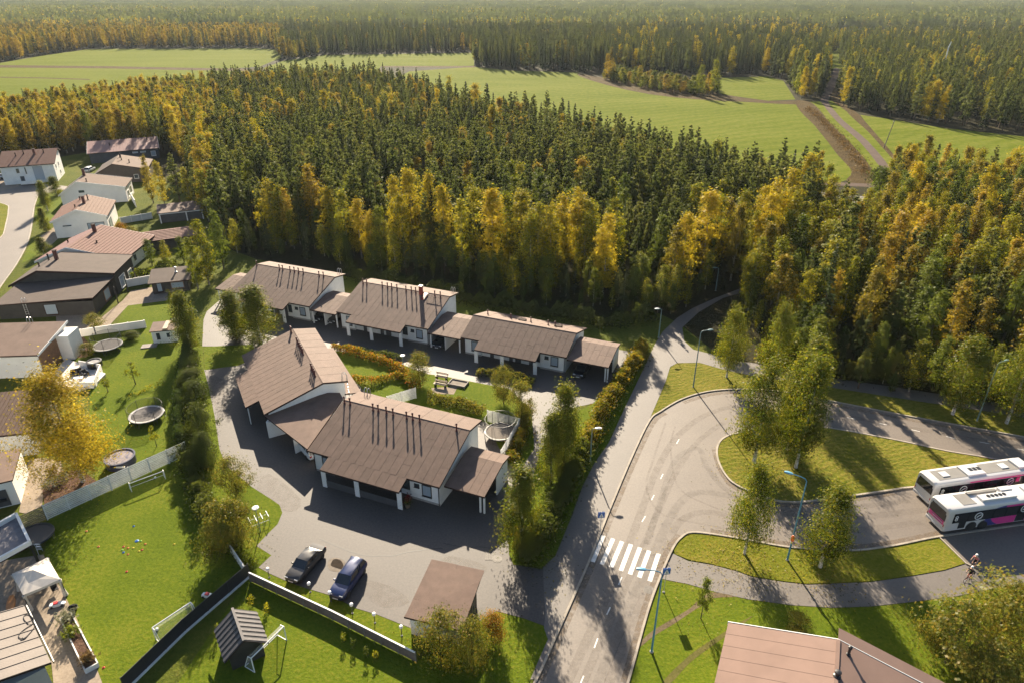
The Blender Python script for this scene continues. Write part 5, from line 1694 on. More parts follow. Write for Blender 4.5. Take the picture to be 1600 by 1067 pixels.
def grow(poly, d, pick):
    xs = [p[0] for p in poly]
    ys = [p[1] for p in poly]
    n = int((max(xs) - min(xs)) * (max(ys) - min(ys)) / (d * d) * 2.2)
    for _ in range(n):
        x = RND.uniform(min(xs), max(xs))
        y = RND.uniform(min(ys), max(ys))
        if abs(x) > y * .80 + 18:
            continue
        if not inside(x, y, poly) or any(inside(x, y, q) for q in YARDS):
            continue
        dd = d * RND.uniform(.75, 1.2)
        if near_taken(x, y, dd):
            continue
        kind, h = pick(x, y)
        take(x, y)
        all_trees.append((kind, x, y, h))

def pick_main(x, y):
    px, py = PROJ(x, y, 14)
    r = RND.random()
    w = wave2(x, y, 17, 1.3)
    left = px < 330
    if left:
        pa = .62 if px < 220 else .4
        if r < pa: return ('amber' if RND.random() < .65 else 'gold'), RND.uniform(11.5, 14.5)
        if r < pa + .1: return 'spruce', RND.uniform(11, 15)
        return ('pine', RND.uniform(11, 15)) if RND.random() < .6 else ('olive', RND.uniform(11, 14))
    front = y < 150 + .1 * x + 8
    back = py < 185 and y > 210
    if front and r < .34: return ('olive' if RND.random() < .6 else 'green'), RND.uniform(7, 13)
    if back and r < .18: return ('amber' if RND.random() < .7 else 'gold'), RND.uniform(12, 15)
    if r < .09 + max(0, w) * .1: return ('amber' if RND.random() < .6 else 'olive'), RND.uniform(11, 14)
    if RND.random() < (.26 if back else .09): return 'spruce', RND.uniform(13, 18)
    return 'pine', RND.uniform(10.5, 14.5) if y < 142 else RND.uniform(11.5, 17.5)

def pick_right(x, y):
    px, py = PROJ(x, y, 11)
    r = RND.random()
    if px < 1330:
        if r < .6: return ('olive' if RND.random() < .6 else 'green'), RND.uniform(10, 13.5)
        if r < .78: return 'pine', RND.uniform(11, 14)
        return 'amber', RND.uniform(10, 13)
    w = wave2(x, y, 11, .4)
    if r < .4: return ('amber' if RND.random() < .84 else 'gold'), RND.uniform(9.5, 14)
    if r < .76: return ('olive' if w > 0 else 'green'), RND.uniform(10, 13)
    if r < .92: return 'pine', RND.uniform(10, 13)
    return 'spruce', RND.uniform(9, 13)

# undergrowth of young trees along the front edge of the woods
def skirt(line, depth, n):
    L_ = px_poly(line, 3, False)
    for _ in range(n):
        i = RND.randrange(len(L_) - 1)
        f = RND.random()
        x = L_[i][0] * (1 - f) + L_[i + 1][0] * f
        y = L_[i][1] * (1 - f) + L_[i + 1][1] * f + RND.uniform(-5, depth)
        if near_taken(x, y, 1.5) or any(inside(x, y, q) for q in YARDS):
            continue
        take(x, y)
        k = RND.choice(['green', 'green', 'olive', 'spruce', 'pine', 'olive'])
        all_trees.append((k, x, y, RND.uniform(3.0, 8.5)))
skirt([(350, 382), (420, 388), (520, 398), (560, 409), (720, 441), (800, 453), (900, 467), (1000, 476), (1070, 470), (1128, 452)], 8, 360)
skirt([(1165, 480), (1205, 544), (1290, 577), (1400, 591), (1600, 624)], 7, 120)
grow(W_MAIN, 2.9, pick_main)
grow(W_RIGHT, 2.9, pick_right)

# the wood behind the fields: own trees along its near edge
FAR_EDGE = [px_poly(p) for p in (
    [(-300, 112), (-100, 96), (0, 98), (76, 85.5), (142, 76.5), (430, 76), (434, 88), (452, 94), (480, 93), (506, 86), (577, 85), (740, 82.5), (742, 104), (800, 110), (905, 113), (1000, 117), (1128, 120), (1200, 118.5), (1224, 125), (1245, 152), (1282, 154), (1296, 130), (1306, 112), (1310, 64), (900, 62), (600, 58), (-300, 58)],
    [(1312, 112), (1316, 128), (1306, 150), (1316, 166), (1345, 178), (1392, 184), (1478, 197), (1600, 208), (1900, 234), (2000, 66), (1310, 64)])]
CLUMP = px_poly([(940, 124), (956, 128), (1015, 141), (1085, 150), (1118, 148), (1128, 143), (1112, 138), (1060, 136), (1010, 130), (960, 118)])
def pick_far(x, y):
    px, py = PROJ(x, y, 12)
    r = RND.random()
    w = wave2(x, y, 55, 2.1)
    edge = {True: .0}.get(True)
    if px < 440:
        if r < .5 + .25 * w: return ('amber' if RND.random() < .9 else 'gold'), RND.uniform(13, 17)
        return ('spruce' if RND.random() < .6 else 'pine'), RND.uniform(13, 18)
    if px < 745:
        if py > 66 and r < .45: return ('amber' if RND.random() < .75 else 'olive'), RND.uniform(12, 16)
        if r < .05: return 'amber', RND.uniform(12, 16)
        return ('spruce' if RND.random() < .7 else 'pine'), RND.uniform(14, 20)
    if px < 1290:
        if r < .07 + .12 * max(0, w) and px > 960: return 'gold', RND.uniform(14, 19)
        if r < .05: return 'amber', RND.uniform(12, 17)
        return ('spruce' if RND.random() < .68 else 'pine'), RND.uniform(16, 21)
    if r < .2 + .16 * w: return ('gold' if RND.random() < .35 else 'olive'), RND.uniform(11, 15)
    return ('pine' if RND.random() < .65 else 'spruce'), RND.uniform(13, 18)
def grow_far(poly, d, ymax):
    xs = [p[0] for p in poly]; ys = [p[1] for p in poly]
    y0, y1 = min(ys), min(max(ys), ymax)
    n = int((max(xs) - min(xs)) * (y1 - y0) / (d * d) * 1.3)
    for _ in range(n):
        x = RND.uniform(min(xs), max(xs)); y = RND.uniform(y0, y1)
        if abs(x) > y * .79 + 15 or not inside(x, y, poly) or near_taken(x, y, d * RND.uniform(.6, 1.1)):
            continue
        if inside(x, y, LANE):
            continue
        kind, h = pick_far(x, y)
        take(x, y)
        all_trees.append((kind, x, y, h))
LANE = px_poly([(1288, 84), (1310, 84), (1314, 108), (1318, 124), (1304, 152), (1280, 156), (1296, 122), (1292, 108)])
for p in FAR_EDGE:
    grow_far(p, 4.6, 1050)
def bushy(poly, d, f):
    xs = [p[0] for p in poly]; ys = [p[1] for p in poly]
    for _ in range(int((max(xs) - min(xs)) * (max(ys) - min(ys)) / (d * d) * 1.5)):
        x = RND.uniform(min(xs), max(xs)); y = RND.uniform(min(ys), max(ys))
        if inside(x, y, poly) and not near_taken(x, y, d * .8):
            take(x, y)
            k, h = f()
            all_trees.append((k, x, y, h))
def copse():
    xs = [p[0] for p in CLUMP]; ys = [p[1] for p in CLUMP]
    for _ in range(900):
        x = RND.uniform(min(xs), max(xs)); y = RND.uniform(min(ys), max(ys))
        if inside(x, y, CLUMP) and not near_taken(x, y, 3.2):
            take(x, y)
            k, nm, lb = RND.choice([('amber', 'birch_tree', 'low orange brown bushy tree'), ('green', 'leafy_tree', 'low dark green bushy tree'), ('olive', 'leafy_tree', 'low yellow green bushy tree')])
            tree(nm, lb + ' in the copse at the ditch of the big field', RND.choice(KINDS[k]), x, y, RND.uniform(3.5, 9), lb + 's of the field copse', 'tree', 0, None, RND.uniform(1.5, 2.3))
copse()
for px, py, k, h in [(1092, 151, 'olive', 15), (1113, 148, 'olive', 17), (1105, 150, 'amber', 11), (948, 126, 'amber', 15), (956, 127, 'amber', 13), (440, 90, 'amber', 15), (446, 91, 'amber', 16), (456, 92, 'amber', 13), (470, 92, 'olive', 13), (1252, 155, 'gold', 15), (1266, 154, 'gold', 14), (1246, 150, 'olive', 16), (1276, 152, 'pine', 15), (1318, 166, 'gold', 17), (1450, 190, 'gold', 16), (1440, 188, 'gold', 15), (1465, 192, 'gold', 12)]:
    x, y = G(px, py)
    take(x, y)
    all_trees.append((k, x, y, h))

# the trees that show largest become things of their own, the rest of the wood one mass
GROUPS = {'pine': ('pine_tree', 'dark green pine', 290), 'spruce': ('spruce_tree', 'narrow blackish spruce', 130),
          'gold': ('aspen_tree', 'bright yellow tree', 150), 'amber': ('birch_tree', 'orange brown birch', 270),
          'olive': ('leafy_tree', 'yellow green leafy tree', 160), 'green': ('leafy_tree', 'plain green leafy tree', 135)}
def region(x, y):
    px, py = PROJ(x, y, 8)
    if inside(x, y, W_RIGHT):
        if px < 1330:
            return 'in the grove at the footpath bend'
        if y < 118:
            return 'in front of the orange wood by the cycle path'
        return ('deep in the orange wood' if y < 150 else 'at the field side of the orange wood') + (' by the gravel road' if px < 1450 else '')
    if not inside(x, y, W_MAIN):
        if px < 745:
            return 'at the edge of the far wood beyond the left fields'
        if px < 1240:
            return 'in the far copse beyond the big field'
        return 'at the edge of the far wood by the gravel road'
    if px < 330:
        return 'in the wood behind the village houses' + (', tall house end' if px < 130 else '')
    if y < 140:
        return 'in the front rows of the wood ' + ('behind the first white block' if px < 520 else 'behind the red chimney block' if px < 710 else 'behind the low white block' if px < 960 else 'beside the footpath')
    if py < 190:
        return 'at the far side of the main wood ' + ('toward the left fields' if px < 560 else 'along the big field')
    return 'in the middle of the main wood ' + ('above the first block' if px < 520 else 'above the red chimney block' if px < 760 else 'above the low block' if px < 980 else 'toward the farm lane')
rest = []
for kind, (nm, lb, lim) in GROUPS.items():
    L_ = [t for t in all_trees if t[0] == kind]
    L_.sort(key=lambda t: t[1] ** 2 + t[2] ** 2)
    for i, (k, x, y, h) in enumerate(L_):
        if i < lim:
            rg = region(x, y)
            tree(nm, lb + ' ' + rg, KINDS[kind][i % len(KINDS[kind])], x, y, h, (lb + 's ' if not lb.endswith('birch') else 'orange brown birches ') + rg, 'tree', 0, None, RND.uniform(.85, 1.25))
        else:
            rest.append((kind, x, y, h))

SHAPES = bpy.data.collections.new('tree_shapes')
ORDER = []
def whole(kind, i):
    """crown and trunk of a prototype as one mesh for the mass of the wood"""
    c, t, h = KINDS[kind][i]
    bm = bmesh.new()
    bm.from_mesh(c)
    me = bpy.data.meshes.new('wood_tree')
    nc = len(bm.faces)
    bm.from_mesh(t)
    bm.faces.ensure_lookup_table()
    for f in bm.faces[nc:]:
        f.material_index = 1
    bm.to_mesh(me)
    bm.free()
    me.materials.append(c.materials[0])
    me.materials.append(t.materials[0])
    return me, h
IDX = {}
for kind in GROUPS:
    for i in range(len(KINDS[kind])):
        me, h = whole(kind, i)
        o = bpy.data.objects.new('shape_%03d' % len(ORDER), me)
        SHAPES.objects.link(o)
        IDX.setdefault(kind, []).append((len(ORDER), h))
        ORDER.append(o)

def scatter(name, pts, shapes):
    """pts: (x, y, z, scale, rz, shape number); one object of kind stuff that carries all of them"""
    n = len(pts)
    me = bpy.data.meshes.new(name)
    me.from_pydata([(p[0], p[1], p[2]) for p in pts], [], [])
    a = me.attributes.new('size', 'FLOAT', 'POINT'); a.data.foreach_set('value', [p[3] for p in pts])
    a = me.attributes.new('turn', 'FLOAT', 'POINT'); a.data.foreach_set('value', [p[4] for p in pts])
    a = me.attributes.new('pick', 'INT', 'POINT'); a.data.foreach_set('value', [p[5] for p in pts])
    o = bpy.data.objects.new(name, me)
    COL.objects.link(o)
    ng = bpy.data.node_groups.new(name, 'GeometryNodeTree')
    ng.interface.new_socket('Geometry', in_out='INPUT', socket_type='NodeSocketGeometry')
    ng.interface.new_socket('Geometry', in_out='OUTPUT', socket_type='NodeSocketGeometry')
    N, L = ng.nodes, ng.links
    gi, go = N.new('NodeGroupInput'), N.new('NodeGroupOutput')
    ci = N.new('GeometryNodeCollectionInfo')
    ci.inputs['Collection'].default_value = shapes
    ci.inputs['Separate Children'].default_value = True
    ci.inputs['Reset Children'].default_value = True
    ip = N.new('GeometryNodeInstanceOnPoints')
    ip.inputs['Pick Instance'].default_value = True
    def attr(nm, ty):
        q = N.new('GeometryNodeInputNamedAttribute')
        q.data_type = ty
        q.inputs['Name'].default_value = nm
        return q.outputs['Attribute']
    L.new(gi.outputs[0], ip.inputs['Points'])
    L.new(ci.outputs[0], ip.inputs['Instance'])
    L.new(attr('pick', 'INT'), ip.inputs['Instance Index'])
    L.new(attr('size', 'FLOAT'), ip.inputs['Scale'])
    cx = N.new('ShaderNodeCombineXYZ')
    L.new(attr('turn', 'FLOAT'), cx.inputs['Z'])
    L.new(cx.outputs[0], ip.inputs['Rotation'])
    L.new(ip.outputs[0], go.inputs[0])
    md = o.modifiers.new('spread', 'NODES')
    md.node_group = ng
    return stuff(o)

pts = []
for i, (kind, x, y, h) in enumerate(rest):
    j, h0 = IDX[kind][i % len(IDX[kind])]
    pts.append((x, y, 0, h / h0, RND.uniform(0, 6.28), j))
scatter('woods', pts, SHAPES)

# far wood to the horizon: stands of about forty small trees
STANDS = bpy.data.collections.new('stand_shapes')
def stand(i, mixk, size=42.0, n=70):
    rng = np.random.default_rng(900 + i)
    Ps, Ms = [], []
    names = ['spruce', 'pine', 'amber', 'gold', 'olive']
    ms = [L_spruce, L_pine, L_amber, L_gold, L_olive]
    for _ in range(n):
        k = rng.choice(5, p=mixk)
        h = rng.uniform(12, 19) if k < 2 else rng.uniform(11, 16)
        w = rng.uniform(1.7, 2.4) if k < 2 else rng.uniform(2, 3)
        x, y = rng.uniform(-size / 2, size / 2, 2)
        m = 34
        t = rng.uniform(.15, 1, m)
        if k == 0:
            pr = (1.03 - t)
        else:
            pr = np.clip(np.minimum(t * 3, (1.06 - t) * 1.7), 0, 1) ** .7
        az = rng.uniform(0, 2 * PI, m)
        rr = w * pr * np.sqrt(rng.uniform(.3, 1, m))
        Ps.append(np.stack([x + np.cos(az) * rr, y + np.sin(az) * rr, h * t], 1))
        Ms.append(np.full(m, k))
    me = leaf_cloud('stand', np.concatenate(Ps), 1.5, ms, np.concatenate(Ms), rng, 1.4)
    o = bpy.data.objects.new('stand_%02d' % i, me)
    STANDS.objects.link(o)
for i, mk in enumerate([(.59, .38, .02, .005, .005), (.56, .39, .03, .01, .01), (.34, .62, .02, .01, .01), (.48, .43, .05, .01, .03), (.34, .3, .26, .03, .07), (.4, .47, .07, .03, .03)]):
    stand(i, mk)
spts = []
y = 1050
while y < 6500:
    x = -(y * .80 + 60)
    while x < y * .80 + 60:
        xx, yy = x + RND.uniform(-9, 9), y + RND.uniform(-9, 9)
        w = wave2(xx, yy, 150, .7) + .5 * wave2(xx, yy, 60, 2.9)
        far_left = xx < -.25 * yy and yy < 1700
        if far_left and w > -.3: k = 4
        elif w > .55: k = 4 if RND.random() < .5 else 3
        elif w > .2: k = RND.choice([3, 5])
        elif w > -.3: k = RND.choice([1, 2, 1])
        else: k = 0
        hill = 6 * wave2(xx, yy, 420, 1.0)
        spts.append((xx, yy, 0, RND.uniform(.85, 1.15) * (1 + .12 * wave2(xx, yy, 90, 5)), RND.uniform(0, 6.28), k))
        x += 38
    y += 38
scatter('far_woods', spts, STANDS)
print('TREES', len(all_trees), len(rest), len(spts))

# ------------------------------------------------------------------ fences
M_fwhite = mat('fence_white', (0.66, 0.66, 0.64), .65, .15, 1.5)
M_fblack = mat('fence_black', (0.025, 0.025, 0.028), .6, .2, 1.5)
M_fbrown = mat('fence_brown', (0.2, 0.14, 0.11), .8, .3, 2.0, .2)
M_bluepaint = mat('blue_pole_paint', (0.06, 0.2, 0.3), .45, .1, 2.0)
M_greenpole = mat('green_grey_pole', (0.16, 0.24, 0.24), .45, .1, 2.0)
M_plastic = mat('white_plastic', (0.75, 0.75, 0.75), .4)
M_rubber = mat('black_rubber', (0.018, 0.018, 0.018), .75)
M_steel = mat('dark_steel', (0.09, 0.09, 0.1), .4, metal=.5)
M_mesh = net_mat('trampoline_net', (0.03, 0.03, 0.03), .3)
M_goalnet = net_mat('goal_net', (0.7, 0.7, 0.66), .16)

def fence(label, line, h, n_slat, slat_h, m, post_m, step=2.0, z0=.12, th=.03, group=None, base=None, name='slat_fence', cap=None, solid=False):
    """posts with level boards between them; every board a part"""
    t = thing(name, label, 'fence', (0, 0, 0), 0, group)
    P = [Vector(G(*p)) for p in line]
    for i in range(len(P) - 1):
        a, b = P[i], P[i + 1]
        L = (b - a).length
        k = max(1, round(L / step))
        d = (b - a) / k
        ang = math.atan2(d.y, d.x)
        sl = d.length
        mb = MB()
        mb.b2((-sl / 2 + .02, -th / 2, 0), (sl / 2 - .02, th / 2, slat_h))
        mb.mats = [m]
        me = mb.mesh('slat')
        pm = MB()
        pm.b2((-.05, -.05, 0), (.05, .05, h + .03))
        pm.mats = [post_m]
        pme = pm.mesh('post')
        cm = MB(); cm.b2((-sl / 2, -.07, 0), (sl / 2, .07, .05)); cm.mats = [cap or m]
        cme = cm.mesh('top_rail')
        bmx = None
        if base:
            bm_ = MB(); bm_.b2((-sl / 2, -.08, 0), (sl / 2, .08, base[0])); bm_.mats = [base[1]]
            bmx = bm_.mesh('base_board')
        pitch = (h - z0 - slat_h) / max(1, n_slat - 1)
        for j in range(k):
            c = a + d * (j + .5)
            for q in range(n_slat):
                o = link_mesh('slat', me, t, (c.x, c.y, z0 + q * pitch + RND.uniform(-.006, .006)), ang + RND.uniform(-.003, .003))
            if cap:
                link_mesh('top_rail', cme, t, (c.x, c.y, h), ang)
            if bmx:
                nrm = Vector((d.y, -d.x)).normalized() * .1
                link_mesh('base_board', bmx, t, (c.x + nrm.x, c.y + nrm.y, 0), ang)
        for j in range(k + 1 if i == len(P) - 2 else k):
            c = a + d * j
            link_mesh('post', pme, t, (c.x, c.y, 0), ang)
    return t

fence('long white slat fence between the pool garden and the football lawn', [(75, 812), (293, 711)], 1.95, 9, .15, M_fwhite, M_fwhite, 2.0, .1)
fence('weathered wooden slat fence continuing the white one beside the roof terrace', [(30, 832), (74, 811)], 1.8, 8, .12, M_woodpale, M_black, 1.8)
fence('long black board fence with white footing across the lower lawns', [(196, 1078), (290, 986), (391, 899)], 1.5, 6, .245, M_fblack, M_black, 2.2, .06, .04, None, (.16, M_fwhite))
fence('brown board fence with pale top rail along the car park lawn', [(392, 908), (520, 968), (650, 1034)], 1.15, 5, .225, M_fbrown, M_woodgrey, 1.7, .08, .035, None, None, 'board_fence', M_fwhite)
fence('short white board fence at the corner of black and brown fence', [(362, 864), (384, 897)], 1.05, 5, .19, M_fwhite, M_fwhite, 1.6, .05, .04, None, None, 'board_fence', M_fwhite)
fence('white slat screen round the trampoline behind the large block', [(762, 659), (812, 672), (783, 722)], 1.8, 10, .11, M_fwhite, M_fwhite, 1.7, .1)
fence('white slat privacy screen on the lawn behind the large block', [(606, 636), (650, 622)], 1.7, 9, .11, M_fwhite, M_fwhite, 1.8, .1)
def wall_thing(name, label, line, h, m, th=.16):
    t = thing(name, label, 'wall', (0, 0, 0))
    P = [Vector(G(*p)) for p in line]
    for i in range(len(P) - 1):
        a, b = P[i], P[i + 1]
        k = max(1, round((b - a).length / 2.2))
        for j in range(k):
            wall_line(t, a.lerp(b, j / k), a.lerp(b, (j + .985) / k), h, 'panel', m, th)
        for j in range(k + 1):
            c = a.lerp(b, j / k)
            mb = MB(); mb.b2((c.x - .1, c.y - .1, 0), (c.x + .1, c.y + .1, h + .06)); mb.build('post', M_white2, t)
    return t
wall_thing('garden_wall', 'long low white panel wall between black house and white house lawns', [(86, 533), (150, 523), (228, 512)], 1.3, M_white2)
wall_thing('garden_wall', 'short white panel wall right of the small white shed', [(271, 508), (285, 503)], 1.2, M_white2)
wall_thing('garden_wall', 'pale panel wall leading to the open fronted shed', [(190, 350), (238, 342)], 1.5, mat('pale_panel', (0.5, 0.52, 0.5), .7, .1, 1))
wall_thing('garden_wall', 'white panel wall beside the black sauna cabin', [(200, 449), (238, 442)], 1.5, M_white2)
wall_thing('garden_wall', 'white wall of the small extension by the orange birches', [(206, 312), (213, 324)], 1.8, M_white2)
deck = thing('sun_terrace', 'raised white terrace with wall panels and dark furniture beside the white house', 'terrace', (0, 0, 0))
dq = [G3(72, 600), G3(104, 562), G3(166, 586), G3(148, 604), G3(128, 610)]
mb = MB(); mb.prism([p + Vector((0, 0, .02)) for p in dq], (0, 0, .28)); mb.build('deck', mat('white_deck', (0.62, 0.56, 0.5), .7, .12, 1.5), deck)
wall_line(deck, G(126, 574), G(160, 580), 1.15, 'screen_wall', M_white2)
wall_line(deck, G(160, 580), G(150, 604), 1.2, 'screen_wall', M_white2)
wall_line(deck, G(118, 606), G(148, 606), 1.0, 'screen_wall', M_white2)
ht = thing('hot_tub', 'round dark hot tub in the corner of the white terrace', 'hot tub', G(150, 575) + (.31,))
mb = MB(); mb.lathe([(.95, 0), (1.0, .1), (1.0, .85), (1.05, .9), (.8, .92), (.78, .8), (.02, .78)], 20); mb.build('shell', M_black, ht, True)
mb = MB(); mb.lathe([(.76, .815), (.02, .82)], 20); mb.build('cover', mat('tub_cover', (.2, .19, .19), .6), ht)
for i, (px, py, lb) in enumerate([(117, 588, 'dark outdoor armchair on the white terrace, nearest the house'), (126, 586, 'dark outdoor armchair on the white terrace, middle one'), (134, 588, 'dark outdoor armchair on the white terrace, nearest the lawn')]):
    c = thing('armchair', lb, 'chair', G(px, py) + (.3,), .4 + i * .3)
    mb = MB(); mb.b2((-.4, -.4, .12), (.4, .4, .36)); mb.build('seat', M_fascia if i % 2 else M_black, c, bevel=.03)
    mb = MB(); mb.b2((-.4, .3, .36), (.4, .42, .75)); mb.build('backrest', M_black, c, bevel=.03)
    for s in (-.42, .32):
        mb = MB(); mb.b2((s, -.4, .0), (s + .1, .4, .55)); mb.build('armrest', M_black, c)
tb = thing('coffee_table', 'low white table between the dark terrace armchairs', 'table', G(124, 596) + (.3,), .3)
mb = MB(); mb.b2((-.6, -.35, .32), (.6, .35, .38)); mb.build('tabletop', M_white2, tb)
for sx in (-.5, .5):
    for sy in (-.28, .28):
        mb = MB(); mb.b2((sx - .03, sy - .03, 0), (sx + .03, sy + .03, .32)); mb.build('leg', M_black, tb)

# ------------------------------------------------------------------ trampolines, pool, goals, garden things
def trampoline(label, px, py, d, net=True, pad=None, mm=None, hh=.8, nh=1.7):
    x, y = G(px, py)
    t = thing('trampoline', label, 'trampoline', (x, y, 0), RND.uniform(0, 1))
    r = d / 2
    mb = MB(); mb.lathe([(r * .86, hh), (r * .86, hh + .012), (.02, hh + .012)], 28); mb.build('jumping_mat', mm or mat('mat_fabric', (.12, .105, .1), .75, .1, 3), t)
    mb = MB(); mb.lathe([(r * .86, hh - .01), (r * .86, hh + .045), (r * .88, hh + .06), (r, hh + .05), (r, hh - .02)], 28); mb.build('pad', pad or mat('grey_pad', (.3, .29, .28), .6, .1, 2), t, True)
    pts = [(math.cos(2 * PI * k / 24) * r, math.sin(2 * PI * k / 24) * r, hh - .04) for k in range(25)]
    mb = MB(); mb.tube(pts, .03, 6, False); mb.build('ring_frame', M_steel, t)
    for k in range(6):
        a = 2 * PI * k / 6
        mb = MB(); mb.tube([(math.cos(a - .1) * r, math.sin(a - .1) * r, hh - .05), (math.cos(a - .1) * r, math.sin(a - .1) * r, .03), (math.cos(a + .1) * r, math.sin(a + .1) * r, .03), (math.cos(a + .1) * r, math.sin(a + .1) * r, hh - .05)], .025, 6)
        mb.build('leg', M_steel, t)
        if net:
            mb = MB(); mb.tube([(math.cos(a) * r * 1.03, math.sin(a) * r * 1.03, hh - .3), (math.cos(a) * r * 1.03, math.sin(a) * r * 1.03, hh + nh)], .03, 6)
            mb.build('net_pole', M_black, t)
    if net:
        mb = MB()
        n = 28
        vs = [(math.cos(2 * PI * k / n) * r * .97, math.sin(2 * PI * k / n) * r * .97, z) for z in (hh + .04, hh + nh - .05) for k in range(n)]
        mb.add(vs, [(k, (k + 1) % n, n + (k + 1) % n, n + k) for k in range(n)])
        mb.build('safety_net', M_mesh, t)
        pts = [(math.cos(2 * PI * k / 24) * r * .97, math.sin(2 * PI * k / 24) * r * .97, hh + nh - .05) for k in range(25)]
        mb = MB(); mb.tube(pts, .018, 5, False); mb.build('net_rim', M_black, t)
    return t
trampoline('netted trampoline near the white garden wall and small white shed', 170, 546, 4.2)
trampoline('netted trampoline on the sunny lawn below the row of young hedge plants', 231, 655, 4.2, pad=mat('pale_pad', (.5, .48, .46), .6, .1, 2), nh=1.3)
trampoline('netted trampoline inside the white slat screen behind the large block', 782, 682, 3.9, mm=mat('sand_mat', (.24, .2, .16), .8, .1, 3), pad=M_black, nh=1.9)
trampoline('black round trampoline without net beside the roof terrace', 55, 842, 3.6, False, M_black, M_black, .55)
po = thing('pool', 'round dark blue garden pool with leaves beside the yellow birch', 'pool', G(190, 724) + (0,))
mb = MB(); mb.lathe([(1.55, 0), (1.6, .05), (1.6, .95), (1.68, 1.0), (1.68, 1.05), (1.5, 1.05), (1.5, .9)], 28); mb.build('wall', mat('pool_navy', (.03, .032, .07), .45), po, True)
mb = MB(); mb.lathe([(1.495, .93), (.02, .935)], 28); mb.build('cover', mat('pool_cover', (.07, .07, .13), .35, .2, 2, col2=(.32, .26, .22)), po)
mb = MB(); mb.b2((1.2, -1.5, .0), (2.0, -1.0, .08)); mb.build('step_board', M_woodpale, po)
mb = MB(); mb.b2((.4, -1.75, .7), (1.4, -1.55, .85)); mb.build('filter_box', M_fwhite, po, bevel=.03)
def goal(label, pl, pr_, h, depth, m, netted=True, r=.05, back=1):
    """posts, bar, sloping net frame; pl and pr_ are the two post feet"""
    a, b = Vector(G(*pl)), Vector(G(*pr_))
    L = (b - a).length
    t = thing('football_goal', label, 'goal', (a.x, a.y, 0), math.atan2(b.y - a.y, b.x - a.x))
    s = back
    for x in (0, L):
        mb = MB(); mb.tube([(x, 0, 0), (x, 0, h)], r, 8); mb.build('post', m, t)
        mb = MB(); mb.tube([(x, 0, h), (x, s * depth * .35, h * .98), (x, s * depth, .03), (x, 0, .03)], r * .7, 7); mb.build('side_frame', m, t)
    mb = MB(); mb.tube([(0, 0, h), (L, 0, h)], r, 8); mb.build('crossbar', m, t)
    mb = MB(); mb.tube([(0, s * depth, .03), (L, s * depth, .03)], r * .7, 7); mb.build('ground_bar', m, t)
    if netted:
        mb = MB()
        y0, y1 = s * depth * .35, s * depth
        mb.add([(0, 0, h), (L, 0, h), (L, y0, h * .97), (0, y0, h * .97), (L, y1, .04), (0, y1, .04)], [(0, 1, 2, 3), (3, 2, 4, 5)])
        for x in (0, L):
            mb.add([(x, 0, .04), (x, 0, h), (x, y0, h * .97), (x, y1, .04)], [(0, 1, 2, 3)])
        mb.build('net', M_goalnet, t)
        # cords of the net
        mb = MB()
        n = int(L / .3)
        for k in range(1, n):
            x = L * k / n
            mb.tube([(x, 0, h), (x, y0, h * .97), (x, y1, .04)], .008, 3, False)
        for k in range(1, 7):
            f = k / 7
            mb.tube([(0, y0 + (y1 - y0) * f, h * .97 * (1 - f) + .04 * f), (L, y0 + (y1 - y0) * f, h * .97 * (1 - f) + .04 * f)], .008, 3, False)
        stuff(mb.build('net_cord', M_goalnet, t))
    return t
goal('low white goal frame standing before the long white slat fence', (206, 768), (259, 748), 1.15, .9, M_plastic, False, .045)
goal('white netted goal leaning against the black fence on the big lawn', (244, 998), (303, 958), 1.4, .95, M_plastic, True, .05, -1)
goal('white netted goal on the shaded lawn beside the black playhouse', (398, 1050), (448, 1000), 1.7, 1.1, M_plastic, True, .05, 1)
def ball(label, px, py, r, z=0.0):
    mb = MB()
    mb.lathe([(r * math.sin(PI * (k + .01) / 8), r - r * math.cos(PI * (k + .01) / 8)) for k in range(1, 8)], 12)
    tag(mb.build('ball', M_plastic, None, True, loc=G(px, py) + (z,)), label, 'ball')
ball('white ball lying inside the goal on the big lawn', 246, 984, .14)
ball('white ball resting under the long white slat fence', 243, 747, .13)
CONE = [(209, 822, 'blue'), (214, 845, 'blue2'), (220, 845, 'green'), (227, 850, 'orange'), (193, 854, 'red'), (200, 856, 'orange'), (208, 856, 'yellow'), (191, 859, 'green'), (217, 861, 'yellow'), (222, 859, 'red'), (193, 863, 'blue'), (200, 866, 'orange'), (154, 854, 'orange'), (135, 830, 'orange'), (272, 850, 'yellow'), (198, 893, 'red'), (162, 1043, 'red')]
CC = {'blue': (.02, .16, .5), 'blue2': (.02, .16, .5), 'green': (.3, .55, .1), 'orange': (.65, .2, .06), 'red': (.6, .06, .05), 'yellow': (.7, .55, .05)}
near_lb = ['highest up the lawn', 'bigger one beside a green disc', 'beside the bigger blue one', 'right of the upper green disc', 'left in the cluster', 'middle of the cluster', 'centre of the cluster', 'left of the cluster below the red one', 'lower right of the cluster', 'right end of the cluster', 'at the lower left of the cluster', 'lowest of the cluster', 'alone at the shade edge', 'in the shade near the fence', 'alone toward the hedge', 'alone in the middle of the lawn', 'beside the planter end']
for (px, py, c), nl in zip(CONE, near_lb):
    mb = MB()
    rr = .12 if c != 'blue2' else .2
    mb.lathe([(rr, 0), (rr, .015), (rr * .5, .07), (rr * .42, .07), (rr * .42, .03)], 10)
    tag(mb.build('marker_disc', mat('disc_' + c, CC[c], .5), None, loc=G(px, py) + (.03,)), c.rstrip('2') + ' training disc on the big lawn, ' + nl, 'training disc', 'training discs on the big lawn')
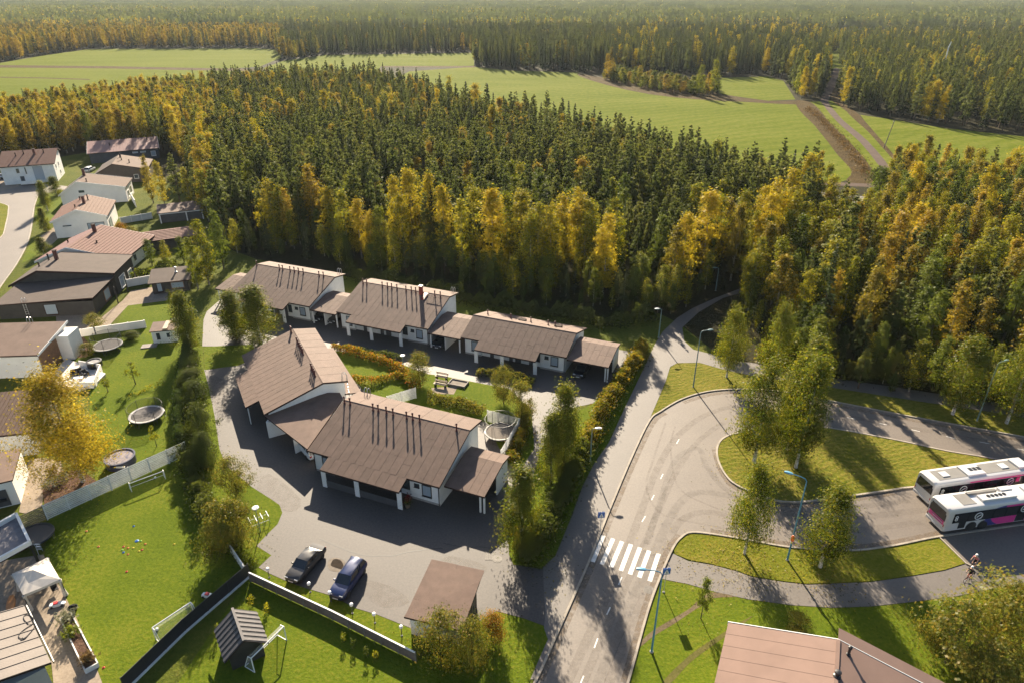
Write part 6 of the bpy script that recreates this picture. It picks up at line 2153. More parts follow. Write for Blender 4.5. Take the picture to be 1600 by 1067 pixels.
# gazebo on the patio
gz = thing('gazebo', 'pale grey canvas garden gazebo on the paved patio', 'gazebo', (0, 0, 0))
gq = [G3(18, 896, 2.1), G3(74, 870, 2.1), G3(94, 904, 2.1), G3(36, 929, 2.1)]
ap = sum(gq, Vector()) / 4 + Vector((0, 0, .75))
mb = MB()
for i in range(4):
    a, b = gq[i], gq[(i + 1) % 4]
    m_ = a.lerp(b, .5) - Vector((0, 0, .06))
    q1, q2, q3 = a.lerp(ap, .5) - Vector((0, 0, .1)), m_.lerp(ap, .5) - Vector((0, 0, .06)), b.lerp(ap, .5) - Vector((0, 0, .1))
    mb.add([a, m_, b, q1, q2, q3, ap], [(0, 1, 4, 3), (1, 2, 5, 4), (3, 4, 6), (4, 5, 6)])
    dn = Vector((0, 0, -.28))
    mb.add([a, m_, b, b + dn, m_ + dn * .8, a + dn], [(0, 1, 4, 5), (1, 2, 3, 4)])
mb.build('canopy', M_pent, gz)
for i, p in enumerate(gq):
    mb = MB(); mb.tube([(p.x, p.y, 0), (p.x, p.y, 2.1)], .035, 6); mb.build('pole', M_steel, gz)
    c = (ap - p) * .04
    mb = MB(); mb.tube([(p.x + c.x, p.y + c.y, .1), (p.x + c.x * 1.6, p.y + c.y * 1.6, 1.2), (p.x + c.x * .8, p.y + c.y * .8, 2.0)], [.22, .09, .16], 8); mb.build('curtain', M_pent, gz, True)
for (px, py, lb) in [(88, 925, 'dark garden chair under the gazebo edge toward the lawn'), (70, 918, 'dark garden chair in the middle under the gazebo')]:
    c = thing('garden_chair', lb, 'chair', G(px, py) + (.04,), .8)
    mb = MB(); mb.b2((-.25, -.25, .4), (.25, .25, .45)); mb.build('seat', M_black, c)
    mb = MB(); mb.b2((-.25, .22, .45), (.25, .27, .95)); mb.build('backrest', M_black, c)
    for sx in (-.22, .19):
        for sy in (-.22, .19):
            mb = MB(); mb.b2((sx, sy, 0), (sx + .03, sy + .03, .4)); mb.build('leg', M_black, c)
# raised planter along the patio
pl = thing('raised_planter', 'long white edged raised bed with plants between patio and lawn', 'planter', (0, 0, 0))
pq = [G3(97, 972), G3(113, 962), G3(155, 1041), G3(135, 1052)]
for i in range(4):
    wall_line(pl, pq[i], pq[(i + 1) % 4], .5, 'side_board', M_fwhite, .1)
poly_mesh('soil', [(p.x, p.y) for p in [q + (sum(pq, Vector()) / 4 - q) * .06 for q in pq]], .42, M_bark, pl)
for i, (px, py, r, lb) in enumerate([(104, 966, .8, 'leafy'), (112, 988, .75, 'mid'), (138, 1030, .55, 'dry')]):
    rng = np.random.default_rng(70 + i)
    x, y = G(px, py, .5)
    P = rng.normal(size=(260, 3)) * np.array([r * .5, r * .5, .22]) + np.array([x, y, .75])
    o = bpy.data.objects.new('bedding_plant', leaf_cloud('bedding_plant', P, .2, [L_silver if i == 0 else L_green if i == 1 else L_dry], None, rng, 1.6))
    COL.objects.link(o)
    tag(o, ['pale leafy plant at the gazebo end of the raised bed', 'green plant in the middle of the raised bed', 'dry brown plant at the lower end of the raised bed'][i], 'plant')
def toy_car(label, px, py, rz):
    t = thing('toy_car', label, 'toy', G(px, py) + (.03,), rz)
    rings = []
    for x, w, z0, z1 in [(-.62, .12, .12, .2), (-.55, .2, .08, .3), (-.1, .24, .07, .32), (.35, .22, .07, .3), (.62, .16, .1, .22), (.68, .06, .14, .18)]:
        rings.append([(x, -w, z0), (x, w, z0), (x, w * .8, z1), (x, -w * .8, z1)])
    mb = MB(); mb.loft(rings); mb.build('body', M_plastic, t, True)
    mb = MB(); mb.b2((-.25, -.16, .3), (.12, .16, .42)); mb.build('seat', mat('toy_red', (.5, .03, .04), .45), t, bevel=.03)
    for x in (-.4, .4):
        for s in (-.24, .24):
            mb = MB(); mb.lathe([(.1, -.04), (.1, .04)], 10); w = mb.build('wheel', M_rubber, t, loc=(x, s, .1)); w.rotation_euler = (PI / 2, 0, 0)
toy_car('white ride on toy with red seat beside the black fence', 326, 932, -.2)
toy_car('white ride on toy with red seat on the patio by the raised bed', 90, 946, .35)
sb = MB()
rings = []
for k in range(9):
    f = k / 8
    w = .36 * math.sin(PI * (.08 + .84 * f)) ** .6
    rings.append([(f * 2.4 - 1.2, -w, 0), (f * 2.4 - 1.2, w, 0), (f * 2.4 - 1.2, w * .9, .09), (f * 2.4 - 1.2, -w * .9, .09)])
sb.loft(rings)
so = tag(sb.build('surfboard', mat('orange_board', (.5, .22, .08), .35, .15, 3), None, True, loc=G(17, 945) + (.05,)), 'orange brown board lying on the patio by the house wall', 'surfboard')
so.rotation_euler = (0, 0, -1.05)
ls = MB()
for s in (-.25, .25):
    ls.tube([(s, 0, 0), (s, -.1, 1.0), (s, -.35, 1.2), (s, -.6, 1.0), (s, -.6, 0)], .03, 6)
for z in (.25, .55, .85):
    ls.b2((-.25, -.1, z), (.25, .06, z + .04))
tag(ls.build('step_ladder', M_galv, None, loc=G(63, 860) + (0,)), 'small steel step ladder beside the black trampoline', 'ladder')
bk = thing('basket', 'dark round basket at the gazebo end of the raised bed', 'basket', G(115, 953) + (.03,))
mb = MB(); mb.lathe([(.3, 0), (.42, .35), (.38, .35), (.28, .06)], 14); mb.build('body', M_black, bk, True)
mb = MB(); mb.tube([(-.4, 0, .33), (-.2, 0, .58), (.2, 0, .58), (.4, 0, .33)], .02, 5); mb.build('handle', M_black, bk)
# hose reel and drying frame
dr = thing('drying_rack', 'white metal rack frame on the grass beside the yard globe lamp', 'rack', G(406, 818) + (.03,), .6)
for s in (-.9, -.3, .3, .9):
    mb = MB(); mb.tube([(s, -.5, 0), (s, -.5, .9), (s, .5, .9), (s, .5, 0)], .03, 6); mb.build('hoop', M_galv, dr)
mb = MB(); mb.tube([(-.9, -.5, .45), (.9, -.5, .45)], .025, 6); mb.build('rail', M_galv, dr)
mb = MB(); mb.tube([(-.9, .5, .45), (.9, .5, .45)], .025, 6); mb.build('rail', M_galv, dr)
# courtyard benches and sand box
for i, (px, py, lb) in enumerate([(690, 592, 'park bench at the courtyard drive, farther one of two'), (688, 604, 'pale slatted bench on the paved patch beside the sand box')]):
    t = thing('park_bench', lb, 'bench', G(px, py) + (.04,), R_(-20))
    for k in range(4):
        mb = MB(); mb.b2((-.95, -.3 + k * .15, .44), (.95, -.18 + k * .15, .48)); mb.build('slat', M_woodpale, t)
    for k in range(2):
        mb = MB(); mb.b2((-.95, .3, .6 + k * .17), (.95, .34, .73 + k * .17)); mb.build('backrest', M_woodpale, t)
    for s in (-.75, .75):
        mb = MB(); mb.b2((s - .05, -.28, 0), (s + .05, .3, .44)); mb.build('leg', M_black, t)
        mb = MB(); mb.b2((s - .03, .345, .35), (s + .03, .38, .9)); mb.build('back_support', M_black, t)
bx = thing('sand_box', 'low wooden sand box at the edge of the courtyard drive', 'sand box', G(716, 600) + (.03,), R_(-20))
for a, b in (((-1.3, -.8), (1.3, -.68)), ((-1.3, .68), (1.3, .8)), ((-1.3, -.68), (-1.18, .68)), ((1.18, -.68), (1.3, .68))):
    mb = MB(); mb.b2((a[0], a[1], 0), (b[0], b[1], .3)); mb.build('side_board', M_woodgrey, bx)
mb = MB(); mb.b2((-1.18, -.68, .05), (1.18, .68, .16)); mb.build('sand', M_sand, bx)
# flower tub by the porch post
ft = thing('flower_tub', 'flower tub with dark red blooms at the porch post of the large block', 'planter', G(637, 792) + (.022,))
mb = MB(); mb.lathe([(.22, 0), (.3, .5), (.26, .5), (.2, .42)], 12); mb.build('pot', mat('clay_pot', (.16, .12, .08), .7), ft, True)
rng = np.random.default_rng(80)
P = rng.normal(size=(160, 3)) * np.array([.2, .2, .2]) + np.array([0, 0, .8])
o = bpy.data.objects.new('leaves', leaf_cloud('leaves', P, .15, [L_green], None, rng)); COL.objects.link(o); o.parent = ft
P = rng.normal(size=(130, 3)) * np.array([.24, .24, .17]) + np.array([0, 0, 1.2])
o = bpy.data.objects.new('blooms', leaf_cloud('blooms', P, .14, [leaf_mat('red_blooms', (.1, .01, .012), (.18, .02, .02), (.26, .04, .03))], None, rng)); COL.objects.link(o); o.parent = ft

# ------------------------------------------------------------------ lamps and signs
def street_lamp(label, px, py, h, arm, rz, m, head_m=None, sign=False, lh=.75):
    x, y = G(px, py)
    t = thing('street_lamp', label, 'street lamp', (x, y, .03), rz)
    mb = MB(); mb.tube([(0, 0, 0), (0, 0, 1.2), (0, 0, h * .55), (0, 0, h - .7)], [.1, .09, .07, .06], 10); mb.build('pole', m, t, True)
    mb = MB(); mb.tube([(0, 0, h - .75), (0, 0, h - .35), (arm * .12, 0, h - .12), (arm * .4, 0, h - .02), (arm, 0, h)], .045, 8); mb.build('arm', m, t, True)
    rings = []
    for s, w, k in [(0, .07, .06), (.15, .13, .1), (.45, .16, .12), (lh, .09, .06)]:
        rings.append([(arm + s - .05, -w, h - .03), (arm + s - .05, w, h - .03), (arm + s - .05, w * .7, h + k), (arm + s - .05, -w * .7, h + k)])
    mb = MB(); mb.loft(rings); hd = mb.build('lamp_head', head_m or m, t, True)
    mb = MB(); mb.b2((arm + .1, -.11, h - .06), (arm + .5, .11, h - .032)); mb.build('lens', M_galv, hd)
    mb = MB(); mb.lathe([(.17, 0), (.17, .06), (.11, .1)], 10); mb.build('base_plate', M_conc, t)
    return t
M_bluehead = mat('blue_lamp_head', (.1, .3, .45), .4)
street_lamp('blue street lamp arching over the zebra crossing from the lawn side', 1018, 1018, 9.1, 1.3, R_(172), M_bluepaint, M_bluehead)
l2 = street_lamp('blue street lamp with an orange plate on the lens shaped verge', 1230, 875, 9.9, 1.3, R_(150), M_bluepaint, M_bluehead)
mb = MB(); mb.lathe([(.03, -.03), (.27, -.03), (.27, .03), (.03, .03)], 16, sx=.62); pl_ = mb.build('orange_plate', mat('signal_orange', (.75, .16, .03), .5), l2, loc=(-.02, .16, 2.9)); pl_.rotation_euler = (PI / 2, 0, 0); pl_.scale = (1, 1.5, 1)
mb = MB(); mb.b2((-.1, -.12, 2.3), (.1, .12, 2.36)); mb.build('bracket', M_galv, l2)
street_lamp('tall grey green lamp post between the pale trunked birches', 1526, 658, 8.6, 1.0, R_(20), M_greenpole)
street_lamp('thin grey green lamp post on the grass wedge of the roundabout', 1083, 605, 8.7, 1.0, R_(10), M_greenpole)
street_lamp('slim lamp with pale head standing in the hedge by the pavement', 922, 720, 4.6, .4, R_(0), M_greenpole, M_plastic)
street_lamp('slim lamp at the footpath bend before the wood', 1029, 528, 5.0, .4, R_(180), M_greenpole, M_plastic)
street_lamp('dark slim lamp beside the footpath left of the thin lamp post', 1118, 455, 4.5, .4, R_(180), M_greenpole)
def globe_lamp(label, px, py, h):
    t = thing('globe_lamp', label, 'garden lamp', G(px, py) + (.03,))
    mb = MB(); mb.tube([(0, 0, 0), (0, 0, h)], [.055, .04], 8); mb.build('pole', M_greenpole, t)
    mb = MB(); mb.lathe([(.08, h), (.12, h + .1), (.36, h + .16), (.33, h + .22), (.05, h + .28)], 16); mb.build('lamp_shade', M_plastic, t, True)
    mb = MB(); mb.lathe([(.07, h - .12), (.09, h), (.06, h + .02)], 10); mb.build('collar', M_black, t)
    return t
globe_lamp('disc topped garden lamp on the grass by the rack and round trees', 407, 830, 2.9)
globe_lamp('disc topped garden lamp beside the courtyard bench and round tree', 631, 582, 2.6)
globe_lamp('disc topped garden lamp hidden among the birches before the first block', 412, 518, 2.6)
BOL = [(421, 902), (485, 925), (517, 939), (551, 958), (586, 973), (628, 993)]
BL = ['at the corner end of the brown fence', 'in front of the grey car', 'in front of the blue car', 'right of the blue car', 'second from the shed', 'nearest the shed']
for (px, py), lb in zip(BOL, BL):
    t = thing('bollard_lamp', 'white topped bollard lamp on the grass strip, ' + lb, 'garden lamp', G(px, py) + (.034,), 0, 'bollard lamps along the car park')
    mb = MB(); mb.tube([(0, 0, 0), (0, 0, .95)], .04, 8); mb.build('pole', M_steel, t)
    mb = MB(); mb.lathe([(.05, .93), (.15, .98), (.17, 1.14), (.12, 1.22), (.03, 1.25)], 12); mb.build('lamp_shade', M_plastic, t, True)
    mb = MB(); mb.lathe([(.09, 0), (.09, .05)], 10); mb.build('base_plate', M_steel, t)
M_sblue = mat('sign_blue', (.02, .1, .36), .45)
def crossing_sign(label, px, py, h, rz):
    """square blue pedestrian crossing sign: white triangle with a walking figure"""
    t = thing('crossing_sign', label, 'road sign', G(px, py) + (.03,), rz)
    mb = MB(); mb.tube([(0, 0, 0), (0, 0, h)], .035, 8); mb.build('pole', M_galv, t)
    for s in (-1, 1):
        y = s * .05
        p = MB(); p.b2((-.34, y - .012, h - .72), (.34, y + .012, h - .04)); pn = p.build('sign_plate', M_sblue, t)
        yy = y + s * .015
        w = MB(); w.prism([(-.27, yy, h - .65), (.27, yy, h - .65), (0, yy, h - .12)], (0, s * .004, 0)); w.build('white_triangle', M_plastic, pn)
        f = MB()
        y2 = yy + s * .006
        f.lathe([(.001, 0), (.035, .02), (.035, .05), (.001, .07)], 8, (0, y2, h - .33), 1, .15)
        for a, b in (((0, -.34), (0, -.47)), ((0, -.46), (-.09, -.61)), ((0, -.46), (.08, -.61)), ((0, -.37), (.09, -.45)), ((0, -.37), (-.08, -.46))):
            f.tube([(a[0], y2, h + a[1]), (b[0], y2, h + b[1])], .018, 4)
        for k in (-.2, -.07, .07, .2):
            f.b2((k - .035, y2 - .003, h - .645), (k + .035, y2 + .003, h - .62))
        f.build('walking_figure', M_black, pn)
    mb = MB(); mb.lathe([(.12, 0), (.12, .05), (.06, .08)], 8); mb.build('base_plate', M_conc, t)
crossing_sign('blue pedestrian crossing sign on the pavement side of the zebra', 937, 838, 3.2, .12)
crossing_sign('blue pedestrian crossing sign on the lawn side below the verge tip', 1037, 925, 3.0, .1)
up = thing('utility_pole', 'leaning wooden utility pole at the edge of the right field', 'pole', G(1381, 232) + (0,))
mb = MB(); mb.tube([(0, 0, 0), (1.4, 0, 9.5)], [.16, .11], 8); mb.build('pole', M_woodgrey, up)
mb = MB(); mb.tube([(1.1, -.6, 9.0), (1.1, .6, 9.0)], .06, 6); mb.build('crossarm', M_woodgrey, up)
sp = thing('farm_mast', 'white lattice like mast rising above the trees by the gravel road', 'mast', G(1468, 128) + (0,))
mb = MB(); mb.tube([(0, 0, 0), (0, 0, 19), (.8, 0, 22)], [.4, .3, .25], 8); mb.build('pole', M_plastic, sp)

# ------------------------------------------------------------------ cars
def wheel(par, x, y, r=.32, w=.2):
    mb = MB(); mb.lathe([(r * .62, -w / 2), (r * .93, -w / 2), (r, -w * .3), (r, w * .3), (r * .93, w / 2), (r * .62, w / 2)], 16)
    t = mb.build('wheel', M_rubber, par, True, loc=(x, y, r)); t.rotation_euler = (PI / 2, 0, 0)
    mb = MB(); mb.lathe([(r * .62, -w * .45), (r * .62, w * .45), (r * .5, w * .5), (.04, w * .4)], 12)
    mb2 = mb.build('rim', M_galv, t, True)
    return t
def car(label, px, py, ang, paint, style='estate', L=4.5, W=1.78, H=1.45, group=None, z=0.025):
    """nose at +x"""
    t = thing('parked_car', label, 'car', G(px, py) + (z,), ang, group)
    h = L / 2
    w = W / 2
    hood = H * .62
    S = [(-h, .55, .42, .78), (-h + .08, .92, .3, .86), (-h + .5, 1.0, .24, .9), (-h * .3, 1.0, .22, .9), (h * .3, 1.0, .22, .9), (h - .75, .99, .24, hood), (h - .2, .92, .28, hood - .1), (h - .03, .75, .34, hood - .22), (h, .5, .42, hood - .3)]
    if style == 'sedan':
        S[0] = (-h, .6, .42, .8); S[1] = (-h + .1, .94, .3, .93); S[2] = (-h + .6, 1, .24, .94)
    rings = []
    for x, k, z0, z1 in S:
        ww = w * k
        rings.append([(x, -ww * .9, z0), (x, ww * .9, z0), (x, ww, z0 + (z1 - z0) * .35), (x, ww * .98, z0 + (z1 - z0) * .75), (x, ww * .86, z1), (x, -ww * .86, z1), (x, -ww * .98, z0 + (z1 - z0) * .75), (x, -ww, z0 + (z1 - z0) * .35)])
    mb = MB(); mb.loft(rings); mb.build('body', paint, t, True)
    # cabin: glass all round, roof and pillars in body colour
    if style == 'sedan': xb0, xb1, xf1, xf0 = -h + .62, -h + 1.25, h - 1.95, h - 1.2
    elif style == 'hatch': xb0, xb1, xf1, xf0 = -h + .12, -h + .5, h - 1.75, h - .95
    else: xb0, xb1, xf1, xf0 = -h + .1, -h + .45, h - 1.95, h - 1.15
    wb, wt = w * .88, w * .72
    zb, zt = .86, H
    lo = [(xb0, -wb * .94, zb), (xf0, -wb * .9, zb - .02), (xf0, wb * .9, zb - .02), (xb0, wb * .94, zb)]
    hi = [(xb1, -wt, zt - .04), (xf1, -wt, zt - .04), (xf1, wt, zt - .04), (xb1, wt, zt - .04)]
    mb = MB(); mb.add(lo + hi, [(3, 2, 1, 0), (4, 5, 6, 7), (0, 1, 5, 4), (1, 2, 6, 5), (2, 3, 7, 6), (3, 0, 4, 7)]); mb.build('window_glass', M_carglass, t)
    xm = (xb1 + xf1) / 2
    rr = [[(x, -wt * k, zt - .05), (x, wt * k, zt - .05), (x, wt * k * .95, zt - .01 + dz), (x, 0, zt + .03 + dz), (x, -wt * k * .95, zt - .01 + dz)] for x, k, dz in [(xb1 - .04, .97, -.03), (xb1 + .2, 1.02, 0), (xm, 1.03, .01), (xf1 - .2, 1.02, 0), (xf1 + .04, .97, -.03)]]
    mb = MB(); mb.loft(rr); mb.build('roof', paint, t, True)
    for s in (-1, 1):
        p = MB()
        for a, b in (((xb0, wb * .95, zb), (xb1, wt * 1.01, zt - .04)), ((xf0, wb * .91, zb), (xf1, wt * 1.01, zt - .04)), ((xm - .1, wb * .97, zb), (xm - .1, wt * 1.01, zt - .04)), ((xb1 + .75, wb * .97, zb), (xb1 + .7, wt * 1.01, zt - .04))):
            p.tube([(a[0], a[1] * s, a[2]), (b[0], b[1] * s, b[2])], .045, 5)
        p.build('pillar', paint, t)
        hl = MB(); hl.box((h - .16, s * w * .62, hood - .22), (.2, .36, .14)); hl.build('headlight', M_lens, t, bevel=.03)
        tl = MB(); tl.box((-h + .06, s * w * .68, .72), (.1, .3, .2)); tl.build('tail_light', M_taillight, t, bevel=.02)
        mr = MB(); mr.box((xf0 - .35, s * (wb + .14), zb + .1), (.12, .2, .14)); mr.build('mirror', paint, t, bevel=.03)
        for x in (-h + .85, h - .82):
            wheel(t, x, s * (w - .1))
    g = MB(); g.b2((h - .02, -.4, .5), (h + .02, .4, .62)); g.build('grille', M_black, t)
    pl = MB(); pl.b2((h + .0, -.26, .36), (h + .035, .26, .47)); pl.build('number_plate', M_plastic, t)
    bp = MB(); bp.b2((-h - .03, -w * .8, .38), (-h + .06, w * .8, .52)); bp.build('bumper', paint, t, bevel=.03)
    bp = MB(); bp.b2((h - .08, -w * .7, .3), (h + .015, w * .7, .36)); bp.build('bumper', M_black, t)
    return t
M_carglass = mat('car_glass', (.02, .024, .026), .05, spec=.9)
M_lens = mat('lamp_lens', (.6, .62, .62), .1, spec=.8)
M_taillight = mat('tail_lens', (.35, .015, .012), .2)
def paint(n, c, metal=.2, r=.3):
    return mat('paint_' + n, c, r, metal=metal, coat=.5, spec=.5)
P_grey = paint('dark_grey', (.05, .047, .045))
P_blue = paint('navy', (.01, .022, .085))
P_white = paint('white', (.7, .7, .7), 0)
P_silver = paint('silver', (.42, .42, .42), .5)
P_black = paint('black', (.015, .015, .017))
def facing(a, b):
    p, q = Vector(G(*a)), Vector(G(*b))
    return math.atan2((q - p).y, (q - p).x)
car('dark grey old saloon car parked facing the brown fence', 479, 886, facing((497, 866), (462, 906)), P_grey, 'sedan', 4.6, 1.72, 1.38)
cb = car('dark blue estate car parked beside the puddle', 545, 911, facing((563, 886), (528, 936)), P_blue, 'estate', 4.55, 1.76, 1.52)
for s in (-.55, .55):
    mb = MB(); mb.tube([(-1.7, s, 1.58), (.3, s, 1.58)], .022, 6); mb.build('roof_rail', M_black, cb)
car('white hatchback with its rear sticking out of the wedge carport', 484, 706, R_(128), P_white, 'hatch', 4.1)
car('dark car standing in the carport at the footpath end', 909, 582, R_(-112), P_black, 'hatch', 4.2)
car('dark car in the carport between red chimney block and low block', 692, 538, R_(-112), P_black, 'hatch', 4.2)
car('dark car in the carport between first and second block, left bay', 506, 497, R_(-112), P_black, 'hatch', 4.2)
car('dark car in the carport between first and second block, right bay', 529, 500, R_(-112), P_black, 'sedan', 4.3)
car('silver car parked beside the house with red tiled roof', 206, 402, R_(100), P_silver, 'hatch', 4.2, 1.76, 1.5)
car('silver estate car beside the tall white two storey house', 13, 279, R_(20), P_silver, 'estate', 4.5)
car('white car beside the dark brown house in the shade', 141, 268, R_(95), P_white, 'hatch', 4.3)

# ------------------------------------------------------------------ the two buses
M_buswhite = mat('bus_white', (.58, .57, .56), .3, .04, .8, coat=.4)
M_busgrey = mat('bus_roof_grey', (.2, .19, .175), .8, .1, 1.0)
M_buspink = mat('bus_magenta', (.72, .045, .27), .35, coat=.4)
M_busblue = mat('bus_navy', (.03, .04, .2), .35, coat=.4)
M_buscyan = mat('bus_sky_blue', (.25, .5, .68), .4)
M_busglass = mat('bus_glass', (.018, .02, .022), .06, spec=.9)
def bus(label, rear_l, rear_r, ang, L, style):
    """rear at x = 0, front at +x; the side with y < 0 faces the camera"""
    a, b = Vector(G(*rear_l)), Vector(G(*rear_r))
    c = (a + b) / 2
    t = thing('city_bus', label, 'bus', (c.x, c.y, .03), ang)
    w, H, z0 = 1.27, 3.05, .32
    prof = [(-w, z0), (-w, 2.55), (-w * .97, 2.8), (-w * .88, H - .06), (-w * .7, H), (w * .7, H), (w * .88, H - .06), (w * .97, 2.8), (w, 2.55), (w, z0)]
    rings = []
    for x, k, dz in [(0.0, .93, -.12), (.1, .98, -.04), (.35, 1, 0), (L - .5, 1, 0), (L - .12, .98, -.04), (L, .93, -.15)]:
        rings.append([(x, y * k, z + (dz if z > 2 else 0)) for y, z in prof])
    mb = MB(); mb.loft(rings); mb.build('body', M_buswhite, t, True)
    e = .012
    for s in (-1, 1):
        y = s * (w + e)
        def pan(name, x0, x1, za, zb, m, off=0.0, par=t):
            p = MB(); p.b2((x0, y - .012, za), (x1, y + s * off + .012 * s, zb)); return p.build(name, m, par)
        band = pan('window_band', .7, L - .35, 1.28, 2.5, M_busglass)
        n = int((L - 1.6) / 1.45)
        for k in range(n):
            x = 1.0 + k * 1.45
            q = MB(); q.b2((x, y + s * .018, 1.34), (x + 1.36, y + s * .024, 2.42)); q.build('window', M_busglass, band)
        if style == 'near':
            pan('skirt_blue', 4.55, 6.15, z0 + .05, 1.27, M_busblue, .004)
            pan('skirt_magenta', 6.17, 8.2, z0 + .05, 1.27, M_buspink, .004)
            # round-ended magenta sweep on the skirt and roof edge
            p = MB(); p.prism([(5.2, y + s * .02, 1.25), (6.3, y + s * .02, 1.25), (6.3, y + s * .02, .4), (5.9, y + s * .02, .55), (5.5, y + s * .02, .85)], (0, s * .008, 0)); p.build('magenta_sweep', M_buspink, t)
            pan('cornice_magenta', 6.6, L - .4, 2.52, 2.72, M_buspink, .003)
            p = MB(); p.prism([(5.4, y + s * .008, 2.52), (6.6, y + s * .008, 2.52), (6.6, y + s * .008, 2.72), (6.2, y + s * .008, 2.7), (5.8, y + s * .008, 2.62)], (0, s * .008, 0)); p.build('navy_sweep', M_busblue, t)
            pan('skirt_magenta', 9.4, L - .3, z0 + .05, 1.27, M_buspink, .004)
            p = MB(); p.b2((9.9, y + s * .015, .62), (L - .9, y + s * .024, 1.16)); ad = p.build('advert_board', M_buscyan, t)
            for k in range(4):
                q = MB(); q.b2((10.1 + k * .9, y + s * .024, .78 + .12 * (k % 2)), (10.75 + k * .9, y + s * .03, .98 + .1 * (k % 2))); q.build('advert_block', M_buswhite, ad)
            pan('rear_door', 1.55, 2.35, .5, 2.3, M_busglass, .01)
            pan('door', 8.25, 9.35, .42, 2.45, M_busglass, .012)
        else:
            pan('cornice_magenta', 4.2, L - .4, 2.56, 2.7, M_buspink, .003)
            pan('skirt_magenta', 6.4, L - .3, z0 + .05, 1.27, M_buspink, .004)
            pan('skirt_blue', 5.2, 6.38, z0 + .05, 1.27, M_busblue, .004)
            pan('door', 5.6, 6.7, .42, 2.45, M_busglass, .012)
        # ring emblem and two small round stickers on the glass
        for x, zc, r in ([(3.6, 1.85, .42), (1.05, 2.05, .13), (1.05, 1.75, .13), (8.9 if style == 'near' else 9.4, 2.0, .4)] if True else []):
            q = MB()
            pts = [(x + math.cos(2 * PI * k / 16) * r, y + s * .03, zc + math.sin(2 * PI * k / 16) * r) for k in range(17)]
            q.tube(pts, .05 if r > .2 else .04, 5, False)
            if r > .2:
                q.tube([(x - r * .5, y + s * .03, zc - r * .35), (x, y + s * .03, zc + r * .1), (x + r * .6, y + s * .03, zc + r * .35)], .05, 5)
            q.build('ring_emblem', M_plastic, band)
        ax = [3.15, 4.55, L - 2.8] if style == 'near' else [3.2, L - 2.8]
        for x in ax:
            ar = MB(); ar.lathe([(.62, -.02), (.62, .02), (.02, .02)], 18); o = ar.build('wheel_arch', M_black, t, loc=(x, s * (w + .004), .52)); o.rotation_euler = (PI / 2, 0, 0)
            wheel(t, x, s * (w - .08), .5, .3)
        tlm = MB(); tlm.box((.01, s * w * .86, .95), (.05, .1, .34)); tlm.build('tail_light', M_taillight, t, bevel=.02)
        mk = MB(); mk.box((.03, s * w * .8, 2.62), (.03, .08, .06)); mk.build('marker_light', M_taillight, t)
    rw = MB(); rw.prism([(-.03, -w * .78, 1.55), (-.03, w * .78, 1.55), (.0, w * .74, 2.55), (.0, -w * .74, 2.55)], (-.012, 0, 0)); rw.build('rear_window', M_busglass, t)
    fr = MB(); fr.prism([(-.02, -w * .86, 1.47), (-.02, w * .86, 1.47), (.02, w * .82, 2.66), (.02, -w * .82, 2.66)], (-.006, 0, 0)); fr.build('rear_window_frame', M_black, t)
    if style == 'near':
        st = MB(); st.b2((-.035, -w * .8, .98), (-.012, w * .75, 1.45)); sp_ = st.build('rear_poster', M_buspink, t)
        for k in range(3):
            q = MB(); q.b2((-.042, -w * .7, 1.05 + k * .13), (-.036, w * (.2 + .15 * k), 1.11 + k * .13)); q.build('poster_stripe', [M_busblue, M_buswhite, M_busblue][k], sp_)
    rb = MB(); rb.b2((-.06, -w * .92, .3), (.05, w * .92, .62)); rb.build('bumper', M_buswhite, t, bevel=.04)
    np_ = MB(); np_.b2((-.075, -.26, .42), (-.061, .26, .54)); np_.build('number_plate', M_plastic, t)
    ws = MB(); ws.b2((L - .02, -w * .82, 1.0), (L + .015, w * .82, 2.75)); ws.build('windscreen', M_busglass, t)
    # roof: flat grey field, hatches, cooling unit with round fans
    if style == 'near':
        r1 = MB(); r1.b2((1.9, -w * .62, H + .002), (3.4, w * .62, H + .03)); r1.build('roof_panel', M_busgrey, t)
        u = MB(); u.b2((4.1, -w * .6, H - .02), (8.1, w * .1, H + .26)); un = u.build('cooling_unit', M_buswhite, t, bevel=.06)
        for k in range(5):
            f = MB(); f.lathe([(.19, .0), (.19, .05), (.14, .05), (.14, .02), (.03, .02)], 14); f.build('fan', M_black, un, loc=(5.1 + k * .46, -w * .2, H + .25))
        u = MB(); u.b2((7.0, w * .15, H - .02), (8.4, w * .62, H + .34)); u.build('roof_box', M_buswhite, t, bevel=.05)
        u = MB(); u.b2((3.4, w * .35, H - .02), (6.8, w * .62, H + .2)); u.build('roof_duct', M_busgrey, t, bevel=.03)
        u = MB(); u.b2((9.6, -w * .5, H - .02), (12.6, w * .5, H + .22)); u.build('roof_box', M_buswhite, t, bevel=.05)
    else:
        r1 = MB(); r1.b2((.8, -w * .62, H + .002), (L - .8, w * .62, H + .02)); r1.build('roof_panel', M_busgrey, t)
        u = MB(); u.b2((4.2, -w * .68, H - .02), (6.4, w * .68, H + .2)); un = u.build('cooling_unit', M_buswhite, t, bevel=.06)
        for k in range(3):
            f = MB(); f.b2((4.95 + k * .5, -.24, H + .2), (5.35 + k * .5, .24, H + .225)); f.build('fan', M_black, un)
        for x in (1.5, 8.8):
            h_ = MB(); h_.b2((x, -.4, H + .0), (x + .9, .4, H + .1)); h_.build('roof_hatch', M_buswhite, t, bevel=.02)
        u = MB(); u.b2((10.6, -w * .62, H - .02), (12.0, w * .62, H + .24)); u.build('roof_box', M_buswhite, t, bevel=.05)
    return t
bang = facing((1468, 838), (1600, 819))
bus('white city bus with magenta and navy skirt, nearer one at the platform', (1443, 809), (1472, 833), bang, 14.5, 'near')
bus('white city bus with grey roof and magenta edge standing behind the other bus', (1424, 770), (1451, 790), bang + R_(1), 12.2, 'far')

